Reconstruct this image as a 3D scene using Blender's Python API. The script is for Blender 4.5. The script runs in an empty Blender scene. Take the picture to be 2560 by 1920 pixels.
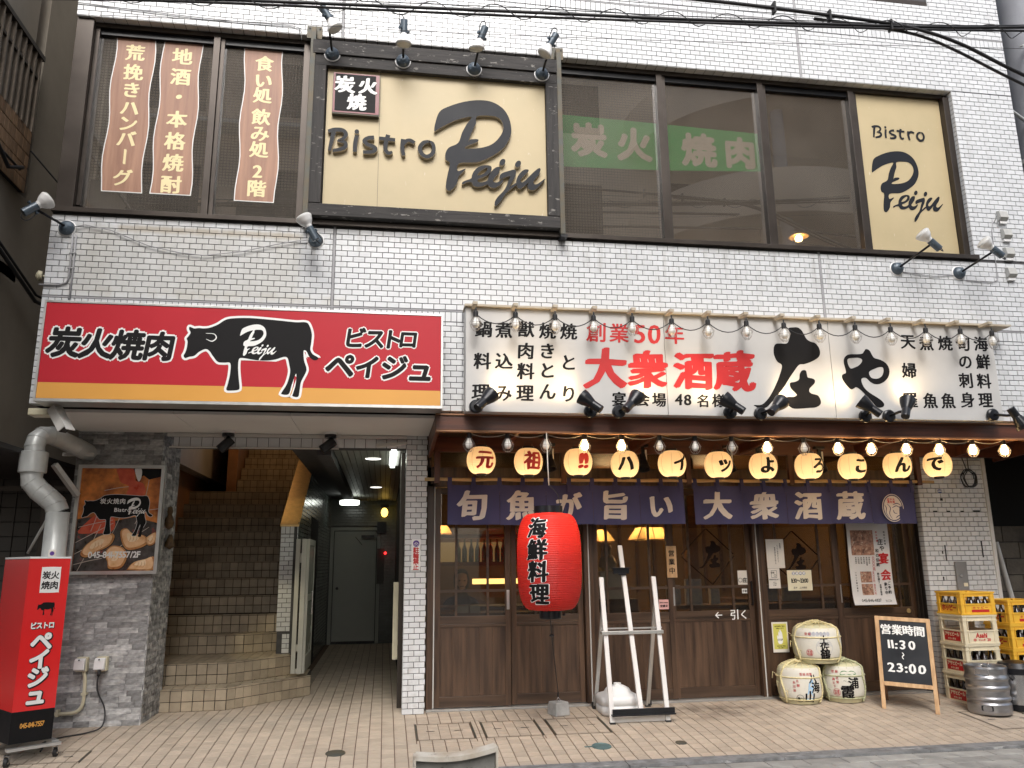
import bpy, bmesh, math, random
from mathutils import Vector, Matrix, noise, Euler
random.seed(7)
S = bpy.context.scene
COL = S.collection
R = math.radians

# ------------------------------------------------------------------ camera, sky, sun, exposure
cam_d = bpy.data.cameras.new('camera'); cam = bpy.data.objects.new('camera', cam_d); COL.objects.link(cam)
S.camera = cam
cam_d.sensor_width = 36.0; cam_d.lens = 28.2; cam_d.clip_start = .05; cam_d.clip_end = 400
yaw, pit, rol = R(8.996), R(12.61), R(-.619)
fwd = Vector((math.sin(yaw)*math.cos(pit), math.cos(yaw)*math.cos(pit), math.sin(pit)))
r0 = fwd.cross(Vector((0, 0, 1))).normalized(); u0 = r0.cross(fwd)
rr = r0*math.cos(rol)+u0*math.sin(rol); uu = -r0*math.sin(rol)+u0*math.cos(rol)
cam.matrix_world = Matrix(((rr.x, uu.x, -fwd.x, 0), (rr.y, uu.y, -fwd.y, -6.66), (rr.z, uu.z, -fwd.z, 1.32), (0, 0, 0, 1)))

W = bpy.data.worlds.new("World"); S.world = W; W.use_nodes = True
wn = W.node_tree; wn.nodes.clear()
sky = wn.nodes.new('ShaderNodeTexSky'); sky.sky_type = 'NISHITA'; sky.sun_disc = False
SUN_EL, SUN_AZ = R(43), R(187)
sky.sun_elevation = SUN_EL; sky.sun_rotation = SUN_AZ; sky.dust_density = 4.0; sky.air_density = 1.0; sky.ozone_density = 1.0
hs = wn.nodes.new('ShaderNodeHueSaturation'); hs.inputs['Saturation'].default_value = .62
bg = wn.nodes.new('ShaderNodeBackground'); bg.inputs['Strength'].default_value = .13
wo = wn.nodes.new('ShaderNodeOutputWorld')
wn.links.new(sky.outputs[0], hs.inputs['Color']); wn.links.new(hs.outputs[0], bg.inputs[0]); wn.links.new(bg.outputs[0], wo.inputs[0])
sl = bpy.data.lights.new('sun', 'SUN'); sl.energy = 2.0; sl.angle = R(38); sl.color = (1, .985, .97)
so = bpy.data.objects.new('sun', sl); COL.objects.link(so)
sd = Vector((math.sin(SUN_AZ)*math.cos(SUN_EL), math.cos(SUN_AZ)*math.cos(SUN_EL), math.sin(SUN_EL)))
so.rotation_euler = sd.to_track_quat('Z', 'Y').to_euler(); so.location = (0, -5, 12)
S.view_settings.view_transform = 'Standard'; S.view_settings.look = 'None'
S.view_settings.exposure = .9; S.view_settings.gamma = 1; S.view_settings.use_curve_mapping = False
S.cycles.max_bounces = 8; S.cycles.transparent_max_bounces = 12; S.cycles.sample_clamp_indirect = 4.0
S.cycles.caustics_reflective = False; S.cycles.caustics_refractive = False

# ------------------------------------------------------------------ ground profile (pavement falls to the street)
def gz(y):
    t = max(0, 1.1-y)
    if t > 1.47: return -(.04*1.47+.0276*1.47**2)-.02*(t-1.47)
    return -(.04*t+.0276*t*t)

# ------------------------------------------------------------------ mesh builder
class MB:
    def __init__(s): s.v = []; s.f = []; s.m = []; s.t = []; s.s = []
    def add(s, vs, fs, m=0, t=.5, sm=False):
        b = len(s.v); s.v.extend(tuple(v) for v in vs)
        for f in fs: s.f.append([i+b for i in f]); s.m.append(m); s.t.append(t); s.s.append(sm)
        return s
    def box(s, x0, x1, y0, y1, z0, z1, m=0, t=.5):
        return s.add([(x0,y0,z0),(x1,y0,z0),(x1,y1,z0),(x0,y1,z0),(x0,y0,z1),(x1,y0,z1),(x1,y1,z1),(x0,y1,z1)],
              [(0,3,2,1),(4,5,6,7),(0,1,5,4),(1,2,6,5),(2,3,7,6),(3,0,4,7)], m, t)
    def obox(s, c, ax, ay, az, m=0, t=.5):     # centre and three half-axis vectors
        c = Vector(c); ax = Vector(ax); ay = Vector(ay); az = Vector(az)
        return s.add([c-ax-ay-az, c+ax-ay-az, c+ax+ay-az, c-ax+ay-az, c-ax-ay+az, c+ax-ay+az, c+ax+ay+az, c-ax+ay+az],
              [(0,3,2,1),(4,5,6,7),(0,1,5,4),(1,2,6,5),(2,3,7,6),(3,0,4,7)], m, t)
    def bar(s, p0, p1, w, h, up=(0,0,1), m=0, t=.5):
        p0 = Vector(p0); p1 = Vector(p1); d = (p1-p0); L = d.length; d.normalize()
        x = d.cross(Vector(up))
        if x.length < 1e-4: x = d.cross(Vector((1,0,0)))
        x.normalize(); y = x.cross(d)
        return s.obox((p0+p1)/2, x*w/2, y*h/2, d*L/2, m, t)
    def tile(s, o, u, v, n, w, h, d, b=.0015, t=.5, m=0):   # o lower-left on the backing plane, n outward
        o = Vector(o); u = Vector(u); v = Vector(v); n = Vector(n)
        q = [o, o+u*w, o+u*w+v*h, o+v*h]
        p = [o+u*b+v*b+n*d, o+u*(w-b)+v*b+n*d, o+u*(w-b)+v*(h-b)+n*d, o+u*b+v*(h-b)+n*d]
        r = [x+n*(d-b) for x in q]
        return s.add(q+r+p, [(0,1,5,4),(1,2,6,5),(2,3,7,6),(3,0,4,7),(4,5,9,8),(5,6,10,9),(6,7,11,10),(7,4,8,11),(8,9,10,11)], m, t)
    def cyl(s, p0, p1, r0, r1=None, n=12, m=0, t=.5, caps=True, sm=True):
        if r1 is None: r1 = r0
        p0 = Vector(p0); p1 = Vector(p1); d = (p1-p0).normalized()
        x = d.orthogonal().normalized(); y = d.cross(x)
        a = [p0+(x*math.cos(2*math.pi*i/n)+y*math.sin(2*math.pi*i/n))*r0 for i in range(n)]
        b = [p1+(x*math.cos(2*math.pi*i/n)+y*math.sin(2*math.pi*i/n))*r1 for i in range(n)]
        s.add(a+b, [(i, (i+1)%n, n+(i+1)%n, n+i) for i in range(n)], m, t, sm)
        if caps:
            s.add(a, [tuple(reversed(range(n)))], m, t); s.add(b, [tuple(range(n))], m, t)
        return s
    def tube(s, pts, r, n=6, m=0, t=.5, caps=True):
        pts = [Vector(p) for p in pts]; rings = []
        d0 = (pts[1]-pts[0]).normalized(); x = d0.orthogonal().normalized()
        for i, p in enumerate(pts):
            d = (pts[min(i+1, len(pts)-1)]-pts[max(i-1, 0)]).normalized()
            x = (x-d*x.dot(d)).normalized(); y = d.cross(x)
            ri = r[i] if isinstance(r, (list, tuple)) else r
            rings += [p+(x*math.cos(2*math.pi*k/n)+y*math.sin(2*math.pi*k/n))*ri for k in range(n)]
        fs = [(i*n+k, i*n+(k+1)%n, (i+1)*n+(k+1)%n, (i+1)*n+k) for i in range(len(pts)-1) for k in range(n)]
        if caps: fs += [tuple(reversed(range(n))), tuple(range((len(pts)-1)*n, len(pts)*n))]
        return s.add(rings, fs, m, t, True)
    def lathe(s, prof, c=(0,0,0), n=24, m=0, t=.5, ax=(0,0,1), ms=None):
        ax = Vector(ax).normalized(); c = Vector(c)
        x = Vector((1,0,0)) if abs(ax.z) > .9 else ax.orthogonal().normalized(); y = ax.cross(x)
        vs = [c+(x*math.cos(2*math.pi*k/n)+y*math.sin(2*math.pi*k/n))*r+ax*z for r, z in prof for k in range(n)]
        for i in range(len(prof)-1):
            s.add([vs[i*n+k] for k in range(n)]+[vs[(i+1)*n+k] for k in range(n)],
                  [(k, (k+1)%n, n+(k+1)%n, n+k) for k in range(n)], m if ms is None else ms[i], t, True)
        return s
    def poly(s, pts, n, d, m=0, t=.5):         # prism: outline points (3D, planar) pushed d along n
        n = Vector(n); a = [Vector(p) for p in pts]; k = len(a)
        s.add(a+[p+n*d for p in a], [tuple(range(k)), tuple(reversed(range(k, 2*k)))]+[(i, i+k, (i+1)%k+k, (i+1)%k) for i in range(k)], m, t)
        return s
    def mesh(s, name, mats, off=(0,0,0), weld=False):
        me = bpy.data.meshes.new(name)
        ox, oy, oz = off
        me.from_pydata([(a-ox, b-oy, c-oz) for a, b, c in s.v], [], s.f)
        for q in (mats if isinstance(mats, (list, tuple)) else [mats]): me.materials.append(q)
        me.polygons.foreach_set('material_index', s.m); me.polygons.foreach_set('use_smooth', s.s)
        at = me.attributes.new('tint', 'FLOAT', 'FACE'); at.data.foreach_set('value', s.t)
        if weld:
            b = bmesh.new(); b.from_mesh(me); bmesh.ops.remove_doubles(b, verts=b.verts, dist=1e-5)
            bmesh.ops.recalc_face_normals(b, faces=b.faces); b.to_mesh(me); b.free()
        me.update(); return me
    def build(s, name, mats, parent=None, origin=(0,0,0), local=False, bevel=0, weld=False):
        off = (0,0,0) if local else (ORG[parent] if parent else origin)
        o = bpy.data.objects.new(name, s.mesh(name, mats, off, weld or bevel > 0)); COL.objects.link(o)
        if parent: o.parent = parent; ORG[o] = ORG[parent]
        else: o.location = origin; ORG[o] = Vector(origin)
        if bevel:
            b = o.modifiers.new('bevel', 'BEVEL'); b.width = bevel; b.segments = 2; b.limit_method = 'ANGLE'; b.harden_normals = False
        return o
ORG = {}
def tag(o, label=None, cat=None, group=None, kind=None):
    if label: o['label'] = label
    if cat: o['category'] = cat
    if group: o['group'] = group
    if kind: o['kind'] = kind
    return o
def thing(name, label, cat, loc=(0,0,0), group=None, rot=None):
    o = bpy.data.objects.new(name, None); COL.objects.link(o); o.location = loc; o.empty_display_size = .1
    if rot is not None: o.rotation_euler = rot
    ORG[o] = Vector(loc); return tag(o, label, cat, group)
def link(me, name, parent, loc=(0,0,0), rot=None):
    o = bpy.data.objects.new(name, me); COL.objects.link(o)
    if parent: o.parent = parent
    o.location = loc
    if rot is not None: o.rotation_euler = rot
    return o
def copy_tree(o, parent=None):
    c = o.copy(); COL.objects.link(c); c.parent = parent
    for ch in [k for k in KIDS.get(o, [])]: copy_tree(ch, c)
    return c
KIDS = {}
def freeze(o):                                  # remember children once, before copying
    KIDS[o] = [k for k in bpy.data.objects if k.parent == o]
    for k in KIDS[o]: freeze(k)
    return o
def light(name, kind, loc, energy, color=(1,.75,.42), size=.03, parent=None, target=None, angle=None, blend=.3):
    l = bpy.data.lights.new(name, kind); l.energy = energy; l.color = color
    if kind == 'AREA': l.size = size
    else: l.shadow_soft_size = size
    if angle: l.spot_size = R(angle); l.spot_blend = blend
    o = bpy.data.objects.new(name, l); COL.objects.link(o); o.location = loc
    if target is not None: o.rotation_euler = (Vector(loc)-Vector(target)).to_track_quat('Z', 'Y').to_euler()
    if parent:
        o.parent = parent; o.location = Vector(loc)-ORG[parent]
    return o
def catmull(pts, closed=True, k=4):
    n = len(pts); out = []
    for i in range(n if closed else n-1):
        p = [Vector(pts[(i+j-1) % n] if closed else pts[min(max(i+j-1, 0), n-1)]) for j in range(4)]
        for q in range(k):
            t = q/k
            out.append(.5*((2*p[1])+(p[2]-p[0])*t+(2*p[0]-5*p[1]+4*p[2]-p[3])*t*t+(3*p[1]-p[0]-3*p[2]+p[3])*t**3))
    if not closed: out.append(Vector(pts[-1]))
    return out

# ------------------------------------------------------------------ materials
def nd(nt, t, **k):
    n = nt.nodes.new(t)
    for a, b in k.items(): setattr(n, a, b)
    return n
def pm(name, base, rough=.5, metal=0, var=.15, scale=4, stretch=(1,1,1), bump=0, bscale=60, spec=.5, tint=0, alt=None, coat=0, rvar=.1, trans=0):
    M = bpy.data.materials.new(name); M.use_nodes = True; nt = M.node_tree; L = nt.links
    p = nt.nodes['Principled BSDF']
    p.inputs['Metallic'].default_value = metal; p.inputs['Specular IOR Level'].default_value = spec
    p.inputs['Coat Weight'].default_value = coat; p.inputs['Coat Roughness'].default_value = .08
    tc = nd(nt, 'ShaderNodeTexCoord'); mp = nd(nt, 'ShaderNodeMapping'); mp.inputs['Scale'].default_value = stretch
    L.new(tc.outputs['Object'], mp.inputs[0])
    nz = nd(nt, 'ShaderNodeTexNoise'); nz.inputs['Scale'].default_value = scale; nz.inputs['Detail'].default_value = 6; nz.inputs['Roughness'].default_value = .6
    L.new(mp.outputs[0], nz.inputs['Vector'])
    cr = nd(nt, 'ShaderNodeValToRGB'); b = Vector(base[:3])
    a = Vector(alt[:3]) if alt else b*(1-var)
    c = b if alt else b*(1+var)
    cr.color_ramp.elements[0].position = .32; cr.color_ramp.elements[0].color = (*a, 1)
    cr.color_ramp.elements[1].position = .68; cr.color_ramp.elements[1].color = (*[min(x, .95) for x in c], 1)
    L.new(nz.outputs[0], cr.inputs[0]); colr = cr.outputs[0]
    if tint:
        at = nd(nt, 'ShaderNodeAttribute', attribute_name='tint')
        mr = nd(nt, 'ShaderNodeMapRange'); mr.inputs['To Min'].default_value = 1-tint; mr.inputs['To Max'].default_value = 1+tint
        L.new(at.outputs['Fac'], mr.inputs[0])
        mu = nd(nt, 'ShaderNodeMix', data_type='RGBA', blend_type='MULTIPLY'); mu.inputs[0].default_value = 1
        L.new(colr, mu.inputs[6]); L.new(mr.outputs[0], mu.inputs[7]); colr = mu.outputs[2]
    L.new(colr, p.inputs['Base Color'])
    rm = nd(nt, 'ShaderNodeMapRange'); rm.inputs['To Min'].default_value = max(rough-rvar, .02); rm.inputs['To Max'].default_value = min(rough+rvar, 1)
    L.new(nz.outputs[0], rm.inputs[0]); L.new(rm.outputs[0], p.inputs['Roughness'])
    if bump:
        n2 = nd(nt, 'ShaderNodeTexNoise'); n2.inputs['Scale'].default_value = bscale; n2.inputs['Detail'].default_value = 5
        L.new(mp.outputs[0], n2.inputs['Vector'])
        bp = nd(nt, 'ShaderNodeBump'); bp.inputs['Strength'].default_value = bump; bp.inputs['Distance'].default_value = .003
        L.new(n2.outputs[0], bp.inputs['Height']); L.new(bp.outputs[0], p.inputs['Normal'])
    M['col'] = 0; M.node_tree.nodes['Principled BSDF'].label = 'P'
    MATX[M.name] = (nt, p, colr, mp, tc)
    return M
MATX = {}
def overlay(M, col, build, fac=1.0):            # lay a second colour over, mask from build(nt, L, tc) -> socket
    nt, p, colr, mp, tc = MATX[M.name]; L = nt.links
    msk = build(nt, L, tc)
    mx = nd(nt, 'ShaderNodeMix', data_type='RGBA'); mx.inputs[7].default_value = (*col, 1)
    mm = nd(nt, 'ShaderNodeMath', operation='MULTIPLY'); mm.inputs[1].default_value = fac; L.new(msk, mm.inputs[0])
    L.new(mm.outputs[0], mx.inputs[0]); L.new(colr, mx.inputs[6]); L.new(mx.outputs[2], p.inputs['Base Color'])
    MATX[M.name] = (nt, p, mx.outputs[2], mp, tc); return M
def noise_mask(scale, lo, hi, stretch=(1,1,1)):
    def f(nt, L, tc):
        mp = nd(nt, 'ShaderNodeMapping'); mp.inputs['Scale'].default_value = stretch; L.new(tc.outputs['Object'], mp.inputs[0])
        n = nd(nt, 'ShaderNodeTexNoise'); n.inputs['Scale'].default_value = scale; n.inputs['Detail'].default_value = 7; n.inputs['Roughness'].default_value = .65
        L.new(mp.outputs[0], n.inputs['Vector'])
        r = nd(nt, 'ShaderNodeMapRange'); r.inputs['From Min'].default_value = lo; r.inputs['From Max'].default_value = hi
        L.new(n.outputs[0], r.inputs[0]); return r.outputs[0]
    return f
def box_mask(x0, x1, z0, z1, soft=.04, nlo=.3, nhi=.75, scale=3, stretch=(1,1,.5)):   # soft-edged patch in x,z with noise
    def f(nt, L, tc):
        sp = nd(nt, 'ShaderNodeSeparateXYZ'); L.new(tc.outputs['Object'], sp.inputs[0])
        out = None
        for s_, a, sg in ((0, x0, 1), (0, x1, -1), (2, z0, 1), (2, z1, -1)):
            r = nd(nt, 'ShaderNodeMapRange'); r.inputs['From Min'].default_value = a-soft*sg*.5; r.inputs['From Max'].default_value = a+soft*sg
            L.new(sp.outputs[s_], r.inputs[0])
            if out is None: out = r.outputs[0]
            else:
                m = nd(nt, 'ShaderNodeMath', operation='MULTIPLY'); L.new(out, m.inputs[0]); L.new(r.outputs[0], m.inputs[1]); out = m.outputs[0]
        n = noise_mask(scale, nlo, nhi, stretch)(nt, L, tc)
        m = nd(nt, 'ShaderNodeMath', operation='MULTIPLY'); L.new(out, m.inputs[0]); L.new(n, m.inputs[1]); return m.outputs[0]
    return f
def emit(name, col, st):
    M = bpy.data.materials.new(name); M.use_nodes = True; nt = M.node_tree; nt.nodes.clear()
    e = nd(nt, 'ShaderNodeEmission'); e.inputs[0].default_value = (*col, 1); e.inputs[1].default_value = st
    o = nd(nt, 'ShaderNodeOutputMaterial'); nt.links.new(e.outputs[0], o.inputs[0]); return M
def paper(name, col, tr=.75, var=.06):          # translucent lantern paper
    M = bpy.data.materials.new(name); M.use_nodes = True; nt = M.node_tree; nt.nodes.clear(); L = nt.links
    tc = nd(nt, 'ShaderNodeTexCoord'); nz = nd(nt, 'ShaderNodeTexNoise'); nz.inputs['Scale'].default_value = 9; nz.inputs['Detail'].default_value = 5
    L.new(tc.outputs['Object'], nz.inputs['Vector'])
    cr = nd(nt, 'ShaderNodeValToRGB'); cr.color_ramp.elements[0].color = (*[c*(1-var) for c in col], 1); cr.color_ramp.elements[1].color = (*[min(1, c*(1+var)) for c in col], 1)
    L.new(nz.outputs[0], cr.inputs[0])
    t = nd(nt, 'ShaderNodeBsdfTranslucent'); d = nd(nt, 'ShaderNodeBsdfPrincipled'); d.inputs['Roughness'].default_value = .5
    L.new(cr.outputs[0], t.inputs[0]); L.new(cr.outputs[0], d.inputs['Base Color'])
    m = nd(nt, 'ShaderNodeMixShader'); m.inputs[0].default_value = tr; L.new(d.outputs[0], m.inputs[1]); L.new(t.outputs[0], m.inputs[2])
    o = nd(nt, 'ShaderNodeOutputMaterial'); L.new(m.outputs[0], o.inputs[0]); return M
def glass(name, tintc=(1,1,1), ior=1.5, rough=.0, wire=False, haze=0):
    M = bpy.data.materials.new(name); M.use_nodes = True; nt = M.node_tree; nt.nodes.clear(); L = nt.links
    t = nd(nt, 'ShaderNodeBsdfTransparent'); t.inputs[0].default_value = (*tintc, 1)
    g = nd(nt, 'ShaderNodeBsdfGlossy'); g.inputs['Roughness'].default_value = rough; g.inputs[0].default_value = (.95, .95, .95, 1)
    fr = nd(nt, 'ShaderNodeFresnel'); fr.inputs[0].default_value = ior
    ge = nd(nt, 'ShaderNodeNewGeometry'); iv = nd(nt, 'ShaderNodeMath', operation='SUBTRACT'); iv.inputs[0].default_value = 1; L.new(ge.outputs['Backfacing'], iv.inputs[1])
    ff = nd(nt, 'ShaderNodeMath', operation='MULTIPLY'); L.new(fr.outputs[0], ff.inputs[0]); L.new(iv.outputs[0], ff.inputs[1])   # only the outer skin of a pane mirrors
    m = nd(nt, 'ShaderNodeMixShader'); L.new(ff.outputs[0], m.inputs[0]); L.new(t.outputs[0], m.inputs[1]); L.new(g.outputs[0], m.inputs[2])
    out = m.outputs[0]
    if haze:                                     # pale diffuse haze mixed in to brighten the panes
        tc = nd(nt, 'ShaderNodeTexCoord'); nz = nd(nt, 'ShaderNodeTexNoise'); nz.inputs['Scale'].default_value = 1.6; nz.inputs['Detail'].default_value = 6; L.new(tc.outputs['Object'], nz.inputs['Vector'])
        dr = nd(nt, 'ShaderNodeMapRange'); dr.inputs['From Min'].default_value = .3; dr.inputs['From Max'].default_value = .7; dr.inputs['To Min'].default_value = haze*.6; dr.inputs['To Max'].default_value = haze*1.4; L.new(nz.outputs[0], dr.inputs[0])
        df = nd(nt, 'ShaderNodeBsdfDiffuse'); df.inputs[0].default_value = (.42,.37,.31,1); m3 = nd(nt, 'ShaderNodeMixShader'); L.new(dr.outputs[0], m3.inputs[0]); L.new(out, m3.inputs[1]); L.new(df.outputs[0], m3.inputs[2]); out = m3.outputs[0]
    if wire:                                     # diagonal wires cast in the glass
        tc = nd(nt, 'ShaderNodeTexCoord'); mx = None
        for a in (45, -45):
            mp = nd(nt, 'ShaderNodeMapping'); mp.inputs['Rotation'].default_value = (0, R(a), 0); L.new(tc.outputs['Object'], mp.inputs[0])
            w = nd(nt, 'ShaderNodeTexWave', bands_direction='X'); w.inputs['Scale'].default_value = 20; L.new(mp.outputs[0], w.inputs[0])
            if mx is None: mx = w.outputs['Fac']
            else:
                q = nd(nt, 'ShaderNodeMath', operation='MAXIMUM'); L.new(mx, q.inputs[0]); L.new(w.outputs['Fac'], q.inputs[1]); mx = q.outputs[0]
        gt = nd(nt, 'ShaderNodeMapRange'); gt.inputs['From Min'].default_value = .965; gt.inputs['From Max'].default_value = 1.0; gt.inputs['To Max'].default_value = .22
        L.new(mx, gt.inputs[0]); d = nd(nt, 'ShaderNodeBsdfPrincipled'); d.inputs['Base Color'].default_value = (.25,.24,.22,1); d.inputs['Roughness'].default_value = .4
        m2 = nd(nt, 'ShaderNodeMixShader'); L.new(gt.outputs[0], m2.inputs[0]); L.new(out, m2.inputs[1]); L.new(d.outputs[0], m2.inputs[2]); out = m2.outputs[0]
    o = nd(nt, 'ShaderNodeOutputMaterial'); L.new(out, o.inputs[0]); return M
def wood(name, c1, c2, scale=6, rough=.45, axis='Z', bump=.25, knots=False):
    st = {'Z': (9, 9, .7), 'X': (.7, 9, 9), 'Y': (9, .7, 9)}[axis]
    M = pm(name, c2, rough, alt=c1, scale=scale, stretch=st, bump=bump, bscale=14, tint=.18)
    return overlay(M, tuple(x*.45 for x in c1), noise_mask(scale*4, .55, .8, st), .7)

m_grout = pm('tile_grout', (.065,.065,.068), .85, var=.25, scale=12, bump=.4)
m_tile = pm('glazed_white_tile', (.66,.675,.69), .22, var=.03, scale=2.2, tint=.10, rvar=.06)
overlay(m_tile, (.40,.385,.35), noise_mask(5, .56, .80, (1.6,1,.12)), .35)
overlay(m_tile, (.50,.49,.45), noise_mask(1.1, .55, .95, (1,1,.35)), .35)
overlay(m_tile, (.36,.35,.32), box_mask(-2.77,5.75,3.80,4.22,.10,.50,.72,13,(1,1,.06)), .5)
overlay(m_tile, (.36,.35,.32), box_mask(-2.77,6.4,2.55,2.75,.06,.46,.72,9,(1,1,.15)), .45)
overlay(m_tile, (.33,.32,.29), box_mask(.15,.45,-.05,.55,.08,.4,.7,14,(1,1,1)), .45)
overlay(m_tile, (.44,.415,.35), box_mask(-2.62,-.76,3.48,4.10,.05,.15,.75,2.2,(1,1,.3)), .55)
overlay(m_tile, (.42,.37,.29), box_mask(-2.25,-.75,4.05,4.115,.02,.2,.5,9), .75)
overlay(m_tile, (.5,.46,.38), box_mask(-2.4,.4,3.46,3.56,.03,.4,.7,5), .6)
m_alu_joint = pm('grey_sealant', (.33,.33,.34), .7, var=.1)
m_wtrim = pm('white_trim', (.62,.61,.58), .5, var=.08, scale=3)
m_soffit = pm('white_soffit_board', (.74,.73,.70), .7, var=.05, scale=1.5)
m_bronze = pm('bronze_anodised_aluminium', (.055,.045,.038), .38, .55, var=.18, scale=3)
m_blackrub = pm('black_rubber', (.012,.012,.013), .6, var=.2)
m_blackpaint = pm('satin_black_paint', (.011,.012,.015), .32, .2, var=.2, scale=8)
m_blueblack = pm('blue_grey_enamel', (.075,.10,.125), .35, .2, var=.2, scale=8)
m_chrome = pm('bright_steel', (.62,.62,.62), .22, 1, var=.08, scale=6)
m_alu = pm('brushed_aluminium', (.62,.62,.60), .36, .8, var=.08, scale=8)
m_whiteplas = pm('white_plastic', (.78,.78,.77), .35, var=.04)
m_cable = pm('black_cable', (.018,.018,.02), .5, var=.2)
m_rope_w = pm('white_cord', (.6,.57,.5), .8, var=.1)
m_beigepipe = pm('cream_conduit', (.62,.58,.42), .45, var=.08, scale=10)
m_red = pm('red_sign_film', (.46,.018,.030), .42, var=.05, scale=1.5, rvar=.05, spec=.3)
m_yel = pm('amber_sign_film', (.68,.33,.065), .38, var=.04, scale=1.5)
m_ink = pm('black_ink', (.007,.0065,.007), .6, var=.2, spec=.2)
m_inkw = pm('white_ink', (.82,.82,.80), .5, var=.03)
m_inkr = pm('red_ink', (.50,.018,.018), .5, var=.08)
m_ptext = pm('raised_navy_letters', (.006,.0075,.012), .55, var=.15, spec=.3)
m_cream = pm('cream_enamel', (.53,.43,.255), .5, var=.05, scale=1.2, alt=(.45,.37,.215))
overlay(m_cream, (.68,.62,.48), noise_mask(26, .66, .72, (1,1,.35)), .55)
overlay(m_cream, (.5,.38,.2), noise_mask(2.5, .58, .9, (3,1,.25)), .3)
m_oldwood = wood('weathered_dark_wood', (.010,.009,.009), (.052,.047,.044), 3, .75, 'X', .9)
m_oldwoodv = wood('weathered_dark_wood_upright', (.010,.009,.009), (.052,.047,.044), 3, .75, 'Z', .9)
for q in (m_oldwood, m_oldwoodv): overlay(q, (.36,.34,.31), noise_mask(30, .60, .66, (.4,1,1)), .55)
m_steelold = pm('old_painted_steel', (.075,.085,.08), .6, .2, alt=(.10,.075,.04), scale=7, bump=.3)
m_door = wood('dark_walnut_door', (.030,.016,.010), (.115,.064,.036), 2.3, .42, 'Z', .2)
m_doorh = wood('dark_walnut_rail', (.032,.018,.011), (.095,.054,.031), 2.3, .42, 'X', .2)
m_canopy = wood('red_brown_timber', (.05,.014,.007), (.13,.04,.018), 2.5, .45, 'X', .3)
m_canopyv = wood('red_brown_timber_upright', (.05,.014,.007), (.13,.04,.018), 2.5, .45, 'Z', .3)
m_canedge = wood('orange_brown_edging', (.20,.085,.035), (.34,.17,.08), 3, .5, 'X', .3)
m_bamboo = pm('bamboo', (.56,.38,.17), .4, var=.2, scale=6, stretch=(.6,4,4))
m_noren = pm('navy_cotton', (.052,.052,.135), .85, var=.12, scale=2.5, bump=.5, bscale=400)
m_norenink = pm('cream_print', (.70,.64,.58), .85, var=.05)
m_stone = pm('grey_split_stone', (.52,.52,.51), .75, alt=(.11,.112,.12), scale=14, stretch=(.7,1,1.6), bump=1.0, bscale=45, tint=.42)
m_stonejoint = pm('dark_mortar', (.035,.035,.036), .9, var=.2)
m_step = pm('brown_step_tile', (.42,.35,.255), .45, var=.12, scale=9, tint=.14, bump=.25, bscale=150)
m_stepjoint = pm('dark_step_grout', (.03,.022,.018), .9, var=.2)
m_pave = pm('beige_paving_tile', (.475,.395,.31), .6, var=.10, scale=7, tint=.10, bump=.35, bscale=160)
overlay(m_pave, (.36,.285,.215), noise_mask(2.2, .5, .8), .55)
def ground_stain(cx, cy, rx, ry, sc=5):         # worn or wet patch on the paving, in x,y
    def f(nt, L, tc):
        mp = nd(nt, 'ShaderNodeMapping'); mp.inputs['Location'].default_value = (-cx/rx, -cy/ry, 0); mp.inputs['Scale'].default_value = (1/rx, 1/ry, 0); L.new(tc.outputs['Object'], mp.inputs[0])
        ln = nd(nt, 'ShaderNodeVectorMath', operation='LENGTH'); L.new(mp.outputs[0], ln.inputs[0])
        r = nd(nt, 'ShaderNodeMapRange'); r.inputs['From Min'].default_value = 1.05; r.inputs['From Max'].default_value = .35; L.new(ln.outputs['Value'], r.inputs[0])
        n = noise_mask(sc, .36, .62)(nt, L, tc); m = nd(nt, 'ShaderNodeMath', operation='MULTIPLY'); L.new(r.outputs[0], m.inputs[0]); L.new(n, m.inputs[1]); return m.outputs[0]
    return f
overlay(m_pave, (.13,.10,.075), ground_stain(3.05, .80, .75, .42), .8)
overlay(m_pave, (.24,.215,.18), ground_stain(-1.2, 1.15, 1.6, .5, 3), .5)
overlay(m_pave, (.22,.18,.14), ground_stain(5.4, .5, 1.1, .8, 3), .6)
overlay(m_pave, (.16,.13,.10), noise_mask(38, .70, .74), .7)
m_pavejoint = pm('paving_grout', (.17,.11,.08), .9, var=.2, scale=10)
m_conc = pm('concrete', (.36,.36,.35), .85, var=.22, scale=9, bump=.6, bscale=50)
m_street = pm('grey_street_block', (.30,.295,.275), .8, var=.28, scale=5, tint=.12, bump=.6, bscale=70)
m_streetj = pm('street_joint_sand', (.05,.045,.04), .95, var=.2)
m_glass = glass('clear_glass', (.62,.60,.56), 1.6, wire=True)
m_glassup = glass('dark_window_glass', (.82,.79,.75), 3.0, wire=True, haze=.08)
m_brass = pm('brushed_brass', (.62,.44,.20), .34, .55, var=.12, scale=20, stretch=(1,1,.2))
m_olive = pm('olive_brown_render', (.30,.265,.215), .9, var=.12, scale=1.5, bump=.4, bscale=120)
m_dark = pm('dark_interior', (.02,.018,.016), .9, var=.2)

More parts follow.
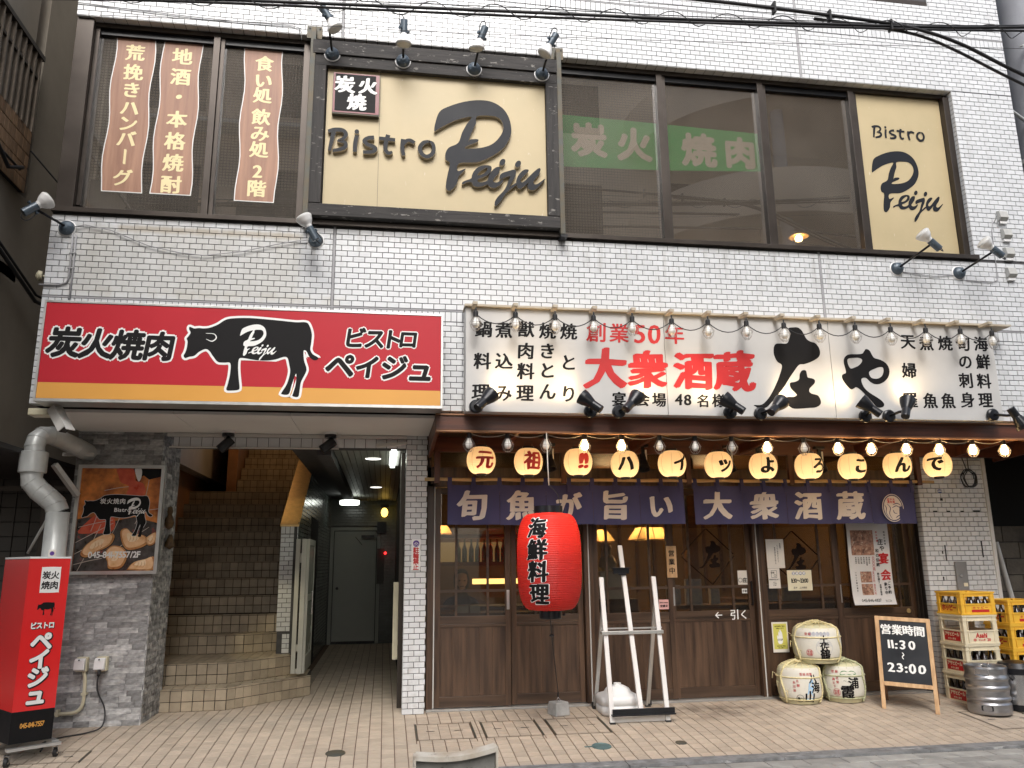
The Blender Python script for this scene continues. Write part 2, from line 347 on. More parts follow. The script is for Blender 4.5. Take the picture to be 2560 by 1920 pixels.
# ------------------------------------------------------------------ lettering
GL = {}
from mathutils.geometry import delaunay_2d_cdt
def glyph(ch, bold):
    """outline of one character, filled by winding number (robust for dense kanji)"""
    if ch not in GL:
        c = bpy.data.curves.new('glyph', 'FONT'); c.body = ch; c.size = 1
        o = bpy.data.objects.new('glyph', c); cv = o.to_curve(DG)
        loops = []
        for sp in cv.splines:
            bp = sp.bezier_points; n = len(bp); L_ = []
            for i in range(n):
                p, q = bp[i], bp[(i+1) % n]; a, b, c2, d = p.co.xy, p.handle_right.xy, q.handle_left.xy, q.co.xy
                ch_ = (a-d).length; st = (b-a).length+(c2-b).length+(d-c2).length
                k = 1 if st-ch_ < .0012 else 3
                for j in range(k): t = j/k; L_.append(a*(1-t)**3+b*3*t*(1-t)**2+c2*3*t*t*(1-t)+d*t**3)
            loops.append(L_)
        o.to_curve_clear(); bpy.data.objects.remove(o); bpy.data.curves.remove(c)
        vs, es = [], []
        for L_ in loops:
            k = len(vs); vs += L_; es += [(k+i, k+(i+1) % len(L_)) for i in range(len(L_))]
        if vs:
            ov, oe, of, _, _, _ = delaunay_2d_cdt(vs, es, [], 0, 1e-5, False)
            keep = []
            for f in of:
                cx = sum(ov[i].x for i in f)/3; cy = sum(ov[i].y for i in f)/3; w = 0
                for L_ in loops:
                    for p, q in zip(L_, L_[1:]+L_[:1]):
                        if p.y <= cy < q.y or q.y <= cy < p.y:
                            if p.x+(cy-p.y)*(q.x-p.x)/(q.y-p.y) > cx: w += 1 if q.y > p.y else -1
                if w: keep.append(tuple(f))
            vs = [(v.x, v.y) for v in ov]; fs = keep
        else: fs = []
        used = [vs[i] for f in fs for i in f] or [(0, 0)]
        xs = [v[0] for v in used]
        if ord(ch) > 0x2E7F or ch == '・': cx = .5; cy = .38
        else: cx = (min(xs)+max(xs))/2; cy = .35
        GL[ch] = ([(x-cx, y-cy) for x, y in vs], fs, max(xs)-min(xs))
    return GL[ch]
DG = bpy.context.evaluated_depsgraph_get()
def letters(name, items, place, mat, parent, bold=.02, rough=0, shear=0, sub=0, depth=0, dir=(0,-1,0), local=False):
    """items: (char, u, v, size[, xscale[, rotation degrees]]); place(u, v) -> point on the surface that carries the print.
    Heavy strokes are laid down as several slightly shifted passes, each a hair above the last, like a loaded brush."""
    vs = []; fs = []; inner = 0; ex = bold; passes = [(0, 0)]
    if ex > .004 and not depth:
        n = 8 if ex > .02 else 6; nb_ = rough > .018 and ex > .012; passes += [(ex*(1.25 if nb_ else 1)*math.cos(k*2*math.pi/n)*.94-ex*(.45 if nb_ else 1)*math.sin(k*2*math.pi/n)*.34*nb_, ex*(1.25 if nb_ else 1)*math.cos(k*2*math.pi/n)*.34*nb_+ex*(.45 if nb_ else 1)*math.sin(k*2*math.pi/n)) for k in range(n)]
    for it in items:
        ch, u, v, sz = it[:4]; xs = it[4] if len(it) > 4 else 1; ro = R(it[5]) if len(it) > 5 else 0
        gv, gf, _ = glyph(ch, inner); sd_ = random.random()*50
        for k, (dx, dy) in enumerate(passes):
            b = len(vs)
            for x, y in gv:
                if rough:
                    n = noise.noise_vector(Vector((x*3.1+sd_, y*3.1, 0))); x += n.x*rough; y += n.y*rough
                x = (x+dx+shear*y)*xs; y = y+dy
                X = x*math.cos(ro)-y*math.sin(ro); Y = x*math.sin(ro)+y*math.cos(ro)
                vs.append((u+X*sz, v+Y*sz, k*.00006))
            fs += [[i+b for i in f] for f in gf]
    me = bpy.data.meshes.new(name)
    me.from_pydata(vs, [], fs)
    if sub or depth:
        b = bmesh.new(); b.from_mesh(me)
        if depth:
            r = bmesh.ops.extrude_face_region(b, geom=list(b.faces))
            for e in r['geom']:
                if isinstance(e, bmesh.types.BMVert): e.co.z = depth
            bmesh.ops.recalc_face_normals(b, faces=b.faces)
        if sub:
            bmesh.ops.triangulate(b, faces=b.faces)
            for _ in range(3):
                es = [e for e in b.edges if e.calc_length() > sub]
                if not es: break
                bmesh.ops.subdivide_edges(b, edges=es, cuts=1); bmesh.ops.triangulate(b, faces=b.faces)
        b.to_mesh(me); b.free()
    D = Vector(dir); off = Vector((0,0,0)) if local else (ORG[parent] if parent else Vector((0,0,0)))
    for v in me.vertices: v.co = Vector(place(v.co.x, v.co.y))+D*v.co.z-off
    me.materials.append(mat); me.update()
    return link(me, name, parent)
def line(txt, u, v, size, xs=1, track=1.0, center=True):       # horizontal run of characters
    w = []
    for ch in txt: w.append((1.0 if (ord(ch) > 0x2E7F) else (.3 if ch == ' ' else glyph(ch, 0)[2]+.09))*size*xs*track)
    x = u-(sum(w)/2 if center else 0); out = []
    for ch, a in zip(txt, w):
        if ch != ' ': out.append((ch, x+a/2, v, size, xs))
        x += a
    return out
def column(txt, u, v, size, pitch, xs=1, du=0):
    return [(ch, u+du*i, v-i*pitch, size, xs, (-90 if ch == 'ー' else 0)) for i, ch in enumerate(txt) if ch != ' ']
def flat(y): return lambda u, v: (u, y, v)
def shape(name, outlines, place, mat, parent, depth=0, grow=0, smooth=4, dir=(0,-1,0), local=False):
    """filled 2D outlines (holes by even-odd) laid on place(u, v)"""
    c = bpy.data.curves.new(name, 'CURVE'); c.dimensions = '2D'; c.fill_mode = 'FRONT' if not depth else 'BOTH'; c.extrude = 0; c.offset = grow
    for pts in outlines:
        q = catmull([(a, b, 0) for a, b in pts], True, smooth) if smooth > 1 else [Vector((a, b, 0)) for a, b in pts]
        sp = c.splines.new('POLY'); sp.points.add(len(q)-1); sp.use_cyclic_u = True
        for p, w in zip(sp.points, q): p.co = (w.x, w.y, 0, 1)
    o = bpy.data.objects.new(name, c); m0 = o.to_mesh()
    me = bpy.data.meshes.new(name); me.from_pydata([tuple(v.co) for v in m0.vertices], [], [tuple(p.vertices) for p in m0.polygons])
    o.to_mesh_clear(); bpy.data.objects.remove(o); bpy.data.curves.remove(c)
    if depth:
        b = bmesh.new(); b.from_mesh(me); bmesh.ops.remove_doubles(b, verts=b.verts, dist=1e-5)
        r = bmesh.ops.extrude_face_region(b, geom=list(b.faces))
        for e in r['geom']:
            if isinstance(e, bmesh.types.BMVert): e.co.z = depth
        bmesh.ops.recalc_face_normals(b, faces=b.faces); b.to_mesh(me); b.free()
    D = Vector(dir); off = Vector((0,0,0)) if local else (ORG[parent] if parent else Vector((0,0,0)))
    for v in me.vertices: v.co = Vector(place(v.co.x, v.co.y))+D*v.co.z-off
    for q in (mat if isinstance(mat, (list, tuple)) else [mat]): me.materials.append(q)
    if isinstance(mat, (list, tuple)):
        me.update()
        for p in me.polygons: p.material_index = 0 if abs(p.normal.dot(D)) > .6 else 1
    me.update(); return link(me, name, parent)
def ribbon(pts, w):                              # outline of a brush stroke: centre line with widths
    P = catmull([(a, b, 0) for a, b in pts], False, 4); n = len(P); Lf = []; Rt = []
    for i, p in enumerate(P):
        d = (P[min(i+1, n-1)]-P[max(i-1, 0)]).normalized(); q = Vector((-d.y, d.x, 0)); t = i/(n-1)
        k = t*(len(w)-1); j = min(int(k), len(w)-2); ww = (w[j]*(1-(k-j))+w[j+1]*(k-j))/2
        Lf.append((p+q*ww)[:2]); Rt.append((p-q*ww)[:2])
    return Lf+Rt[::-1]

# traced outlines of logos, metres on the facade
T_P_OUT=[(.358,5.125),(.364,5.200),(.402,5.320),(.486,5.381),(.627,5.441),(.770,5.469),(.885,5.460),(.985,5.400),(1.042,5.302),(1.060,5.178),(1.033,5.082),(.968,4.984),(.854,4.898),(.741,4.844),(.584,4.823),(.569,4.749),(.636,4.773),(.629,4.753),(.580,4.697),(.560,4.620),(.508,4.554),(.471,4.562),(.466,4.614),(.479,4.705),(.499,4.819),(.464,4.847),(.458,4.908),(.489,4.971),(.572,5.023),(.607,5.126),(.649,5.215),(.692,5.292),(.571,5.256),(.473,5.201),(.390,5.143)]
T_P_IN=[(.744,5.301),(.856,5.318),(.934,5.306),(.977,5.257),(.984,5.187),(.947,5.106),(.876,5.031),(.769,4.988),(.640,4.972),(.645,4.994),(.699,5.022),(.751,5.049),(.750,5.073),(.685,5.066),(.668,5.042),(.678,5.086),(.706,5.165),(.734,5.230)]
T_cow=[(-1.577,2.919),(-1.549,2.929),(-1.509,2.940),(-1.476,2.973),(-1.431,2.996),(-1.400,2.982),(-1.368,2.938),(-1.330,2.895),(-1.283,2.890),(-1.235,2.885),(-1.232,2.797),(-1.243,2.721),(-1.251,2.671),(-1.210,2.666),(-1.163,2.673),(-1.153,2.692),(-1.163,2.761),(-1.174,2.849),(-1.172,2.919),(-1.144,2.932),(-1.048,2.918),(-.964,2.916),(-.893,2.927),(-.810,2.951),(-.783,2.885),(-.774,2.822),(-.793,2.732),(-.826,2.668),(-.831,2.646),(-.777,2.647),(-.757,2.720),(-.731,2.810),(-.724,2.797),(-.727,2.721),(-.742,2.658),(-.746,2.632),(-.704,2.627),(-.694,2.671),(-.686,2.747),(-.653,2.825),(-.649,2.863),(-.670,2.927),(-.677,3.004),(-.655,3.002),(-.628,2.954),(-.591,2.929),(-.561,2.940),(-.565,2.956),(-.605,2.980),(-.625,3.018),(-.621,3.070),(-.619,3.149),(-.646,3.226),(-.678,3.245),(-.751,3.242),(-.873,3.251),(-.995,3.259),(-1.116,3.264),(-1.235,3.257),(-1.294,3.242),(-1.350,3.201),(-1.408,3.173),(-1.454,3.165),(-1.490,3.167),(-1.525,3.162),(-1.543,3.168),(-1.563,3.174),(-1.565,3.154),(-1.552,3.129),(-1.561,3.104),(-1.577,3.078),(-1.569,3.052),(-1.571,3.002),(-1.580,2.963),(-1.590,2.938)]
T_sho1=[(3.169,2.651),(3.240,2.656),(3.298,2.702),(3.344,2.762),(3.391,2.842),(3.433,2.928),(3.462,3.015),(3.423,3.047),(3.400,3.093),(3.393,3.133),(3.401,3.186),(3.424,3.214),(3.466,3.219),(3.522,3.220),(3.545,3.245),(3.565,3.313),(3.556,3.363),(3.605,3.374),(3.647,3.374),(3.680,3.351),(3.698,3.318),(3.721,3.271),(3.754,3.248),(3.802,3.233),(3.833,3.193),(3.841,3.146),(3.824,3.105),(3.772,3.070),(3.713,3.045),(3.671,3.033),(3.625,3.025),(3.567,2.958),(3.520,2.897),(3.472,2.830),(3.427,2.777),(3.381,2.724),(3.337,2.681),(3.292,2.638),(3.257,2.624),(3.204,2.626),(3.181,2.639)]
T_sho2=[(3.484,2.727),(3.545,2.731),(3.578,2.748),(3.563,2.773),(3.532,2.805),(3.521,2.838),(3.530,2.861),(3.572,2.869),(3.612,2.890),(3.624,2.940),(3.644,2.970),(3.669,2.979),(3.689,2.971),(3.693,2.941),(3.700,2.912),(3.741,2.904),(3.764,2.890),(3.761,2.864),(3.735,2.837),(3.706,2.809),(3.703,2.780),(3.727,2.764),(3.775,2.752),(3.796,2.726),(3.803,2.687),(3.786,2.660),(3.743,2.640),(3.680,2.635),(3.611,2.628),(3.542,2.626),(3.503,2.642),(3.482,2.674)]
T_ya0=[(4.062,3.058),(4.070,3.099),(4.102,3.130),(4.145,3.140),(4.202,3.142),(4.253,3.149),(4.273,3.170),(4.294,3.193),(4.328,3.182),(4.349,3.141),(4.370,3.111),(4.426,3.096),(4.473,3.070),(4.500,3.030),(4.504,2.983),(4.485,2.935),(4.444,2.894),(4.391,2.869),(4.341,2.868),(4.301,2.887),(4.269,2.919),(4.241,2.923),(4.218,2.908),(4.221,2.868),(4.244,2.822),(4.289,2.783),(4.342,2.751),(4.394,2.715),(4.415,2.683),(4.401,2.659),(4.365,2.651),(4.331,2.664),(4.294,2.710),(4.244,2.762),(4.200,2.808),(4.160,2.833),(4.138,2.823),(4.109,2.812),(4.083,2.831),(4.052,2.871),(4.032,2.910),(4.035,2.944),(4.069,2.961),(4.074,2.978),(4.068,3.018)]
T_ya1=[(4.099,3.073),(4.112,3.097),(4.156,3.106),(4.213,3.107),(4.243,3.094),(4.240,3.070),(4.204,3.035),(4.167,3.018),(4.127,3.006),(4.108,3.029)]
T_ya2=[(4.299,2.964),(4.313,2.988),(4.358,3.009),(4.410,3.026),(4.442,3.022),(4.445,2.988),(4.426,2.947),(4.391,2.923),(4.354,2.917),(4.316,2.927)]
T_E=[(.611,4.640),(.638,4.658),(.690,4.683),(.698,4.717),(.719,4.761),(.755,4.799),(.801,4.819),(.840,4.823),(.870,4.814),(.876,4.792),(.866,4.759),(.837,4.727),(.794,4.699),(.752,4.680),(.750,4.661),(.771,4.650),(.804,4.656),(.837,4.674),(.860,4.700),(.859,4.654),(.833,4.635),(.787,4.612),(.742,4.604),(.710,4.614),(.691,4.645),(.651,4.642),(.614,4.620)]
T_EH=[(.745,4.718),(.760,4.744),(.793,4.776),(.826,4.797),(.838,4.791),(.832,4.770),(.806,4.740),(.775,4.722)]
T_I=[(.840,4.642),(.842,4.685),(.854,4.728),(.883,4.776),(.916,4.807),(.946,4.812),(.954,4.797),(.939,4.751),(.909,4.710),(.888,4.682),(.892,4.665),(.915,4.659),(.948,4.671),(.981,4.696),(.977,4.671),(.954,4.639),(.921,4.613),(.885,4.603),(.856,4.612)]
T_J=[(.948,4.706),(.953,4.735),(.978,4.758),(1.025,4.777),(1.071,4.794),(1.094,4.794),(1.099,4.770),(1.087,4.723),(1.063,4.678),(1.036,4.620),(1.069,4.647),(1.099,4.667),(1.101,4.649),(1.049,4.603),(1.003,4.558),(.970,4.503),(.937,4.456),(.907,4.431),(.901,4.447),(.907,4.482),(.937,4.529),(.977,4.574),(1.003,4.618),(1.027,4.683),(1.044,4.727),(1.004,4.717),(.971,4.701),(.953,4.691)]
T_U=[(1.099,4.667),(1.102,4.695),(1.117,4.739),(1.147,4.780),(1.181,4.804),(1.211,4.804),(1.210,4.785),(1.180,4.750),(1.146,4.712),(1.138,4.687),(1.149,4.674),(1.176,4.690),(1.209,4.727),(1.257,4.781),(1.298,4.819),(1.318,4.826),(1.324,4.807),(1.303,4.755),(1.273,4.718),(1.257,4.684),(1.265,4.665),(1.288,4.667),(1.322,4.692),(1.359,4.723),(1.361,4.713),(1.325,4.668),(1.281,4.619),(1.241,4.602),(1.211,4.614),(1.202,4.645),(1.209,4.678),(1.175,4.640),(1.135,4.609),(1.109,4.621)]
T_DT=[(.974,4.861),(1.117,4.853)]
T_B1=[(-.522,5.063),(-.539,4.970),(-.557,4.864)]
T_B2=[(-.574,5.050),(-.514,5.068),(-.449,5.069),(-.419,5.034),(-.438,4.992),(-.486,4.963),(-.429,4.956),(-.419,4.915),(-.459,4.885),(-.527,4.866)]
T_i1=[(-.324,5.028),(-.337,4.949),(-.337,4.867)]
T_i2=[(-.326,5.065)]
T_s1=[(-.174,5.018),(-.225,5.011),(-.259,4.981),(-.232,4.950),(-.182,4.931),(-.158,4.907),(-.189,4.878),(-.266,4.872)]
T_t1=[(-.051,5.054),(-.069,4.979),(-.073,4.914),(-.047,4.877),(-.012,4.891)]
T_t2=[(-.130,5.015),(-.060,5.012),(.011,5.008)]
T_r1=[(.080,5.022),(.075,4.943),(.089,4.862)]
T_r2=[(.081,4.962),(.107,5.003),(.144,5.015),(.182,4.993)]
T_o1=[(.317,5.017),(.266,5.004),(.233,4.955),(.242,4.900),(.285,4.867),(.335,4.889),(.355,4.946),(.342,5.001),(.308,5.018)]

# ================================================================== SETTING: pavement, kerb, street
def patch(mb, x0, x1, y0, y1, dz, t=.5, m=0, step=.2):
    n = max(1, int((y1-y0)/step)); ys = [y0+(y1-y0)*i/n for i in range(n+1)]
    mb.add([p for y in ys for p in ((x0, y, gz(y)+dz), (x1, y, gz(y)+dz))], [(2*i, 2*i+1, 2*i+3, 2*i+2) for i in range(n)], m, t)
pav = MB(); patch(pav, -9, 9, -.43, 1.6, -.008); patch(pav, -9, 9, 1.6, 9, -.008, step=9)
pavement = tag(pav.build('pavement', m_pavejoint), kind='structure')
stm = MB(); patch(stm, -60, 60, -60, -.58, -.012, step=60)
street = tag(stm.build('street', m_streetj), kind='structure')
kb = MB()
xk = -9
while xk < 9:
    w_ = 1.2; kb.add([(xk, -.435, gz(-.43)+.003), (xk+w_-.006, -.435, gz(-.43)+.003), (xk+w_-.006, -.585, gz(-.58)+.004), (xk, -.585, gz(-.58)+.004),
        (xk, -.435, -.3), (xk+w_-.006, -.435, -.3), (xk+w_-.006, -.60, -.3), (xk, -.60, -.3)], [(0,3,2,1),(3,7,6,2),(0,1,5,4),(1,2,6,5),(3,0,4,7)], 0, random.random()); xk += w_
m_kerb = pm('worn_concrete_kerb', (.27,.275,.275), .85, alt=(.12,.12,.12), scale=11, bump=.9, bscale=40)
overlay(m_kerb, (.6,.6,.58), noise_mask(9, .60, .66, (.5,3,1)), .6)
tag(kb.build('kerb', m_kerb), kind='structure')

def slope(y): return (gz(y+.05)-gz(y-.05))/.1
cover_boxes = [(.29,.775,.25,.72), (.85,1.335,.25,.72), (1.42,1.91,.245,.725), (5.19,5.75,-.13,.40), (-2.95,-2.17,.10,.36)]
def in_cover(x, y, p=.1): return any(a-.001 < x and x+p < b+.001 and c-.001 < y and y+p < d+.001 for a, b, c, d in cover_boxes)
def hits(x, y, p=.1):
    for q in cover_boxes:
        if q[0] < x+p and q[1] > x and q[2] < y+p and q[3] > y: return q
pt = []
nx0 = -32
for j in range(17):
    y = -.43+j*.1
    for i in range(nx0, 74):
        x = i*.1+.0145
        if y > 1.1 and (x < -2.05 and y > 1.0): continue
        if j == 16 and x > .4: continue
        if in_cover(x, y): continue
        pt.append((x, y))
pt.sort(key=lambda p: (p[0]*.55-.9)**2+(p[1]+6.66)**2)
pt_in = [p for p in pt if -2.3 < p[0] < 5.3 and not hits(*p)][:290]; ins = set(pt_in)
pvar = []
for k in range(8):
    mb = MB(); mb.tile((.0035, .0035, 0), (1,0,0), (0,1,0), (0,0,1), .093, .093, .008, .0012, t=random.random()); pvar.append(mb.mesh('paving_tile', m_pave))
for x, y in pt_in:
    o = link(random.choice(pvar), 'paving_tile', pavement, (x, y, gz(y)-.008), (math.atan(slope(y+.05))+random.gauss(0, .002), random.gauss(0, .002), 0))
mb = MB()
def ptile(mb, x, y, w=.1, d=.1):
    s_ = slope(y+d/2); v = Vector((0, 1, s_)).normalized(); mb.tile((x+.0035, y+.0035, gz(y)-.008+.0035*s_), (1,0,0), v, Vector((0,-s_,1)).normalized(), w-.007, d-.007, .008+random.uniform(-.0006,.0006), .0012, t=random.random())
for p in pt:
    if p in ins: continue
    x, y = p; c = hits(x, y)
    if not c: ptile(mb, x, y); continue
    xa, xb_ = max(x, c[0]), min(x+.1, c[1])
    if xa-x > .012: ptile(mb, x, y, xa-x)
    if x+.1-xb_ > .012: ptile(mb, xb_, y, x+.1-xb_)
    if xb_-xa > .012:
        if c[2]-y > .012: ptile(mb, xa, y, xb_-xa, c[2]-y)
        if y+.1-c[3] > .012: ptile(mb, xa, c[3], xb_-xa, y+.1-c[3])
for j in range(70):                               # passage floor
    for i in range(-9, 2):
        x = i*.1+.0145; y = 1.27+j*.1
        if x < -.72 and y < 3: pass
        ptile(mb, x, y)
for j in range(14):
    for i in range(-21, -9):
        x = i*.1+.0145; y = 1.17+j*.1
        ptile(mb, x, y)
tag(mb.build('paving_tile_field', m_pave, pavement), kind='stuff')
# street blocks, larger slabs
mb = MB(); yy = -.64; row = 0
while yy > -2.6:
    x = -2+(row % 2)*.15
    while x < 6.5:
        mb.tile((x+.004, yy-.146, gz(yy)-.012), (1,0,0), (0,1,.02), (0,0,1), .292, .142, .011+random.uniform(-.001,.001), .003, t=random.random()); x += .3
    yy -= .15; row += 1
tag(mb.build('street_block_field', m_street, street), kind='stuff')
# inspection covers with tiled lids, drains
for k, (a, b, c, d) in enumerate(cover_boxes):
    lab = ['square tiled inspection cover nearest the white tiled pillar', 'middle one of the three square tiled inspection covers', 'square tiled inspection cover beside the white easel feet',
           'large tiled inspection cover under the silver beer keg', 'tiled inspection cover by the red sign caster wheel'][k]
    t_ = thing('inspection_cover', lab, 'manhole cover', ((a+b)/2, (c+d)/2, gz((c+d)/2)), 'tiled inspection covers in the pavement')
    f = MB()
    for (p, q, r, s_) in ((a,b,c,c+.006),(a,b,d-.006,d),(a,a+.014,c+.006,d-.006),(b-.014,b,c+.006,d-.006)): patch(f, p, q, r, s_, .0035)
    f.build('rim', m_steelold, t_)
    n1 = round((b-a-.03)/.1); n2 = round((d-c-.015)/.1); lid = MB()
    patch(lid, a+.014, b-.014, c+.006, d-.006, -.006)
    lid.build('lid', m_pavejoint, t_)
    for i in range(n1):
        for j in range(n2):
            w_ = (b-a-.034)/n1; h_ = (d-c-.016)/n2; x = a+.017+i*w_; y = c+.008+j*h_
            q = MB(); s_ = slope(y); v = Vector((0,1,s_)).normalized()
            q.tile((x+.002, y+.002, gz(y)-.007), (1,0,0), v, Vector((0,-s_,1)).normalized(), w_-.005, h_-.005, .0065, .001, t=random.random()); q.build('lid_tile', m_pave, t_)
    q = MB(); yc = (c+d)/2
    for xx in (a+.09, b-.16): patch(q, xx, xx+.07, yc-.006, yc+.006, .0028)
    q.build('lifting_slot', m_stonejoint, t_)
m_teal = pm('teal_cast_iron', (.12,.20,.20), .5, .4, var=.2, scale=20, bump=.4)
for (x, y, r_, M, lab) in ((-.33,.03,.075,m_steelold,'round dark iron drain lid in front of the passage'), (1.72,-.09,.078,m_teal,'small teal round valve cover set in the paving'), (2.37,-.095,.045,m_steelold,'tiny round brown drain lid near the kerb')):
    s_ = slope(y); n_ = Vector((0,-s_,1)).normalized(); t_ = thing('drain_cover', lab, 'drain cover', (x, y, gz(y)))
    MB().lathe([(0,.0032),(r_*.8,.0032),(r_*.84,.0012),(r_*.9,.0012),(r_*.93,.004),(r_,.004),(r_,-.01)], (x, y, gz(y)), 32, ax=n_).build('lid', M, t_)
    if M is m_teal: MB().obox(Vector((x-.105, y+.004, gz(y)+.001)), (.03,0,0), (0,.012,0), (0,0,.003)).build('hinge', M, t_)

# ================================================================== THE BUILDING
bld = thing('restaurant_building', 'white tiled two storey restaurant building with signs and dark bronze windows', 'building', (0,0,0))
XL, XR, YF = -2.775, 6.40, 0.0
WZ0, WZ1, WX0, WX1 = 4.205, 6.055, -2.775, 5.70
ZB, ZT = 2.58, 8.2
# backing walls (grout shows between the tiles)
w = MB()
w.box(XL+.006, XR-.006, YF+.008, .28, ZB+.005, WZ0-.004); w.box(XL+.006, XR-.006, YF+.008, .28, WZ1+.004, ZT)
w.box(WX1+.004, XR-.006, YF+.008, .28, WZ0-.004, WZ1+.004)
wall = w.build('wall', m_grout, bld)
q = MB(); q.box(XL+.008, XL+.2, .28, 9, 2.6, ZT); q.box(XR-.2, XR-.008, .28, 9, 2.6, ZT); q.box(XL, XR, .28, 9, ZT, ZT+.2); q.build('side_wall', m_wtrim, bld)

TILES = []                                        # all facade tiles: origin, u, v, n, w, h
U_, V_, N_ = Vector((1,0,0)), Vector((0,0,1)), Vector((0,-1,0))
def clipx(a, b, segs):
    for s0, s1 in segs:
        x0, x1 = max(a, s0), min(b, s1)
        if x1-x0 > .012: yield x0, x1
def run(segs, z0, z1, y=YF+.008, xs=XL, p=.1, hp=.05, off=0, u=U_, n=N_, base=None, out=TILES):
    nrow = int((z1-z0)/hp+.35); r_ = 0
    for r_ in range(nrow):
        z = z0+r_*hp; h = min(hp, z1-z)
        if h < .012: continue
        a = xs-(p/2 if (r_+off) % 2 else 0)
        while a < segs[-1][1]:
            for x0, x1 in clipx(a, a+p, segs):
                o = Vector((x0+.0025, y, z+.0025)) if base is None else base+u*(x0+.0025)+Vector((0,0,z+.0025))
                out.append((o, u, V_, n, x1-x0-.005, h-.005))
            a += p
JX = (-.488, 4.035)
full = [(XL, JX[0]-.011), (JX[0]+.011, JX[1]-.011), (JX[1]+.011, XR)]
run(full, ZB, 3.365); 
for x0, x1 in full: run([(x0, x1)], 3.367, 3.457, xs=XL, p=.05, hp=.09)
run(full, 3.475, WZ0-.003, off=1)
run([(WX1+.003, XR)], WZ0-.003, WZ1, xs=WX1-.05)
run(full, WZ1+.003, 6.60)
for x0, x1 in full: run([(x0, x1)], 6.605, 6.695, xs=XL, p=.05, hp=.09)
run(full, 6.71, 7.05, off=1); run([(XL, JX[0]-.011), (JX[0]+.011, JX[1]-.011), (JX[1]+.011, 4.72), (5.56, XR)], 7.05, ZT, off=1)
# the 290 tiles that show largest become parts of their own, the others one joined part
def key(T): o = T[0]; return (o-Vector((.6, -6.66, 1.32))).length
cand = [T for T in TILES if 3.47 < T[0].z < 4.18 and abs(T[4]-.095) < .004 and -.45 < T[0].x < 2.6]
cand.sort(key=key); solo = cand[:290]; solo_id = set(id(T) for T in solo)
tvar = []
for k in range(10):
    mb = MB(); mb.tile((0,0,0), U_, V_, N_, .095, .045, .008, .0018, t=random.choice((.3,.45,.5,.55,.6,.7))); tvar.append(mb.mesh('tile', m_tile))
for T in solo: link(random.choice(tvar), 'tile', bld, T[0], (random.gauss(0,.004), 0, random.gauss(0,.003)))
field = MB()
def emit_tiles(lst, field=field, d=.008):
    for o, u, v, n, w_, h_ in lst:
        n2 = (n+u*random.gauss(0,.004)+v*random.gauss(0,.004)).normalized()
        t = min(1, max(0, random.gauss(.5,.14)))
        if random.random() < .02: t = .05
        field.tile(o, u, v, n2, w_, h_, d, .0018, t)
emit_tiles([T for T in TILES if id(T) not in solo_id])
# returns: window head soffit, right jamb, underside edge
ret = []
x = XL+.003
while x < WX1: ret.append((Vector((x+.0025, .098, WZ1+.004)), Vector((1,0,0)), Vector((0,-1,0)), Vector((0,0,-1)), min(.095, WX1-x-.005), .094)); x += .1
z = WZ0
while z < WZ1-.01: ret.append((Vector((WX1+.004, 0.0, z+.0025)), Vector((0,1,0)), V_, Vector((-1,0,0)), .094, .045)); z += .05
x = XL
while x < XR-.02: ret.append((Vector((x+.0025, .095, ZB+.005)), Vector((1,0,0)), Vector((0,-1,0)), Vector((0,0,-1)), .095, .09)); x += .1
emit_tiles(ret, d=.005)
# soldier strip joint and control joints
q = MB(); q.box(XL, XR, .001, .010, 3.459, 3.473); q.box(XL, XR, .001, .010, 6.697, 6.708)
for jx in JX:
    for a, b in ((ZB, 3.459), (3.473, WZ0), (WZ1, 6.697), (6.708, ZT)): q.box(jx-.010, jx+.010, .002, .010, a, b)
q.build('sealant_joint', m_alu_joint, bld)

# ---- ground floor pillars, beam, passage, stairs ----
PY = 1.09
def col(x0, x1, y0, y1, z1, side=True, xs=None):
    w = MB(); w.box(x0+.006, x1-.006, y0+.008, y1, 0, z1-.01); w.build('pillar', m_grout, bld)
    L_ = []; run([(x0, x1)], 0, z1, y=y0+.008, xs=x0 if xs is None else xs, out=L_); emit_tiles(L_)
    return
col(.19, .397, PY, 1.30, 2.58, xs=.19)
L_ = []; run([(0, .6)], 0, 2.58, y=0, xs=0, u=Vector((0,1,0)), n=Vector((-1,0,0)), base=Vector((.196, PY+.003, 0)), out=L_)
# left flank of that pillar runs back along the passage
emit_tiles([T for T in L_ if T[0].y < 1.28], d=.006)
col(5.56, 6.345, PY, 1.6, 2.6, xs=5.56)
L3 = []; run([(0, .115)], 0, 2.58, y=0, xs=0, p=.23, u=Vector((0,1,0)), n=Vector((-1,0,0)), base=Vector((5.566, PY+.003, 0)), out=L3); emit_tiles(L3, d=.006)
q = MB(); q.box(6.335, 6.375, PY-.012, PY+.05, 0, 2.6); q.build('corner_trim', m_wtrim, bld)
# chips and tape scars on the right pillar
q = MB()
for a, b, c, d in ((5.80,5.83,1.92,1.945),(5.70,5.75,1.80,1.815),(5.86,5.90,1.80,1.815),(6.02,6.06,1.80,1.815),(6.17,6.25,1.80,1.82),(5.78,5.795,1.30,1.46),(5.745,5.76,1.37,1.40),(6.21,6.225,1.33,1.50),(5.72,5.735,1.10,1.14)): q.box(a, b, PY-.0012, PY+.001, c, d)
q.build('chip', m_stonejoint, bld)
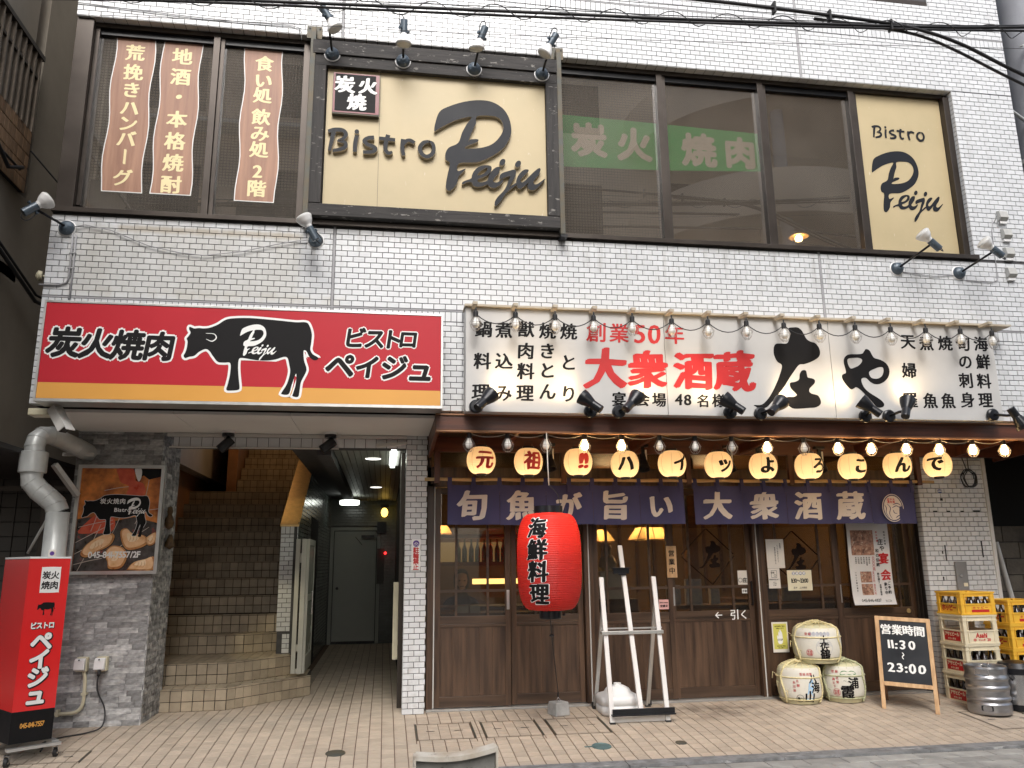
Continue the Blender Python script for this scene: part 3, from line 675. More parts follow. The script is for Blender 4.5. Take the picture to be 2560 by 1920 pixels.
# white lintel row over stairs and passage, soffit boards
w = MB(); w.box(-1.95, .19, PY+.008, 1.22, 2.405, 2.56); w.build('lintel', m_grout, bld)
L_ = []; run([(-1.95, .188)], 2.41, 2.50, y=PY+.008, xs=-2.0, hp=.09, out=L_); emit_tiles(L_)
q = MB(); q.box(-2.0, .19, PY-.03, PY+.006, 2.50, 2.53); q.box(-1.98, -.45, PY-.02, PY+.006, 2.395, 2.408); q.build('lintel_trim', m_wtrim, bld)
q = MB(); x = XL+.02
for a, b in ((XL+.02, -1.72), (-1.715, -.80), (-.795, .40)): q.box(a, b, .10, 1.085, 2.535, 2.56)
q.build('soffit_board', m_soffit, bld)
q = MB(); q.box(.40, 6.30, .10, 1.28, 2.535, 2.56); q.build('timber_soffit', m_canopy, bld)
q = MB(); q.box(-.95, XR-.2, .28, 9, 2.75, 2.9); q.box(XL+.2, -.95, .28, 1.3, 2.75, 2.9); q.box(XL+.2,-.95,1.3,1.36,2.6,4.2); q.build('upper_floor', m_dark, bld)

# stone clad pillar
SX0, SX1, SY0, SY1 = -2.775, -2.03, 1.09, 1.74
w = MB(); w.box(SX0+.01, SX1-.012, SY0+.012, SY1, 0, 2.55); w.build('stone_pillar', m_stonejoint, bld)
stones = []
z = 0; rws = 0
while z < 2.54:
    h = .0475; x = SX0
    while x < SX1-.01:
        l = random.choice((.1,.13,.16,.2,.23,.26)); l = min(l, SX1-x)
        if SX1-x-l < .05: l = SX1-x
        stones.append(('f', x, z, l, h)); x += l
    y = SY0
    while y < SY1-.01:
        l = min(random.choice((.08,.11,.14,.17,.2)), SY1-y)
        stones.append(('s', y, z, l, h)); y += l
    z += h
svar = {}
def stone_mesh(l, h):
    k = round(l, 2)
    if k not in svar:
        svar[k] = []
        for _ in range(4):
            mb = MB(); d = .012; nx = max(2, int(l/.03)); g = []
            for j in range(3):
                for i in range(nx+1):
                    e = 0 if (i in (0, nx) or j in (0, 2)) else 1
                    g.append((.001+(l-.002)*i/nx, -(d*(.55+.3*random.random())+e*.006*random.random()), .0006+(h-.0012)*j/2))
            fs = [(j*(nx+1)+i, j*(nx+1)+i+1, (j+1)*(nx+1)+i+1, (j+1)*(nx+1)+i) for j in range(2) for i in range(nx)]
            mb.add(g, fs, 0, random.random())
            bk = [(x_, 0, z_) for x_, _, z_ in g]
            ring = list(range(nx+1))+[2*(nx+1)-1]+list(range(3*(nx+1)-1, 2*(nx+1)-1, -1))+[nx+1]
            b0 = len(mb.v); mb.add(bk, []); n_ = len(ring)
            for a in range(n_):
                p_, r_ = ring[a], ring[(a+1) % n_]; mb.f.append([b0-len(g)+p_, b0+p_, b0+r_, b0-len(g)+r_]); mb.m.append(0); mb.t.append(mb.t[0]); mb.s.append(False)
            svar[k].append(mb)
    return random.choice(svar[k])
smesh = {}
rest = MB(); cnt = 0
order = sorted(stones, key=lambda s: (s[0] != 'f', -0.0 if s[0]=='f' else s[1], 0))
fr = [s for s in stones if s[0] == 'f' and not (1.28 < s[2] < 2.2 and -2.70 < s[1] and s[1]+s[3] < -2.0)]
random.shuffle(fr); chosen = set(id(s) for s in sorted(fr, key=lambda s: -s[3])[:285])
for s in stones:
    mb = stone_mesh(s[3], s[4]); rot = None
    if s[0] == 'f': loc = Vector((s[1], SY0+.012, s[2])); A = Matrix.Identity(3)
    else: loc = Vector((SX1-.012, s[1], s[2])); A = Matrix.Rotation(R(90), 3, 'Z')
    if id(s) in chosen:
        if id(mb) not in smesh: smesh[id(mb)] = mb.mesh('stone', m_stone)
        link(smesh[id(mb)], 'stone', bld, loc)
    else:
        t = random.random(); b = len(rest.v); rest.v += [tuple(A @ Vector(v)+loc) for v in mb.v]
        for f in mb.f: rest.f.append([i+b for i in f]); rest.m.append(0); rest.t.append(t); rest.s.append(False)
tag(rest.build('stone_field', m_stone, bld), kind='stuff')

# staircase
st = MB(); STJ = []; steps = []
def front(pts, z0, z1):                        # riser line as polyline (left to right), tiles on it
    for (a, b) in zip(pts, pts[1:]):
        a = Vector((*a, 0)); b = Vector((*b, 0)); d = (b-a); Ln = d.length; d.normalize(); n = Vector((d.y, -d.x, 0)); k = max(1, round(Ln/.098)); w_ = Ln/k
        for i in range(k):
            for (h0, h1) in ((0, .088), (.088, .186)):
                steps.append((a+d*(i*w_+.003)+Vector((0,0,z0+h0+.003)), d, Vector((0,0,1)), n, w_-.006, h1-h0-.006))
            steps.append((a+d*(i*w_+.003)+n*.010+Vector((0,0,z1-.009)), d, -n, Vector((0,0,1)), w_-.006, .09))
RS, XS0 = .197, -2.75
lines = [[(XS0,1.68),(-1.44,1.70),(-.735,2.46)], [(XS0,2.0),(-1.50,2.02),(-.96,2.56)], [(XS0,2.90),(-1.5,2.90),(-1.13,3.10)]]
for i in range(3, 17): y = 2.9+.27*(i-2); lines.append([(XS0 if i < 12 else -2.15, y), (-1.12, y)])
for i, ln in enumerate(lines):
    z1 = RS*(i+1); a, b = ln[0], ln[-1]
    pts = [(x, y, z1-.009) for x, y in ln]+[(b[0], 8 if i > 2 else b[1]+.5, z1-.009), (a[0], 8, z1-.009)]
    if i == 0: pts = [(x, y, z1-.009) for x, y in ln]+[(-.77, 2.98, z1-.009), (-1.1, 3.0, z1-.009), (a[0], 3.2, z1-.009)]
    if i == 1: pts = [(x, y, z1-.009) for x, y in ln]+[(-.985, 3.08, z1-.009), (a[0], 3.3, z1-.009)]
    if i == 2: pts = [(x, y, z1-.009) for x, y in ln]+[(-1.13, 3.5, z1-.009), (a[0], 3.5, z1-.009)]
    st.poly([tuple(p) for p in pts][::-1], (0,0,-1), RS if i else RS-.009)
    front(ln, RS*i, z1)
    if False:
        for r_ in range(1, 3 if i < 2 else 5):
            for (a_, b_) in zip(ln[:1]+ln[1:2], ln[1:2]+ln[1:2]):
                if a_ == b_: continue
                k = 13; w_ = (b_[0]-a_[0])/k
                for c in range(k): steps.append((Vector((a_[0]+c*w_+.003, a_[1]+.095*r_-.005, z1-.009)), Vector((1,0,0)), Vector((0,1,0)), Vector((0,0,1)), w_-.006, .089))
        a_, b_ = ln[-2], ln[-1]; d = Vector((b_[0]-a_[0], b_[1]-a_[1], 0)); Ln = d.length; d.normalize(); n = Vector((d.y, -d.x, 0)); k = round(Ln/.098)
        for r_ in range(1, 3):
            for c in range(k): steps.append((Vector((a_[0], a_[1], z1-.009))+d*(c*Ln/k+.003)-n*(.095*r_-.006), d, -n, Vector((0,0,1)), Ln/k-.006, .087))
def yline(i, x):
    ln = lines[i]
    if x > ln[-1][0]: return None
    for (a, b), (c, d) in zip(ln, ln[1:]):
        if a <= x <= c: return b+(d-b)*(x-a)/(c-a)
for i in range(3):                               # treads of the wide lower steps
    z1 = RS*(i+1); yy_ = 1.70
    while yy_ < 3.3:
        x = -2.74
        while x < -.78:
            xc, yc = x+.049, yy_+.049; f = yline(i, xc); g = yline(i+1, xc)
            if f is not None and yc > f+.12 and ((g is None and yc < 2.95+.1*i) or (g is not None and yc < g+.05)):
                steps.append((Vector((x+.003, yy_+.003, z1-.009)), Vector((1,0,0)), Vector((0,1,0)), Vector((0,0,1)), .092, .092))
            x += .098
        yy_ += .098
    a_, b_ = lines[i][-2], lines[i][-1]; d = Vector((b_[0]-a_[0], b_[1]-a_[1], 0)); Ln = d.length; d.normalize(); n = Vector((d.y, -d.x, 0))
stair = st.build('staircase', m_stepjoint, bld)
sf = MB(); vis = [s for s in steps if s[0].x > -2.4 and s[0].z < 1.2]; vis = sorted(vis, key=lambda s: s[0].y)[:290]; vid = set(id(s) for s in vis)
for s in steps:
    mb = MB() if id(s) in vid else sf
    mb.tile(*s[:4], s[4], s[5], .009, .0018, t=random.random())
    if id(s) in vid: mb.build('step_tile', m_step, stair)
tag(sf.build('step_tile_field', m_step, stair), kind='stuff')
# wall between stairs and passage: stub with tiles, brass capped slope
m_tilew = m_tile
w = MB()
w.poly([(-1.0, 2.708, .39), (-1.0, 2.708, 1.755), (-1.0, 5.0, 3.1), (-1.0, 8.0, 3.1), (-1.0, 8.0, .0), (-1.0, 2.708, 0)], (-1,0,0), .13)
w.box(-1.07, -.955, 2.712, 2.9, 0, .62); w.box(-1.138, -.955, 2.712, 2.9, .62, 1.755)
w.build('stair_wall', m_grout, bld)
L_ = []; run([(-1.075, -.952)], .40, .625, y=2.71, xs=-1.075, out=L_); run([(-1.142, -.952)], .625, 1.665, y=2.71, xs=-1.142, out=L_)
run([(-1.142, -.952)], 1.668, 1.755, y=2.71, xs=-1.142, p=.05, hp=.087, out=L_)
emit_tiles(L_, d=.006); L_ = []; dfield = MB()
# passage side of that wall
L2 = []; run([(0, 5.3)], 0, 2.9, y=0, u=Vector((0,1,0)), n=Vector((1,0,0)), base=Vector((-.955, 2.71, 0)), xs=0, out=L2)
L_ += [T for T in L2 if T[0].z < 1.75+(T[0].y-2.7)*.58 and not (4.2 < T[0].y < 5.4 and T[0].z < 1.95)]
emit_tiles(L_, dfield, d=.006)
w = MB(); w.poly([(-.962, 2.70, 0), (-.962, 2.70, 1.75), (-.962, 5.0, 3.08), (-.962, 8.0, 3.08), (-.962, 8.0, 0)], (-1,0,0), .035); w.build('passage_wall', m_grout, bld)
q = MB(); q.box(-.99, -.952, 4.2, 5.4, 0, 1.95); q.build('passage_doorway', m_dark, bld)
q = MB(); q.poly([(-1.15, 2.70, 1.758), (-.945, 2.70, 1.758), (-.945, 5.05, 3.13), (-1.15, 5.05, 3.13)], Vector((0,-.5,.86)), .012); q.box(-1.15,-.945, 2.695, 2.703, 1.748, 1.77)
q.build('brass_cap', m_brass, bld)
# stair hall far walls
m_orange = pm('brown_wall_tile', (.40,.20,.09), .4, var=.2, scale=5, tint=.15)
q = MB(); q.box(-2.77, -2.74, 1.74, 8, 0, 4.5); q.box(-2.75, -1.0, 8.0, 8.05, 0, 5); q.box(-2.3, -2.16, 5.6, 7.6, 2.2, 4.4)
q.build('stair_hall_wall', m_orange, bld)
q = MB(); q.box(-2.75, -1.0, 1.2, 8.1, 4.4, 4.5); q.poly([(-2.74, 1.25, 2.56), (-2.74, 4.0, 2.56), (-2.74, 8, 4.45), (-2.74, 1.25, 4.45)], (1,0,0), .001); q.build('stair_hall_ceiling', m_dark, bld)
# passage: right wall with window units, back wall, door, ceiling slats
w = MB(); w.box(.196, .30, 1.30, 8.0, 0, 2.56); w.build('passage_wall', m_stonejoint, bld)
q = MB()
q.box(.150, .196, 1.45, 1.53, 0, 2.42); q.box(.165, .196, 1.53, 2.6, 2.36, 2.42)
for y in (1.75, 2.0, 2.25, 2.5): q.box(.162, .190, y, y+.04, .78, 2.36)
q.box(.168, .196, 1.53, 2.6, .74, .80); q.box(.168, .196, 1.53, 2.6, 1.52, 1.56)
q.build('passage_window_frame', m_bronze, bld)
m_frost = pm('frosted_glass', (.42,.43,.38), .25, var=.15, scale=2)
q = MB(); q.box(.178, .186, 1.53, 2.6, .80, 2.36); q.build('passage_window_pane', m_frost, bld)
q = MB(); q.box(.10, .15, 1.62, 1.70, .42, 1.15); q.box(.11, .196, 1.64, 1.68, .55, .60); q.build('rail_post', m_beigepipe, bld)
w = MB(); w.box(-1.0, .3, 8.0, 8.2, 0, 2.8); w.build('passage_end_wall', m_grout, bld)
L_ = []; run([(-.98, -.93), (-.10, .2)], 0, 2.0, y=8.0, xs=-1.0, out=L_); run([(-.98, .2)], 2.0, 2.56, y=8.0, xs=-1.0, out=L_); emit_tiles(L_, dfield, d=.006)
m_tileshade = pm('shade_darkened_white_tile', (.085,.10,.092), .2, var=.1, scale=3, tint=.15); tag(dfield.build('passage_tile_field', m_tileshade, bld), kind='stuff')  # white tile in the dim passage, its shade put into the colour
m_grdoor = pm('grey_green_steel_door', (.30,.31,.28), .4, var=.05, scale=2)
q = MB(); q.box(-.86, -.14, 7.95, 7.99, .05, 1.90); pd = q.build('passage_door', m_grdoor, bld)
q = MB()
for a in ((-.93,-.875,7.93,8,0,1.97),(-.125,-.07,7.93,8,0,1.97),(-.875,-.125,7.93,8,1.915,1.97)): q.box(*a)
q.build('door_frame', m_grdoor, pd)
q = MB(); q.cyl((-.79,7.9,.93),(-.79,7.95,.93),.025); q.box(-.40,-.18,7.88,7.94,1.78,1.83); q.bar((-.5,7.86,1.80),(-.38,7.86,1.66),.015,.01); q.build('door_closer', m_blackpaint, pd)
q = MB(); q.box(-.12,-.0,7.86,7.94,1.0,1.6); q.build('fire_hydrant_box', pm('grey_brown_box',(.055,.05,.045),.5), bld)
q = MB()
for k in range(11): q.box(-.52+k*.065, -.52+k*.065+.058, 1.24, 8, 2.44, 2.46)
q.build('ceiling_slat', pm('ceiling_slat_paint', (.22,.225,.20), .45, var=.06), bld)
q = MB(); q.box(-.95, .196, 1.24, 8, 2.47, 2.52); q.box(-.66,-.53,1.24,8,2.36,2.47); q.build('passage_ceiling', m_grout, bld)
field.build('tile_field', m_tile, bld)
bpy.data.objects['tile_field']['kind'] = 'stuff'

# ---- upper windows ----
def frame_bars(bars, mat, parent, name, bevel=.002):
    q = MB()
    for b in bars: q.box(*b)
    return q.build(name, mat, parent, bevel=bevel)
wf = frame_bars([(-2.775,-2.635,.03,.26,WZ0+.035,WZ1-.002), (-2.635,5.70,.08,.24,WZ1-.045,WZ1-.002), (-2.775,5.72,-.035,.24,WZ0-.012,WZ0+.030), (5.632,5.698,.05,.24,WZ0+.03,WZ1-.045),
    (-2.635,-1.0,.075,.13,WZ0+.030,WZ0+.075),(-2.635,5.632,.135,.20,WZ0+.030,WZ0+.10),
    (-2.635,-2.60,.09,.20,WZ0+.1,WZ1-.045)], m_bronze, bld, 'window_frame')
for x in (-1.585, -.79, 1.50, 2.58, 3.635, 4.625): frame_bars([(x-.045, x+.012, .075,.15,WZ0+.075,WZ1-.045), (x+.014, x+.05, .095,.17,WZ0+.075,WZ1-.045)], m_bronze, bld, 'mullion')
frame_bars([(-2.6,4.62,.11,.16,WZ1-.10,WZ1-.045)], m_blackpaint, bld, 'top_rail')
for a, b in ((-2.60,-1.63), (-1.535,-.835), (-.74,1.455), (1.55,2.535), (2.63,3.59), (3.685,4.58)):
    MB().box(a, b, .142, .148, WZ0+.10, WZ1-.10).build('window_pane', m_glassup, bld)
m_room = pm('brown_room_wall', (.42,.335,.26), .8, var=.15, scale=1)
q = MB(); q.box(-2.6, 5.6, 1.6, 1.65, 4.0, 6.2); q.box(-2.7,-2.6,.3,2.6,4,6.2); q.box(5.6,5.7,.3,2.6,4,6.2); q.box(-2.6,5.6,.28,2.6,4.1,4.2); q.box(-2.6,5.6,.28,2.6,6.1,6.2); q.build('upper_room', m_room, bld)
m_blind = pm('dark_mesh_screen', (.055,.05,.048), .7, var=.2, scale=40)
for a, b in ((-2.6,-1.6),(-1.53,-.8),(1.52,2.6)):
    q = MB(); k = a
    while k < b: q.box(k, k+.004, .20, .203, 4.35, 5.95); k += .028
    z = 4.35
    while z < 5.95: q.box(a, b, .2035, .206, z, z+.004); z += .028
    q.build('window_mesh', m_blind, bld)
q = MB(); q.box(-2.6,-.8,.25,.255,4.3,4.62); q.box(1.5,4.6,.9,.95,4.25,4.5); q.build('interior_screen', m_dark, bld)
# top storey window above the frame edge
frame_bars([(4.72,5.56,.0,.2,7.05,7.10),(4.72,4.77,.03,.2,7.1,8.2),(5.50,5.56,.03,.2,7.1,8.2),(5.1,5.14,.03,.2,7.1,8.2)], m_bronze, bld, 'sill')
MB().box(4.77,5.50,.1,.105,7.1,8.2).build('window_pane', m_glassup, bld)

# ================================================================== SIGNS
# logo drawn from the traced outlines: returns list of outlines in local units (origin at P top left, 1 unit = 1 m on the big sign)
def logo_parts():
    out = [[T_P_OUT, T_P_IN], [T_E, T_EH], [T_I], [T_J], [T_U]]
    for x, y in T_DT: out.append([[(x+.026*math.cos(a)+.010*math.sin(a), y+.034*math.sin(a)) for a in [k*math.pi/4 for k in range(8)]]])
    return out
BISTRO = [[(T_B1, [.04,.036,.026]), (T_B2, [.03,.042,.036,.036,.03,.018,.034,.036,.036,.028])], [(T_i1, [.036,.036,.034])], [(T_s1, [.04,.034,.034,.036,.038,.036,.036,.032])], [(T_t1, [.04,.038,.036,.036,.022]), (T_t2, [.034,.034,.034])], [(T_r1, [.038,.036,.032]), (T_r2, [.02,.034,.034,.032])], [(T_o1, [.022,.034,.038,.038,.038,.038,.034,.03,.02])]]
def put_bistro(ox, oz, sc, y, mat, parent, depth=0, sx=1, dy=.0004):
    pl = flat(y); j = 0
    for lt in BISTRO:
        for P, w_ in lt:
            shape('lettering', [[((x+.51)*sc*sx+ox, (z-5.06)*sc+oz) for x, z in ribbon(P, w_)]], (lambda u, v, j=j: (u, y-dy*j, v)), mat, parent, depth, smooth=1); j += 1
    x, z = T_i2[0]; shape('lettering', [[((x+.51+.020*math.cos(a))*sc*sx+ox, (z-5.06+.022*math.sin(a))*sc+oz) for a in [k*math.pi/5 for k in range(10)]]], pl, mat, parent, depth)
def put_logo(name, ox, oz, sc, y, mat, parent, depth=0, sx=1, shear=0, place=None, dy=.0004, dir=(0,-1,0), local=False):
    # ox, oz: where the logo's upper left corner (x .358, z 5.469) goes
    for k, ol in enumerate(logo_parts()):
        q = [[((x-.358)*sc*sx+ox+(z-5.469)*shear*sc, (z-5.469)*sc+oz) for x, z in o] for o in ol]
        pl = place or flat(y)
        D = Vector(dir)
        shape(name, q, (lambda u, v, k=k: Vector(pl(u, v))+D*dy*k), mat, parent, depth, dir=dir, local=local)

m_letterside = pm('brushed_letter_edge', (.55,.50,.42), .4, .3)
# big bistro sign in weathered timber frame
t = thing('bistro_sign', 'large cream sign board with raised black lettering in a weathered dark timber frame', 'sign', (.39, 0, 4.24))
MB().box(-.60, 1.40, -.055, -.03, 4.35, 5.74).build('board', m_cream, t)
q = MB(); q.box(-.1335,-.1305,-.0565,-.054,4.37,5.70); q.build('board_joint', m_steelold, t)
frame_bars([(-.735,1.495,-.12,-.045,5.80,5.935)], m_oldwood, t, 'timber', .004)
frame_bars([(-.735,1.495,-.105,-.035,5.69,5.795)], m_oldwood, t, 'timber', .004)
frame_bars([(-.735,-.612,-.11,-.035,4.36,5.688)], m_oldwoodv, t, 'timber', .004)
frame_bars([(1.385,1.495,-.11,-.035,4.36,5.688)], m_oldwoodv, t, 'timber', .004)
frame_bars([(-.735,1.495,-.108,-.03,4.245,4.356)], m_oldwood, t, 'timber', .004)
MB().box(-.74, 1.5, -.03, .06, 4.235, 5.93).build('backing', m_dark, t)
put_bistro(-.51, 5.06, 1, -.0555, [m_ptext, m_letterside], t, depth=.035)
for sh in [0]:
    for k, ol in enumerate(logo_parts()):
        shape('lettering', [[(x, z) for x, z in o] for o in ol], (lambda u, v, k=k: (u, -.0555-.0006*k, v)), [m_ptext, m_letterside], t, depth=.035)
# small charcoal plaque
t = thing('plaque', 'small black and dark red plaque with white brush characters on the cream sign', 'sign', (-.34, -.1, 5.22))
q = MB(); q.box(-.548,-.138,-.10,-.057,5.222,5.630); q.build('body', m_steelold, t)
m_maroon = pm('maroon_paint', (.16,.012,.02), .35, var=.2, scale=10)
MB().box(-.545,-.140,-.103,-.1002,5.235,5.628).build('border', m_maroon, t)
MB().box(-.527,-.172,-.106,-.1032,5.252,5.615).build('face', m_ink, t)
letters('lettering', [("炭",-.443,5.512,.175),("火",-.243,5.512,.165),("焼",-.335,5.345,.165)], flat(-.1075), m_inkw, t, bold=.05, rough=.02)
# steel hangers either side
for x, xa, lab in ((-.735,-.805,'rusty grey steel hanger post at left edge of the timber framed sign'), (1.515,1.465,'rusty grey steel hanger post at right edge of the timber framed sign')):
    t = thing('steel_hanger', lab, 'bracket', (x, 0, 4.17), 'steel hangers of the timber sign')
    MB().box(x-.022, x+.022, -.115, -.07, 4.19, 6.02).build('post', m_steelold, t, bevel=.002)
    MB().box(x-.07, x+.065, -.02, -.001, 6.06-.05, 6.135).build('wall_plate', m_steelold, t)
    MB().box(x-.02, x+.02, -.10, -.0, 6.02, 6.07).build('bracket_arm', m_steelold, t)
    q = MB()
    for dx, dz in ((-.045, 6.11), (.045, 6.11)): q.cyl((x+dx, -.026, dz), (x+dx, -.018, dz), .008, n=6)
    q.build('bolt', m_blackrub, t)
    MB().box(x-.022, x+.04, -.11, -.0, 4.165, 4.19).build('foot', m_blackpaint, t)

# cream panel behind the rightmost upper window
t = thing('window_sign_panel', 'cream upright panel with black lettering filling the rightmost upper window', 'sign', (5.15, .12, 4.3))
MB().box(4.672, 5.628, .115, .135, 4.24, 6.008).build('board', m_cream, t)
put_bistro(4.866, 5.645, .62, .1125, m_ptext, t)
put_logo('lettering', 4.771, 5.386, .742, .1125, m_ptext, t)
for k in range(3): pass
# three wooden-look banner stickers
m_bann = wood('brown_plank_print', (.30,.14,.085), (.50,.27,.17), 2.2, .5, 'Z', 0)
for n_, (xc, xw, z1, z0, txt, s_, lab) in enumerate([(-2.31,.32,5.955,4.475,'荒挽きハンバーグ',.165,'leftmost tall brown sticker in the upper left window'),
        (-1.908,.32,5.953,4.478,'地酒・本格焼酎',.175,'tall brown sticker second from the left in the upper left window'),
        (-1.193,.325,5.952,4.455,'食い処飲み処2階',.165,'tall brown sticker in the window beside the timber framed sign')]):
    t = thing('window_banner', lab, 'banner', (xc, .136, z0), 'brown vertical banners in the upper window')
    def edge(g, ph=n_):
        L_ = []; k = 14
        for i in range(k+1): z = z1-(z1-z0)*i/k; L_.append((xc+xw/2+g+.012*math.sin(i*.95+ph*2), z+(g if i == 0 else -g if i == k else 0)))
        for i in range(k, -1, -1): z = z1-(z1-z0)*i/k; L_.append((xc-xw/2-g+.012*math.sin(i*.95+ph*2+.4), z+(g if i == 0 else -g if i == k else 0)))
        return L_
    shape('white_edge', [edge(.008)], flat(.1405), m_inkw, t, smooth=1); shape('face', [edge(0)], flat(.1395), m_bann, t, smooth=1)
    zz = {0:[5.819,5.624,5.447,5.271,5.120,4.971,4.800,4.603],1:[5.819,5.615,5.414,5.192,4.981,4.772,4.566],2:[5.816,5.642,5.491,5.274,5.111,4.951,4.739,4.575]}[n_]
    letters('lettering', [(c, xc+.004, z, s_, 1, -90 if c == 'ー' else 0) for c, z in zip(txt, zz)], flat(.1385), pm('cream_ink', (.80,.68,.38), .5, var=.03), t, bold=.034, rough=.02)
# green banner behind the glass
m_green = pm('green_banner', (.01,.42,.10), .6, var=.08, scale=2)
m_greyink = pm('grey_ink', (.62,.61,.59), .6, var=.03)
t = thing('green_banner', 'green banner with thick grey characters hung behind the upper right windows', 'banner', (2.6, .28, 5.05))
shape('face', [[(1.56,5.55),(2.5,5.53),(3.62,5.50),(3.64,5.09),(2.6,5.03),(1.56,5.0)]], flat(.172), m_green, t, smooth=1)
letters('lettering', [("炭",1.86,5.30,.36),("火",2.31,5.285,.36),("焼",2.97,5.275,.36),("肉",3.40,5.275,.34)], flat(.170), m_greyink, t, bold=.05)

# red sign with the bull
t = thing('red_fascia_sign', 'long red and amber light box sign with a black bull over the stair entrance', 'sign', (-1.1, -.1, 2.56))
frame_bars([(-2.645,.440,-.25,-.03,2.552,2.576),(-2.645,.440,-.25,-.03,3.338,3.356),(-2.645,-2.630,-.25,-.03,2.576,3.338),(.425,.440,-.25,-.03,2.576,3.338)], m_alu, t, 'frame')
MB().box(-2.632, .427, -.235, -.04, 2.57, 3.34).build('box', m_whiteplas, t)
MB().box(-2.628, .423, -.245, -.236, 2.702, 3.336).build('red_face', m_red, t)
MB().box(-2.628, .423, -.2452, -.236, 2.578, 2.701).build('amber_face', m_yel, t)
yb = -.2462
shape('bull_outline', [T_cow], flat(yb), m_inkw, t, grow=.018); shape('bull', [T_cow], flat(yb-.0006), m_ink, t)
shape('bull_ear', [ribbon([(-1.435,3.125),(-1.375,3.122),(-1.355,3.09),(-1.385,3.062),(-1.43,3.078)], [.003,.006,.009,.008,.003])], flat(yb-.0012), m_inkw, t)
put_logo('lettering', -1.174, 3.212, .285, yb-.0016, m_inkw, t, dy=.0001)
ks = [("炭",-2.468,3.022,.25),("火",-2.237,3.018,.25),("焼",-2.008,3.013,.25),("肉",-1.775,3.010,.24)]
kt = [("ビ",-.277,3.128,.185),("ス",-.115,3.125,.18),("ト",.024,3.125,.18),("ロ",.156,3.13,.17),("ペ",-.385,2.892,.24),("イ",-.168,2.885,.205),("ジ",.045,2.885,.225),("ュ",.262,2.875,.23)]
letters('lettering_edge', ks+kt, flat(yb), m_inkw, t, bold=.095, shear=.12); letters('lettering', ks+kt, flat(yb-.0008), m_ink, t, bold=.04, rough=.012, shear=.12)

# white enamel sign with brush characters
m_sho = pm('old_white_enamel', (.56,.55,.53), .42, alt=(.48,.475,.465), scale=1.3)
overlay(m_sho, (.34,.17,.06), box_mask(.6,5.8,3.405,3.50,.05,.35,.65,6,(1,1,2)), .75)
overlay(m_sho, (.30,.15,.06), box_mask(.6,5.8,2.52,2.585,.03,.45,.7,7,(1,1,2)), .7)
for x in (2.382, 3.941): overlay(m_sho, (.34,.17,.06), box_mask(x-.018,x+.018,2.5,3.5,.012,.3,.6,5,(4,1,1)), .8)
overlay(m_sho, (.38,.22,.1), noise_mask(3, .66, .9, (4,1,.3)), .5)
t = thing('white_fascia_sign', 'long rust stained white sign with red and black brush characters over the restaurant front', 'sign', (3.1, -.1, 2.55))
for a, b in ((.636, 2.380), (2.384, 3.939), (3.943, 5.60)): MB().box(a, b, -.178, -.02, 2.548, 3.448).build('panel', m_sho, t, bevel=.003)
q = MB(); q.box(.625, 5.79, -.215, -.02, 3.450, 3.468); 
m_rustcap = pm('rust_streaked_cap', (.52,.47,.38), .7, alt=(.40,.33,.24), scale=6, stretch=(1,3,3), bump=.3)
q.build('cap', m_rustcap, t)
for x in [.70+.3405*i for i in range(15)]: MB().box(x-.02, x+.02, -.34, -.21, 3.425, 3.449).build('lamp_bracket', m_rustcap, t)
ys = -.1795
shape('lettering', [T_sho1], flat(ys), m_ink, t); shape('lettering', [T_sho2], flat(ys), m_ink, t); shape('lettering', [T_ya0, T_ya1, T_ya2], flat(ys), m_ink, t)
bk = [("鍋",.790,3.258),("料",.776,2.980),("理",.762,2.713),("煮",.963,3.257),("込",.960,2.985),("み",.952,2.710),("獣",1.151,3.271),("肉",1.148,3.079),("料",1.145,2.902),("理",1.136,2.714),("焼",1.340,3.264),("き",1.334,3.084),("と",1.330,2.914),("ん",1.329,2.732),("焼",1.524,3.263),("と",1.517,2.987),("り",1.510,2.716),
 ("宴",1.949,2.678),("会",2.156,2.682),("場",2.305,2.679),("天",4.724,3.278),("婦",4.704,3.004),("羅",4.676,2.728),("煮",4.912,3.269),("魚",4.877,2.725),("焼",5.103,3.275),("魚",5.057,2.729),("旬",5.288,3.281),("の",5.286,3.102),("刺",5.267,2.924),("身",5.256,2.740),("海",5.474,3.280),("鮮",5.471,3.107),("料",5.451,2.921),("理",5.439,2.744)]
letters('lettering', [(c, x, z, .150 if c not in '宴会場' else .128) for c, x, z in bk]+[("4",2.482,2.686,.135),("8",2.562,2.686,.135),("名",2.704,2.680,.12),("様",2.846,2.683,.125)], flat(ys), m_ink, t, bold=.03, rough=.03, shear=.05)
letters('lettering', [("創",1.772,3.265,.185),("業",1.974,3.265,.18),("5",2.158,3.265,.235),("0",2.292,3.265,.235),("年",2.478,3.268,.185)], flat(ys), m_inkr, t, bold=.022, rough=.025, shear=.05)
letters('lettering', [("大",1.842,2.950,.38),("衆",2.218,2.948,.36),("酒",2.632,2.950,.36),("蔵",3.010,2.955,.37)], flat(ys), m_inkr, t, bold=.045, rough=.045, shear=.06)

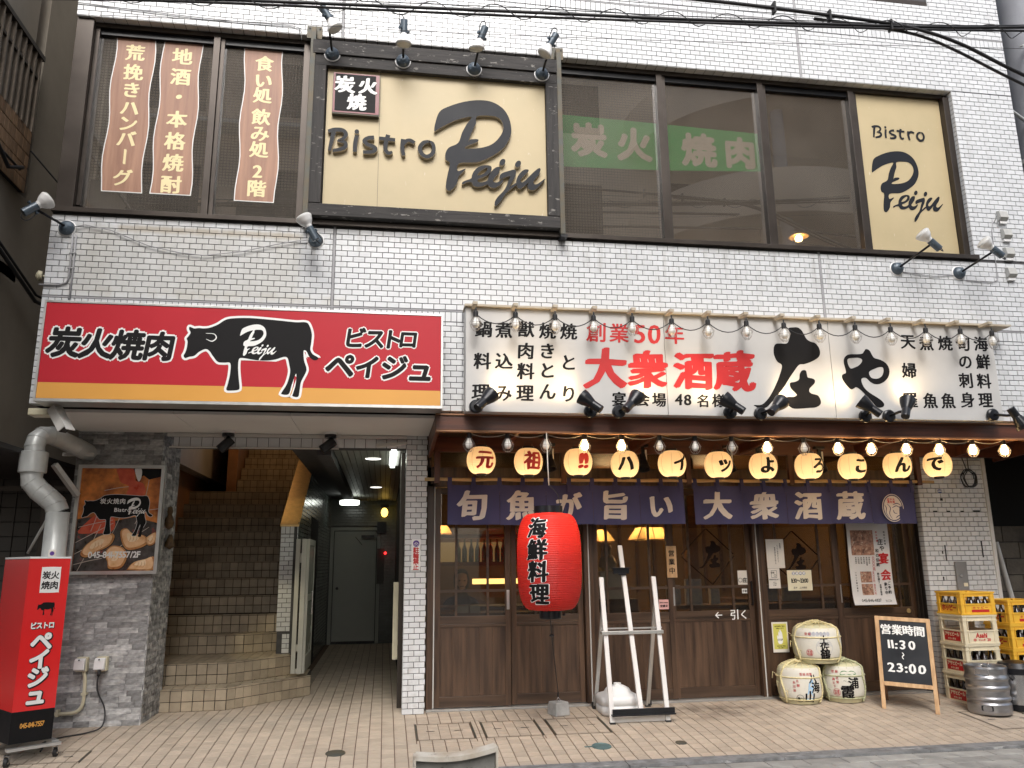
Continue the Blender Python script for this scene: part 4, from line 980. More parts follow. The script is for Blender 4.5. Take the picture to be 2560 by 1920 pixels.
# ================================================================== LAMPS ON THE FACADE
def clip_lamp(base, head, aim, lab, group, cone=True, arm_back=.06):
    """round wall base, thin arm, black swivel holder, white reflector bulb pointing along aim"""
    b = Vector(base); h = Vector(head); a = Vector(aim).normalized()
    t = thing('spot_lamp', lab, 'lamp', b, group)
    q = MB(); q.lathe([(0,-.055),(.022,-.053),(.05,-.035),(.062,-.012),(.064,0)], b, 20, ax=(0,1,0))
    for k in range(5): an = k*1.257; q.cyl(b+Vector((.045*math.cos(an),-.045,.045*math.sin(an))), b+Vector((.045*math.cos(an),-.030,.045*math.sin(an))), .004, n=6)
    q.build('base', m_blueblack, t)
    MB().lathe([(.064,-.004),(.072,0),(.072,.006)], b, 20, ax=(0,1,0)).build('gasket', m_whiteplas, t)
    q = MB(); q.tube([b+Vector((0,-.045,0)), b+(h-b)*.5+Vector((0,-.02,0)), h], .0105, 8); q.obox(h, (.014,0,0), (0,.014,0), (0,0,.014)); q.build('arm', m_blackpaint, t)
    q = MB(); q.cyl(h-a*.085, h+a*.035, .033, n=18); q.cyl(h-a*.087, h-a*.084, .028, n=18)
    sd_ = a.orthogonal().normalized()
    q.cyl(h-sd_*.05, h+sd_*.05, .010, n=8); q.cyl(h-sd_*.056, h-sd_*.046, .015, n=8); q.cyl(h+sd_*.046, h+sd_*.056, .015, n=8)
    q.build('holder', m_blueblack, t)
    q = MB(); q.lathe([(.026,.03),(.032,.055),(.054,.085),(.068,.12),(.070,.132)], h, 22, ax=a); q.build('reflector', m_whiteplas, t)
    q = MB(); q.lathe([(.070,.132),(.062,.144),(.036,.153),(0,.156)], h, 22, ax=a); q.build('bulb_face', pm('frosted_bulb', (.6,.6,.58), .15, var=.05) if 'frosted_bulb' not in bpy.data.materials else bpy.data.materials['frosted_bulb'], t)
    MB().tube(catmull([h-a*.085, h-a*.12+sd_*.02, h-a*.10+sd_*.06, h-a*.03+sd_*.055, h-a*.0+sd_*.03], False, 4), .0045, 5).build('flex', m_cable, t)
    return t
G1 = 'clip lamps along the top of the timber sign'
clip_lamp((-.565,-.11,5.80), (-.60,-.34,6.02), (.55,.1,-.85), 'first lamp from the left above the timber sign, tilted to the right', G1)
clip_lamp((.065,-.11,5.79), (.065,-.34,5.95), (0,.12,-1), 'second lamp from the left above the timber sign, pointing straight down', G1)
clip_lamp((.715,-.11,5.77), (.76,-.34,5.96), (-.35,.15,-.9), 'third lamp from the left above the timber sign, between the two upright-most lamps', G1)
clip_lamp((1.35,-.11,5.775), (1.40,-.34,5.96), (-.5,.15,-.85), 'lamp at the right corner of the timber sign by the steel post', G1)
G2_ = 'clip lamps on the white tiles under the windows'
clip_lamp((-2.645,-.004,4.055), (-2.80,-.28,4.10), (.52,.25,.55), 'lamp at the far left corner of the tiled wall, white reflector pointing up', G2_)
clip_lamp((-.645,-.004,4.055), (-.66,-.26,4.03), (-.38,-.05,.65), 'lamp on the tiles right under the left end of the timber sign', G2_)
clip_lamp((4.83,-.004,4.06), (4.98,-.35,4.19), (-.55,.05,.55), 'lamp on a long arm under the cream window panel', G2_)
clip_lamp((5.49,-.004,4.045), (5.62,-.35,4.15), (-.6,.05,.5), 'rightmost long armed lamp beside the weatherproof sockets', G2_)

def cone_lamp(base, head, aim, lab, lit=True):
    b = Vector(base); h = Vector(head); a = Vector(aim).normalized()
    t = thing('black_spotlight', lab, 'spotlight', b, 'black spotlights along the foot of the white sign')
    MB().lathe([(0,-.035),(.045,-.033),(.056,-.025),(.058,0)], b, 22, ax=(0,1,0)).build('base', m_blackpaint, t)
    MB().tube([b+Vector((0,-.03,0)), (b+h)/2+Vector((0,-.03,0)), h-a*.03], .013, 8).build('arm', m_blackpaint, t)
    q = MB(); q.lathe([(0,-.10),(.034,-.098),(.036,-.09),(.036,-.01),(.040,0),(.062,.07),(.068,.105),(.065,.105),(.058,.07),(.034,.005)], h, 24, ax=a); q.build('shade', m_blackpaint, t)
    e = emit('lamp_glow_on', (1,.72,.38), 14) if 'lamp_glow_on' not in bpy.data.materials else bpy.data.materials['lamp_glow_on']
    q = MB(); q.lathe([(0,.082),(.03,.080),(.05,.068),(.054,.06)], h, 20, ax=a); q.build('bulb', e if lit else m_whiteplas, t)
    if lit:
        light('spotlight_beam', 'SPOT', h+a*.09, 5.5, (1,.72,.40), .035, t, h+a*1.0, 105, .8)
    return t
cone_lamp((.72,-.195,2.585), (.77,-.36,2.60), (.62,.35,.62), 'leftmost black spotlight under the white sign, aimed to the right')
cone_lamp((1.69,-.195,2.565), (1.66,-.36,2.60), (-.72,.35,.62), 'black spotlight with a glowing face left of the banquet hall lettering')
cone_lamp((1.935,-.195,2.565), (2.0,-.36,2.61), (.62,.35,.62), 'black spotlight covering the first banquet hall character')
cone_lamp((2.93,-.195,2.575), (2.90,-.36,2.61), (-.70,.35,.62), 'black spotlight with a glowing face below the last big red character')
cone_lamp((3.21,-.195,2.570), (3.28,-.36,2.60), (.70,.35,.55), 'black spotlight at the foot of the first huge black character, aimed to the right')
cone_lamp((4.20,-.195,2.565), (4.16,-.36,2.61), (-.66,.35,.66), 'black spotlight with a glowing face at the tail of the second huge black character')
cone_lamp((4.43,-.195,2.570), (4.50,-.36,2.61), (.45,.35,.8), 'black spotlight over the lowest character of the tempura column')
cone_lamp((5.47,-.195,2.60), (5.58,-.36,2.55), (.45,-.1,-.8), 'unlit drooping black spotlight at the right end of the white sign', lit=False)

# caged bulbs
m_bulbon = emit('bulb_on', (1,.66,.30), 26)
m_bulboff = pm('milky_bulb', (.78,.77,.73), .15, var=.03, spec=.6)
m_cage = pm('cage_wire', (.30,.27,.24), .45, .6)
m_cagelit = pm('cage_wire_lit', (.55,.38,.2), .45, .4)
def cage_bulb(p, lab, group, lit, tilt=0, ht=.09):
    x, y, z = p; t = thing('caged_bulb', lab, 'light bulb', (x, y, z), group)
    MB().tube([(x, y, z+ht+.035), (x+.003, y, z+ht+.02), (x, y, z+ht)], .007, 6).build('hook', m_cable, t)
    MB().lathe([(0,.098),(.016,.096),(.021,.085),(.021,.045),(.017,.040),(0,.04)], (x,y,z), 14).build('socket', m_blackrub, t)
    MB().lathe([(.014,.044),(.016,.03),(.029,.0),(.032,-.018),(.028,-.034),(.016,-.046),(0,-.050)], (x,y,z), 16).build('bulb', m_bulbon if lit else m_bulboff, t)
    q = MB(); k = 8
    for i in range(k):
        a = i*2*math.pi/k; c, s_ = math.cos(a), math.sin(a)
        q.tube([(x+c*.018,y+s_*.018,z+.05),(x+c*.052,y+s_*.052,z-.01),(x+c*.040,y+s_*.040,z-.048),(x+c*.018,y+s_*.018,z-.072)], .0018, 3, caps=False)
    for r_, zz in ((.052,-.01),(.019,-.072)): q.tube([(x+r_*math.cos(i*math.pi/8), y+r_*math.sin(i*math.pi/8), z+zz) for i in range(17)], .0018, 3, caps=False)
    q.build('cage', m_cage, t)
    return t
bx = [.704,1.038,1.374,1.708,2.047,2.399,2.727,3.081,3.431,3.767,4.112,4.458,4.805,5.153,5.474]
ov = ['over the pot dishes column','between the first and second columns of small characters','over the third column of small characters','between the fourth and fifth columns','at the first red character of the anniversary line','left of the red number fifty','over the last red character of the anniversary line','over the gap above the third big red character','over the fourth big red character','touching the hat of the first huge black character','just right of the first huge black character','over the left of the second huge black character','above the tempura column','over the second fish column','over the top right character of the sign']
for i, x in enumerate(bx): cage_bulb((x, -.33, 3.272+.004*math.sin(i*2.1)), 'unlit caged bulb on the white sign '+ov[min(i, 14)], 'caged bulbs along the top of the white sign', False)
q = MB()
for a, b in zip(bx, bx[1:]): q.tube([(a+(b-a)*k/8, -.328, 3.345-.30*(b-a)*(1-(2*k/8-1)**2)*.8) for k in range(9)], .0045, 5)
tag(q.build('lamp_cord', m_cable, origin=(3,-.33,3.3)), 'black cord looping between the unlit bulbs on the white sign', 'cable')
lx = [(.685,0),(1.015,0),(1.346,0),(1.686,1),(2.016,1),(2.359,0),(2.684,0),(3.026,0),(3.361,1),(3.712,0),(4.046,1),(4.372,1),(4.724,1),(5.057,1),(5.402,1),(5.730,1)]
near = ['left of the red first lantern','between the first two lanterns','right of the second lantern','beside the exclamation mark lantern','above the fourth lantern','upper left of the fifth lantern','between the fifth and sixth lanterns','upper right of the sixth lantern','above the seventh lantern','above the eighth lantern','between the eighth and ninth lanterns','between the ninth and tenth lanterns','above the tenth lantern','over the last lantern','over the coil of black cable','furthest right under the canopy']
for i, (x, on) in enumerate(lx): cage_bulb((x, 0.02, 2.315), ('glowing' if on else 'unlit')+' caged bulb under the canopy '+near[i], 'caged bulbs under the timber canopy', on, ht=.095)
q = MB()
for (a, _), (b, _) in zip(lx, lx[1:]): q.tube([(a+(b-a)*k/8, .02, 2.40-.10*(b-a)*(1-(2*k/8-1)**2)) for k in range(9)], .003, 4)
tag(q.build('lamp_cord', m_rope_w, origin=(3,0,2.4)), 'pale cord sagging between the bulbs under the canopy', 'cable')

# ================================================================== TIMBER CANOPY AND SHOP FRONT
t = cnp = thing('timber_canopy', 'red brown timber canopy frame along the restaurant front', 'canopy', (3.2, .5, 2.4))
q = MB(); q.box(.40, 6.9, -.045, .0, 2.415, 2.535); q.build('fascia', m_canopy, t, bevel=.003)
q = MB(); q.box(.40, 6.9, -.05, .02, 2.400, 2.414); q.box(.40, 6.9, -.06, .05, 2.5365, 2.55); q.build('edging', m_canedge, t)
q = MB(); q.poly([(.40,.02,2.40),(.40,1.10,2.33),(.40,1.10,2.53),(.40,.02,2.53)], (1,0,0), .03); q.poly([(6.45,.0,2.40),(6.45,1.05,2.33),(6.45,1.05,2.53),(6.45,.0,2.53)], (1,0,0), .04); q.build('end_board', m_canopy, t)
q = MB(); q.box(.43, 6.45, .90, .96, 2.36, 2.50); q.build('rear_beam', m_canopy, t, bevel=.003)
for x in (1.10, 2.35, 3.5, 4.75, 5.9): MB().poly([(x,.02,2.42),(x,.9,2.37),(x,.9,2.47),(x,.02,2.50)], (1,0,0), .04).build('rafter', m_canopyv, t)
for x in (.475, 1.69, 2.95, 4.035, 5.445): MB().box(x-.026, x+.026, .885, .935, 2.065, 2.36).build('hanging_post', m_canopyv, t, bevel=.002)
q = MB(); pts = [(.36+i*.15, .905+.002*math.sin(i), 2.098+.003*math.sin(i*1.7)) for i in range(36)]
q.tube(pts, [.0155+(.0025 if i % 3 == 0 else 0) for i in range(36)], 10); q.build('bamboo_rod', m_bamboo, t)

sf = shop = thing('restaurant_entrance', 'dark walnut entrance wall with six sliding doors under the timber canopy', 'shopfront', (3, 1.27, 0))
q = MB()
for b in ((.41,.47,1.22,1.36,0,2.09),(5.52,5.585,1.22,1.36,0,2.52),(.41,5.56,1.22,1.36,2.06,2.25),(1.945,1.985,1.215,1.36,.0,2.06),(1.999,2.035,1.215,1.36,.0,2.06),(3.722,3.752,1.215,1.36,0,2.06),(3.766,3.80,1.215,1.36,0,2.06),(.41,5.56,1.22,1.36,2.49,2.54),(.41,.44,1.22,1.36,2.09,2.52)): q.box(*b)
for x in (.50,1.70,1.78,2.98,4.05,5.44): q.box(x-.03, x+.03, 1.24,1.34,2.25,2.49)
q.build('post_frame', m_door, sf, bevel=.003)
q = MB(); q.box(1.986,1.998,1.222,1.30,.0,2.06); q.box(3.753,3.765,1.222,1.30,0,2.06); q.box(.472,.482,1.225,1.30,.02,2.06); q.build('door_seal', m_wtrim, sf)
q = MB(); q.box(.41,5.56,1.19,1.40,-.01,.016); q.build('threshold', m_alu, sf)
q = MB()
for k in range(3): q.box(5.478+k*.03, 5.485+k*.03, 1.19-.02*k, 1.22, .02, 2.05)
q.build('side_rail', m_bronze, sf)
for a, b in ((.53,1.67),(1.81,2.95),(3.01,4.02),(4.08,5.41)): MB().box(a, b, 1.285, 1.29, 2.25, 2.49).build('transom_pane', m_glass, sf)
DO = [(.485,1.215,1.262,(.69,.995)), (1.225,1.94,1.297,(1.47,1.72)), (2.04,2.855,1.262,(2.185,2.625)), (2.84,3.718,1.297,(3.055,3.505)), (3.805,4.655,1.262,(3.985,4.455)), (4.645,5.515,1.297,(4.80,5.35))]
doors = []
for i, (a, b, y, mu) in enumerate(DO):
    d = y; y0, y1 = y-.017, y+.017; sw = .052
    q = MB(); q.box(a, a+sw, y0, y1, .02, 2.05); q.box(b-sw, b, y0, y1, .02, 2.05)
    dr = q.build('sliding_door', m_door, sf, bevel=.002); doors.append(dr)
    for z0_, z1_, e_ in ((.02,.115,.001),(.735,.765,.001),(.767,.835,.003),(1.99,2.05,.001)): MB().box(a+sw, b-sw, y0+e_, y1-e_, z0_, z1_).build('rail', m_doorh, dr, bevel=.002)
    n_ = 5; pw = (b-a-2*sw)/n_
    for k in range(n_): MB().box(a+sw+k*pw+.0008, a+sw+(k+1)*pw-.0008, y0+.008+random.uniform(0,.0012), y1-.008, .117, .734, t=random.random()).build('plank', m_door, dr)
    MB().box(a+sw, b-sw, y0+.006, y1-.006, 1.055, 1.080).build('muntin', m_doorh, dr)
    for x in mu: MB().box(x-.011, x+.011, y0+.0065, y1-.0065, .836, 1.99).build('muntin', m_doorh, dr)
    MB().box(a+sw, b-sw, y+.004, y+.007, .836, 1.99).build('pane', m_glass, dr)
for i, x, w_ in ((0, 1.19, .014), (3, 2.868, .014), (5, 4.672, .014)):
    y = DO[i][2]-.017-.004; MB().box(x-w_, x+w_, y, y+.0045, .89, 1.07).build('finger_pull', m_alu, doors[i], bevel=.002)
q = MB(); y = DO[3][2]-.05; q.box(3.685,3.697,y,y+.010,.88,1.12); q.box(3.685,3.697,y,y+.035,.885,.90); q.box(3.685,3.697,y,y+.035,1.10,1.115); q.build('pull_handle', m_blackpaint, doors[3])
MB().lathe([(0,-.003),(.022,-.003),(.024,0)], (5.42,1.279,.795), 20, ax=(0,1,0)).build('maker_badge', m_brass, doors[5])
letters('lettering', [('←',3.33,.795,.10)]+[("引",3.50,.795,.105),("く",3.60,.795,.10)], flat(DO[3][2]-.0175), m_inkw, doors[3], bold=.015, rough=.03)
# brown logo decals on the glass of two doors
m_decal = pm('brown_decal', (.014,.008,.006), .8, spec=.1)
def decal(cx, cz, s_, y, par, second=False):
    pr = lambda P, ox, oz: [((x-3.5)*s_+ox, (z-3.0)*s_+oz) for x, z in P]
    shape('decal', [pr(T_sho1, cx, cz)], flat(y), m_decal, par); shape('decal', [pr(T_sho2, cx, cz)], flat(y), m_decal, par)
    q = MB(); w_ = .017
    for sg in (1,):
        for (p0, p1) in (((cx-.30,cz-.02),(cx+.02,cz-.30)),((cx+.02,cz-.30),(cx+.26,cz-.02)),((cx-.30,cz+.0),(cx-.02,cz+.26)),((cx-.02,cz+.26),(cx+.26,cz-.0))):
            q.bar((p0[0],y+.0005,p0[1]), (p1[0],y+.0005,p1[1]), .034, .0008, up=(0,0,1))
    q.build('decal_frame', m_decal, par)
decal(3.28, 1.39, .36, DO[3][2]+.0035, doors[3]); decal(4.20, 1.36, .36, DO[4][2]+.0035, doors[4])

# interior seen through the glass
intr = thing('dining_room', 'dim warm dining room behind the sliding doors', 'room interior', (3, 3, 0))
m_iwall = pm('ochre_plaster', (.26,.165,.07), .8, var=.15, scale=2); m_iwood = wood('interior_timber', (.06,.028,.012), (.17,.085,.04), 3, .5, 'X', .1)
q = MB(); q.box(.45,5.6,5.0,5.05,0,2.6); q.box(.40,.45,1.4,5,0,2.6); q.box(5.6,5.65,1.4,5,0,2.6); q.build('wall', m_iwall, intr)
q = MB(); q.box(.45,5.6,1.4,5,-.06,-.01); q.build('floor', m_dark, intr); q = MB(); q.box(.45,5.6,1.37,5,2.54,2.6); q.build('ceiling', m_iwood, intr)
q = MB()
for b in ((.46,1.95,1.9,2.3,.85,.89),(.46,1.95,2.28,2.32,0,.86),(.5,1.9,2.6,2.9,1.30,1.34),(.5,1.9,2.6,2.9,1.62,1.65),(2.3,3.3,2.6,3.2,.70,.74),(3.9,5.4,2.2,2.8,.85,.9),(3.9,5.4,2.25,2.3,0,.85),(1.95,2.05,2.0,3.6,0,2.54),(3.55,3.68,2.6,2.75,0,2.54)): q.box(*b)
for k in range(12): q.box(2.1+k*.26,2.14+k*.26,4.95,4.99,0.9,2.5)
q.build('fitting', m_iwood, intr)
m_lampsh = paper('amber_shade_paper', (.95,.70,.34), .7)
q = MB(); q.box(.6,1.0,4.9,4.94,1.35,1.62); q.box(1.05,1.9,4.9,4.94,1.35,1.62); q.build('lit_screen', emit('lit_screen', (1,.66,.25), .22), intr)
q = MB(); q.box(1.02,1.75,2.88,2.89,1.09,1.15); q.box(2.65,2.9,4.2,4.21,1.0,1.12); q.build('light_strip', emit('shelf_light', (1,.62,.2), 3.2), intr)
m_bottle_g = pm('green_bottle_glass', (.01,.07,.02), .08, var=.2, spec=.8)
for k in range(12):
    x = .84+k*.075; o = MB().lathe([(0,0),(.028,.0),(.030,.01),(.030,.14),(.012,.19),(.010,.25),(.013,.255),(0,.256)], (x, 2.72+.03*(k % 2), 1.342), 10).build('bottle', m_bottle_g, origin=(x, 2.72, 1.342))
    tag(o, 'small green bottle on the inner shelf, '+['leftmost of the row','second from the left','third from the left','fourth from the left','fifth from the left','sixth from the left','sixth from the right','fifth from the right','fourth from the right','third from the right','second from the right','rightmost of the row'][k], 'bottle', 'green bottles on the shelf')
def pendant(x, y, z, s_, lab):
    t = thing('pendant_lamp', lab, 'lamp', (x, y, z), 'amber paper pendant lamps indoors')
    r_ = .16*s_; h = .11*s_; q = MB()
    q.add([(x-r_*.6,y-r_*.6,z+h),(x+r_*.6,y-r_*.6,z+h),(x+r_*.6,y+r_*.6,z+h),(x-r_*.6,y+r_*.6,z+h),(x-r_,y-r_,z),(x+r_,y-r_,z),(x+r_,y+r_,z),(x-r_,y+r_,z)], [(0,1,2,3),(0,4,5,1),(1,5,6,2),(2,6,7,3),(3,7,4,0)]); q.build('shade', m_lampsh, t)
    q = MB()
    c = [(x-r_*.6,y-r_*.6,z+h),(x+r_*.6,y-r_*.6,z+h),(x-r_,y-r_,z),(x+r_,y-r_,z),(x-r_,y+r_,z),(x+r_,y+r_,z),((x),y-r_*.6,z+h),(x,y-r_,z)]
    for i, j in ((0,2),(1,3),(2,3),(2,4),(3,5),(6,7),(0,1)): q.bar(c[i], c[j], .008, .008)
    q.tube([(x,y,z+h),(x,y,2.54)], .005, 5); q.build('shade_frame', m_iwood, t)
    light('pendant_light', 'POINT', (x, y, z+.03), 5*s_*s_, (1,.62,.28), .03, t)
pendant(.56, 1.75, 1.62, .8, 'pendant lamp peeping out left of the dark blue curtain'); pendant(2.36, 2.4, 1.55, 1.25, 'amber pendant lamp above the white easel top'); pendant(3.0, 2.35, 1.57, 1.25, 'amber pendant lamp in the gap between the two curtain halves')
pendant(4.3, 2.8, 1.9, 1.3, 'amber pendant lamp behind the second decorated door'); pendant(3.2, 1.9, 2.26, .9, 'bright square lamp behind the transom glass above the curtain gap')
light('room_light', 'POINT', (4.2, 3.4, 2.3), 11, (1,.66,.33), .2, intr); light('room_light', 'POINT', (2.9, 3.6, 2.3), 10, (1,.66,.33), .2, intr); light('room_light', 'POINT', (1.2, 3.8, 2.3), 3, (1,.66,.33), .2, intr)
# sake jar, box and clutter on the counter inside
q = MB().lathe([(0,0),(.06,.005),(.092,.04),(.095,.09),(.075,.14),(.045,.17),(.042,.21),(.050,.235),(.040,.27),(0,.272)], (2.33,1.75,1.23), 20)
tag(q.build('gourd_jar', pm('pale_glazed_jar', (.5,.45,.35), .3, var=.1), origin=(2.33,1.75,1.23)), 'pale gourd shaped jar on a white box behind the glass', 'jar')
tag(MB().box(2.22,2.48,1.66,1.86,.95,1.228).build('white_box', m_whiteplas, origin=(2.35,1.75,.95), bevel=.004), 'white box under the gourd shaped jar behind the glass', 'box')
tag(MB().box(2.05,2.60,1.6,1.9,0,.948).build('display_counter', m_iwood, origin=(2.3,1.75,0)), 'low brown counter behind the third sliding door', 'counter')
m_print = pm('printed_leaflet', (.35,.42,.6), .5, alt=(.75,.72,.66), scale=26)
for x, z, w_, h, n_ in ((3.0,.88,.14,.20,'leaflet stack'),(3.22,.88,.17,.26,'menu card'),(3.45,.88,.10,.16,'cream carton'),(4.1,.9,.12,.18,'small photo card'),(4.32,.9,.2,.15,'dark menu folder')):
    tag(MB().box(x-w_/2,x+w_/2,1.62,1.68,z,z+h).build('counter_item', m_print, origin=(x,1.65,z)), n_+' standing on the counter behind the glass at the entrance door', 'stationery')
tag(MB().box(2.9,5.3,1.55,1.95,.84,.875).build('service_counter', m_iwood, origin=(4,1.75,.84)), 'dark counter top behind the fourth and fifth sliding doors', 'counter')
# two pale cartons inside the first door
for x, w_ in ((.78,.055),(.90,.05)): tag(MB().box(x-w_,x+w_,1.50,1.56,.85,.92).build('card_box', m_frost, origin=(x,1.53,.85)), ('left' if x < .85 else 'right')+' small pale card standing at the foot of the first door glass', 'card')
q = MB(); q.box(.5,1.9,1.45,1.85,.82,.85); tag(q.build('window_shelf', m_iwood, origin=(1.2,1.6,.82)), 'wooden shelf just behind the two left doors', 'shelf')

# ================================================================== NOREN CURTAIN
NP = [(.572,1.065,'旬'),(1.065,1.510,'魚'),(1.510,1.966,'が'),(1.966,2.432,'旨'),(2.432,2.882,'い'),(2.985,3.494,'大'),(3.494,3.956,'衆'),(3.956,4.440,'酒'),(4.440,4.866,'蔵'),(4.866,5.360,'')]
def cloth(x, z): 
    d = (2.06-z)/.4
    return .885-.017*math.sin(x*13.5+.6*math.sin(z*4))*(.25+d)-.006*math.sin(x*37+z*6)*(.2+d*.8)-.008*math.sin(x*5.3)*d
for side, (i0, i1, lab) in enumerate(((0, 5, 'left half of the dark blue shop curtain, five panels with cream characters'), (5, 10, 'right half of the dark blue shop curtain ending in a round cream emblem'))):
    t = thing('shop_curtain', lab, 'curtain', (NP[i0][0], .9, 1.68), 'two halves of the dark blue shop curtain')
    for i in range(i0, i1):
        a, b, ch = NP[i]; a += .0015; b -= .0015; q = MB(); nx, nz = 18, 12; zb = 1.677-.004*(i % 2); zt = 2.052
        for side_ in (0, 1):
            g = [(a+(b-a)*k/nx, cloth(a+(b-a)*k/nx, zb+(zt-zb)*j/nz)+.0016*side_-(.0009 if i % 2 else 0), zb+(zt-zb)*j/nz-(.010*math.sin(math.pi*((k/nx*2) % 1)) if j == nz else 0)) for j in range(nz+1) for k in range(nx+1)]
            q.add(g, [((j*(nx+1)+k, j*(nx+1)+k+1, (j+1)*(nx+1)+k+1, (j+1)*(nx+1)+k) if not side_ else (j*(nx+1)+k, (j+1)*(nx+1)+k, (j+1)*(nx+1)+k+1, j*(nx+1)+k+1)) for j in range(nz) for k in range(nx)], 0, .5, True)
        pn = q.build('panel', m_noren, t)
        pl = lambda u, v: (u, cloth(u, v)-.0045, v)
        if ch: letters('lettering', [(ch, (a+b)/2-.012, 1.855, .285 if ch not in 'がい' else .26)], pl, m_norenink, pn, bold=.042, rough=.045, shear=.05, sub=.03)
        else:
            E_ = lambda rx, rz, cx=(a+b)/2-.02, cz=1.83: [(cx+rx*math.cos(k*math.pi/8), cz+rz*math.sin(k*math.pi/8)) for k in range(16)]
            pl3 = lambda d: (lambda u, v: (u, cloth(5.1, 1.83)-d, v))
            shape('emblem', [E_(.118,.140)], pl3(.016), m_norenink, pn); shape('emblem_ring', [E_(.110,.132), E_(.100,.122)], pl3(.0166), m_noren, pn)
            cx, cz = (a+b)/2-.02, 1.83
            letters('lettering', [(c, cx-.045+.03*(k % 3), cz+.085-.026*(k//3), .028) for k, c in enumerate('庄や大酒旬魚')], pl3(.0172), m_inkr, pn, bold=.03)
            for pts in ([(-.09,.03),(-.075,.0),(-.08,-.05),(-.05,-.10)], [(-.06,.04),(-.03,-.0),(-.045,-.06),(-.02,-.11)], [(0,.03),(.05,.045),(.095,.02)], [(-.01,.0),(.04,.02),(.09,-.01)], [(0,-.02),(.01,-.05),(.04,-.055)], [(.02,-.1),(.05,-.08),(.08,-.07)]):
                shape('emblem_line', [ribbon([(cx+x, cz+z) for x, z in pts], [.003,.009,.007,.003])], pl3(.0170), m_noren, pn)
    for k in range(2*(i1-i0)+1):
        j = min(i0+k//2, i1-1); x = NP[j][0] if k % 2 == 0 and k < 2*(i1-i0) else (NP[i1-1][1] if k == 2*(i1-i0) else (NP[j][0]+NP[j][1])/2)
        x = min(max(x, NP[i0][0]+.022), NP[i1-1][1]-.022); w_ = .020
        q = MB()
        pr = [(.884,2.02),(.884,2.09),(.888,2.112),(.905,2.120),(.922,2.112),(.926,2.09),(.92,2.02)]
        for a_, b_ in zip(pr, pr[1:]): q.add([(x-w_,a_[0],a_[1]),(x+w_,a_[0],a_[1]),(x+w_,b_[0],b_[1]),(x-w_,b_[0],b_[1])], [(0,1,2,3)], 0, .5)
        q.box(x-w_, x+w_, .872, .8835, 1.985, 2.05)
        q.build('loop', m_noren, t)

# ================================================================== PAPER LANTERNS
m_wpaper = paper('cream_lantern_paper', (.93,.80,.62), .7)
m_rpaper = paper('red_lantern_paper', (.50,.030,.024), .45, var=.12)
m_lrib = pm('lantern_rib', (.30,.22,.12), .6)
def lantern_profile(r, h, rc, n, bulge=2.4, rib=.0022):
    pr = []
    for i in range(n*2+1):
        t = i/(n*2); z = -h/2+h*t; k = abs(2*t-1)
        rad = rc+(r-rc)*(1-k**bulge)**(1/bulge) if k < 1 else rc
        pr.append((rad+(rib if i % 2 else -rib*.3), z))
    return pr
Lc = [(.839,2.219,'元'),(1.268,2.219,'祖'),(1.727,2.214,'‼'),(2.168,2.203,'ハ'),(2.621,2.205,'イ'),(3.075,2.198,'ッ'),(3.520,2.196,'よ'),(3.983,2.194,'ろ'),(4.430,2.200,'こ'),(4.906,2.205,'ん'),(5.341,2.220,'で')]
# which way the lettering of each lantern is turned (degrees to the right)
turn = [18,22,24,6,42,30,22,50,42,24,-10]
RL, HL = .129, .240
lname = ['red character meaning origin','red character meaning ancestor','red double exclamation mark','black katakana ha on its middle','black katakana i turned to the right','small black katakana tsu','black hiragana yo','black hiragana ro half hidden at its right edge','black hiragana ko at its right edge','black hiragana n','black hiragana de in front of the right pillar']
for i, (x, z, ch) in enumerate(Lc):
    y = .45; z += (.004, -.003, .002, -.004, .003)[i % 5]; t = thing('paper_lantern', 'round cream paper lantern with '+lname[i], 'lantern', (x, y, z-HL/2), 'row of round cream lanterns under the canopy')
    MB().lathe(lantern_profile(RL, HL, .048, 17, 2.0, .0016), (x,y,z), 40).build('paper_shade', m_wpaper, t)
    q = MB(); q.lathe([(.04,-HL/2-.016),(.046,-HL/2-.016),(.046,-HL/2+.003),(.04,-HL/2+.003)], (x,y,z), 20); q.lathe([(.046,HL/2-.004),(.054,HL/2-.002),(.054,HL/2+.016),(.046,HL/2+.016)], (x,y,z), 24); q.build('rim', m_blackpaint, t)
    MB().tube([(x-.045,y,z+HL/2+.012),(x-.03,y,z+HL/2+.06),(x,y,2.405),(x+.03,y,z+HL/2+.06),(x+.045,y,z+HL/2+.012)], .0022, 5).build('hanger_wire', m_cable, t)
    light('lantern_light', 'POINT', (x, y, z-.055), .55, (1,.68,.36), .022, t)
    q = MB()
    for k in range(8):
        a = k*math.pi/4+i*.3; pr = lantern_profile(RL+.0015, HL*.98, .049, 8, 2.0, 0)
        q.tube([(x+r_*math.cos(a), y+r_*math.sin(a), z+zz) for r_, zz in pr], .0011, 3, caps=False)
    q.build('paper_seam', m_lrib, t)
    vx, vy = x, y+6.66; view = math.atan2(vx, vy); ang0 = -math.pi/2-view+R(0)
    ang = math.atan2(-6.66-y, -x)+R(turn[i])           # direction the lettering faces, seen from the street
    def onball(u, v, x=x, y=y, z=z, ang=ang):
        k = min(abs(v)/(HL/2), .985); rad = .048+(RL-.048)*(1-k**2.0)**(1/2.0)+.003; a = ang+u/RL
        return (x+rad*math.cos(a), y+rad*math.sin(a), z+v)
    mt = m_inkr if i < 3 else m_ink
    if ch == '‼': it = [('!',-.022,0,.19,1.2),('!',.028,0,.19,1.2)]
    else: it = [(ch, 0, 0, .165 if i > 1 else .175)]
    letters('lettering', it, onball, mt, t, bold=.05 if i > 1 else .045, rough=.03, sub=.018, shear=.06)
